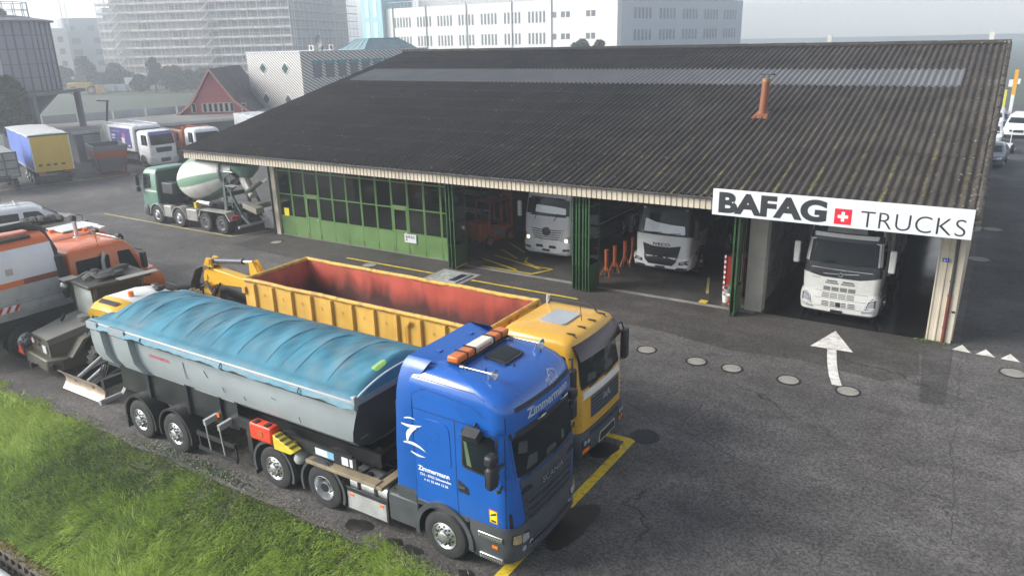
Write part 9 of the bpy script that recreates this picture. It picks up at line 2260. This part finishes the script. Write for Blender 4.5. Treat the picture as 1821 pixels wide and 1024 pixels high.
def foliage(blobs, n, size, seed):
    g = np.random.default_rng(seed); vol = np.array([b[3]*b[4]*b[5] for b in blobs]); pick = g.choice(len(blobs), n, p=vol/vol.sum())
    B = np.array(blobs)[pick]; d = g.normal(size=(n, 3)); d /= np.linalg.norm(d, axis=1)[:, None]; r = g.uniform(0.45, 1.08, n)**0.6
    P = B[:, :3]+d*r[:, None]*B[:, 3:6]
    a = g.normal(size=(n, 3)); a /= np.linalg.norm(a, axis=1)[:, None]; c = np.cross(a, g.normal(size=(n, 3))); c /= np.linalg.norm(c, axis=1)[:, None]
    s = size*g.uniform(0.5, 1.3, n)[:, None]
    V = np.stack([P-a*s, P+c*s*0.6, P+a*s, P-c*s*0.6], 1).reshape(-1, 3)
    me = bpy.data.meshes.new('crown'); me.vertices.add(len(V)); me.vertices.foreach_set('co', V.ravel())
    me.loops.add(4*n); me.loops.foreach_set('vertex_index', np.arange(4*n)); me.polygons.add(n); me.polygons.foreach_set('loop_start', np.arange(0, 4*n, 4)); me.polygons.foreach_set('loop_total', np.full(n, 4)); me.update(); return me
def tree(label, loc, h, r, seed, m=LF1, n=9000, size=0.16, cat='tree', name='leafy_tree', trunk=0.25, group=None):
    T = thing(name, label, cat, loc, 0, group); g = random.Random(seed)
    blobs = []
    for k in range(14):
        a = g.uniform(0, 6.28); q = g.uniform(0.1, 0.75)*r; z = h*g.uniform(0.35, 0.92); s = r*g.uniform(0.28, 0.5)*(1.15-0.5*z/h); blobs.append((math.cos(a)*q*(1.2-z/h), math.sin(a)*q*(1.2-z/h), z, s, s, s*0.8))
    me = foliage(blobs, n, size, seed); me.materials.append(m); o = bpy.data.objects.new('crown', me); COL.objects.link(o); o.parent = T
    mb = MB(); mb.tube([(0, 0, -0.05), (0.05, 0, h*0.3), (0, 0.08, h*0.6), (0.05, 0, h*0.85)], [trunk, trunk*0.8, trunk*0.5, trunk*0.15], 9)
    for b in blobs[:7]: mb.tube([(0.02, 0, h*0.35), (b[0]*0.5, b[1]*0.5, (h*0.35+b[2])/2), (b[0]*0.85, b[1]*0.85, b[2])], [trunk*0.45, trunk*0.3, trunk*0.1], 6)
    mb.build('trunk', BARK, T)
tree('dark leafy tree at the left edge in front of the silo', (-69.6, 31.4, 0), 7.7, 3.4, 1, n=16000, size=0.13)
tree('pointed dark conifer shape rising from the far hedge', (-156.2, 101.6, 0), 7.4, 2.4, 5, LF2, 5000, 0.25)
for i, (x, y, h, r, l) in enumerate(((-159, 99.5, 3.6, 3.0, 'dense dark hedge bush, leftmost of the far row'), (-154.5, 104.0, 5.0, 3.6, 'dense dark hedge bush behind the conifer'), (-152, 103.5, 5.2, 4.0, 'dense dark hedge bush right of the conifer'), (-148.5, 104.5, 4.8, 4.0, 'dense dark hedge bush beside the red house roof'), (-145.5, 107, 4.6, 4.0, 'dense dark hedge bush, rightmost of the far row'))):
    tree(l, (x, y, 0), h, r, 20+i, LF2, 5000, 0.26, 'hedge', 'hedge_bush', 0.15, 'far hedge row')
for i, (x, y, h, r, l) in enumerate(((-175, 97, 7.5, 4.5, 'misty tree left of the scaffolding foot'), (-173, 103.5, 6.5, 4.5, 'misty tree at the scaffolding foot'), (-177, 93, 6.0, 4, 'low misty tree before the grey block'), (-61, 118, 9.3, 3.2, 'small tree in front of the grey wing above the hall ridge'), (-57, 116.5, 9.0, 2.6, 'lower tree beside the small tree above the hall ridge'))):
    tree(l, (x, y, 0), h, r, 40+i, LF2, 5000, 0.3)
sheet('field', [(-230, 60), (-78, 60), (-78, 120), (-230, 150)], 0.006, FIELD)

# ------------------------------------------------------------------ rough grass on the bank
def grass_mat(name='bank_grass'):
    m = bpy.data.materials.new(name); m.use_nodes = True; N = m.node_tree.nodes; L = m.node_tree.links; b = N['Principled BSDF']
    at = N.new('ShaderNodeAttribute'); at.attribute_name = 'tone'
    cr = N.new('ShaderNodeValToRGB'); e = cr.color_ramp.elements
    e[0].position = 0.0; e[0].color = (0.06, 0.09, 0.035, 1); e[1].position = 1.0; e[1].color = (0.60, 0.66, 0.28, 1)
    for p, c in ((0.25, (0.17, 0.25, 0.075, 1)), (0.5, (0.30, 0.44, 0.075, 1)), (0.75, (0.44, 0.56, 0.10, 1))):
        q = e.new(p); q.color = c
    L.new(at.outputs['Fac'], cr.inputs[0]); L.new(cr.outputs[0], b.inputs['Base Color'])
    b.inputs['Roughness'].default_value = 0.55; b.inputs['Specular IOR Level'].default_value = 0.35
    tr = N.new('ShaderNodeBsdfTranslucent'); L.new(cr.outputs[0], tr.inputs[0]); ms = N.new('ShaderNodeMixShader'); ms.inputs[0].default_value = 0.3
    L.new(b.outputs[0], ms.inputs[1]); L.new(tr.outputs[0], ms.inputs[2]); L.new(ms.outputs[0], N['Material Output'].inputs[0])
    return m
GRS = grass_mat()
def bank_z(y): return np.interp(y, [6.0, 6.3, 7.0, 7.8, 8.5, 8.95, 9.2], [-1.44, -1.36, -0.97, -0.5, -0.14, -0.01, 0.0])
def vnoise(x, y, seed):
    g = np.random.default_rng(seed); T = g.random((64, 64)); xi = np.floor(x).astype(int); yi = np.floor(y).astype(int); fx = x-xi; fy = y-yi; fx = fx*fx*(3-2*fx); fy = fy*fy*(3-2*fy)
    a = T[xi % 64, yi % 64]; b = T[(xi+1) % 64, yi % 64]; c = T[xi % 64, (yi+1) % 64]; d = T[(xi+1) % 64, (yi+1) % 64]
    return (a*(1-fx)+b*fx)*(1-fy)+(c*(1-fx)+d*fx)*fy
def grass(name, nt, per, xr, yr, lmin, lmax, wid, seed, lean=0.75, tone0=0.0, spread=0.07, tsd=0.10):
    g = np.random.default_rng(seed)
    tx = g.uniform(*xr, nt); ty = g.uniform(*yr, nt)
    dens = vnoise(tx*1.3, ty*1.3, 1)*0.6+vnoise(tx*3.5, ty*3.5, 2)*0.4
    edge = 8.95+0.40*(vnoise(tx*2.2, tx*0+3, 7)-0.5)+0.10*(vnoise(tx*7, tx*0+1, 8)-0.5)
    keep = (g.random(nt) < np.clip((dens-0.24)*3.8, 0.4, 1)) & (ty < edge)
    tx, ty = tx[keep], ty[keep]; nt = len(tx)
    # one tone, one comb direction and one length per tuft
    patch = vnoise(tx*0.5+5, ty*0.6, 4); fine = vnoise(tx*2.5, ty*2.5, 5)
    ttone = tone0+0.02+0.60*patch+0.30*(fine-0.5)+0.30*vnoise(tx*0.22+9, ty*0.4, 11)+g.normal(0, 0.17, nt)
    tang = -2.3+2.4*(vnoise(tx*0.8, ty*0.8, 6)-0.5)+g.normal(0, 0.45, nt); tlen = g.uniform(lmin, lmax, nt)*(0.6+0.7*patch)
    R_ = lambda a: np.repeat(a, per)
    n = nt*per
    x = R_(tx)+g.normal(0, spread, n); y = R_(ty)+g.normal(0, spread, n)
    z = bank_z(y)-0.02
    ln = R_(tlen)*g.uniform(0.6, 1.25, n)*np.interp(y, [5.8, 8.0, 8.7, 8.95], [1.1, 1.0, 0.7, 0.5])
    ang = R_(tang)+g.normal(0, 0.5, n)
    dx, dy = np.cos(ang), np.sin(ang); le = np.clip(lean+g.normal(0, 0.22, n), 0.1, 1.3)
    p0 = np.stack([x, y, z], 1)
    up = np.array([0, -0.35, 1.0])/1.06
    h = np.stack([dx, dy, dy*0.55], 1)   # follow the slope
    p1 = p0+ln[:, None]*(0.5*np.cos(le*0.6)[:, None]*up+0.5*np.sin(le*0.6)[:, None]*h)
    p2 = p1+ln[:, None]*0.5*(np.cos(le*1.5)[:, None]*up+np.sin(le*1.5)[:, None]*h)
    sd = np.stack([-dy, dx, np.zeros(n)], 1)*(wid*g.uniform(0.6, 1.4, n))[:, None]
    V = np.stack([p0-sd, p0+sd, p1+sd*0.8, p1-sd*0.8, p2], 1).reshape(-1, 3)
    k = np.arange(n)*5
    loops = np.concatenate([np.stack([k, k+1, k+2, k+3], 1), np.stack([k+3, k+2, k+4], 1)], 1).ravel()
    starts = (np.arange(n)[:, None]*7+np.array([0, 4])).ravel(); tot = np.tile([4, 3], n)
    me = bpy.data.meshes.new(name); me.vertices.add(len(V)); me.vertices.foreach_set('co', V.ravel())
    me.loops.add(len(loops)); me.loops.foreach_set('vertex_index', loops); me.polygons.add(2*n); me.polygons.foreach_set('loop_start', starts); me.polygons.foreach_set('loop_total', tot)
    me.update()
    tone = np.clip(R_(ttone)+g.normal(0, tsd, n), 0, 1)
    at = me.attributes.new('tone', 'FLOAT', 'POINT'); at.data.foreach_set('value', np.repeat(tone, 5))
    me.materials.append(GRS)
    o = bpy.data.objects.new(name, me); COL.objects.link(o); tag(o, kind='stuff'); return o
o = grass('grass', 21000, 9, (-27, -6.2), (6.12, 9.1), 0.13, 0.34, 0.0075, 1)
tag(o, 'rough long green grass on the bank in front of the trailer', 'grass')
o = grass('grass', 9000, 7, (-27, -6.2), (6.12, 9.0), 0.07, 0.17, 0.016, 2, 0.9, -0.15, 0.1)
tag(o, 'short broad leaved undergrowth between the long grass', 'grass')
# small pale weeds and grit creeping over the asphalt edge
def weeds(n, cx, cy, rx, ry, seed, size, m, name, label):
    g = np.random.default_rng(seed); x = cx+g.normal(0, rx, n); y = cy+g.normal(0, ry, n); z = np.maximum(bank_z(y), -0.3)+g.uniform(0.005, 0.05, n)
    P = np.stack([x, y, z], 1); a = g.normal(size=(n, 3)); a[:, 2] *= 0.4; a /= np.linalg.norm(a, axis=1)[:, None]; c = np.cross(a, g.normal(size=(n, 3))); c /= np.linalg.norm(c, axis=1)[:, None]
    s = size*g.uniform(0.5, 1.4, n)[:, None]; V = np.stack([P-a*s, P+c*s*0.7, P+a*s, P-c*s*0.7], 1).reshape(-1, 3)
    me = bpy.data.meshes.new(name); me.vertices.add(len(V)); me.vertices.foreach_set('co', V.ravel()); me.loops.add(4*n); me.loops.foreach_set('vertex_index', np.arange(4*n)); me.polygons.add(n); me.polygons.foreach_set('loop_start', np.arange(0, 4*n, 4)); me.polygons.foreach_set('loop_total', np.full(n, 4)); me.update()
    me.materials.append(m); o = bpy.data.objects.new(name, me); COL.objects.link(o); tag(o, label, 'weeds', kind='stuff')
weeds(2600, -14.6, 8.98, 0.95, 0.13, 3, 0.02, mat('grey_green_weed', (0.14, 0.17, 0.12), 0.7, 0, 0.4, 20), 'weeds', 'small grey green weeds spreading onto the asphalt by the trailer wheels')
weeds(260, -0.75, 25.40, 0.35, 0.04, 5, 0.025, mat('moss_green', (0.08, 0.15, 0.03), 0.8, 0, 0.3, 10), 'weeds', 'little weeds at the foot of the corner column')
weeds(1500, -16.0, 8.85, 4.5, 0.08, 6, 0.018, mat('dry_litter', (0.20, 0.16, 0.10), 0.8, 0, 0.4, 15), 'weeds', 'dry litter along the edge of the grass')

# concrete crib wall at the foot of the bank
T = thing('crib_wall', 'mossy concrete grid retaining wall below the grass bank', 'retaining wall', (0, 0, 0))
mb = MB()
for k in range(7):
    z = -1.46-0.28*k; mb.box(-40, -4, 5.80, 5.96, z-0.05, z+0.03)
for i in range(125):
    x = -40+0.29*i
    for k in range(6): mb.box(x-0.045, x+0.045, 5.81, 5.95, -1.43-0.28*k-0.279, -1.43-0.28*k-0.081)
mb.build('grid', mat('old_concrete', (0.17, 0.15, 0.125), 0.9, 0, 0.25, 2, dirt=0.7, dcol=(0.07, 0.065, 0.05), bump=0.5), T, smooth=0)
mb = MB(); mb.box(-40, -4, 5.97, 5.995, -3.4, -1.48); mb.build('back_soil', mat('dark_soil', (0.012, 0.011, 0.008), 0.95), T)
g_ = np.random.default_rng(8)
me = foliage([(-16.5+i*0.5, 5.9, -1.43, 0.32, 0.12, 0.07) for i in range(-10, 18)], 9000, 0.022, 4); me.name = 'moss'
me.materials.append(leaf_mat('wall_moss', (0.12, 0.085, 0.012), (0.24, 0.18, 0.02))); o = bpy.data.objects.new('moss', me); COL.objects.link(o); o.parent = T
van('parked_van', 'white van roof just showing below the crib wall at the corner', (-14.3, 4.62, -3.38), 0.0, 5.2, 1.0, 2.1, rails=False)

# ------------------------------------------------------------------ mist
def haze():
    mb = MB(); mb.box(-750, 420, -90, 760, -4.5, 32)
    m = bpy.data.materials.new('haze'); m.use_nodes = True; N = m.node_tree.nodes; L = m.node_tree.links
    N.remove(N['Principled BSDF']); v = N.new('ShaderNodeVolumePrincipled')
    v.inputs['Color'].default_value = (0.90, 0.94, 1.0, 1); v.inputs['Density'].default_value = HAZE; v.inputs['Anisotropy'].default_value = 0.7
    L.new(v.outputs[0], N['Material Output'].inputs['Volume'])
    o = mb.build('haze', m, None, smooth=0); tag(o, 'thin pale morning mist over the whole yard', 'mist', kind='stuff')
HAZE = 0.0025
haze()
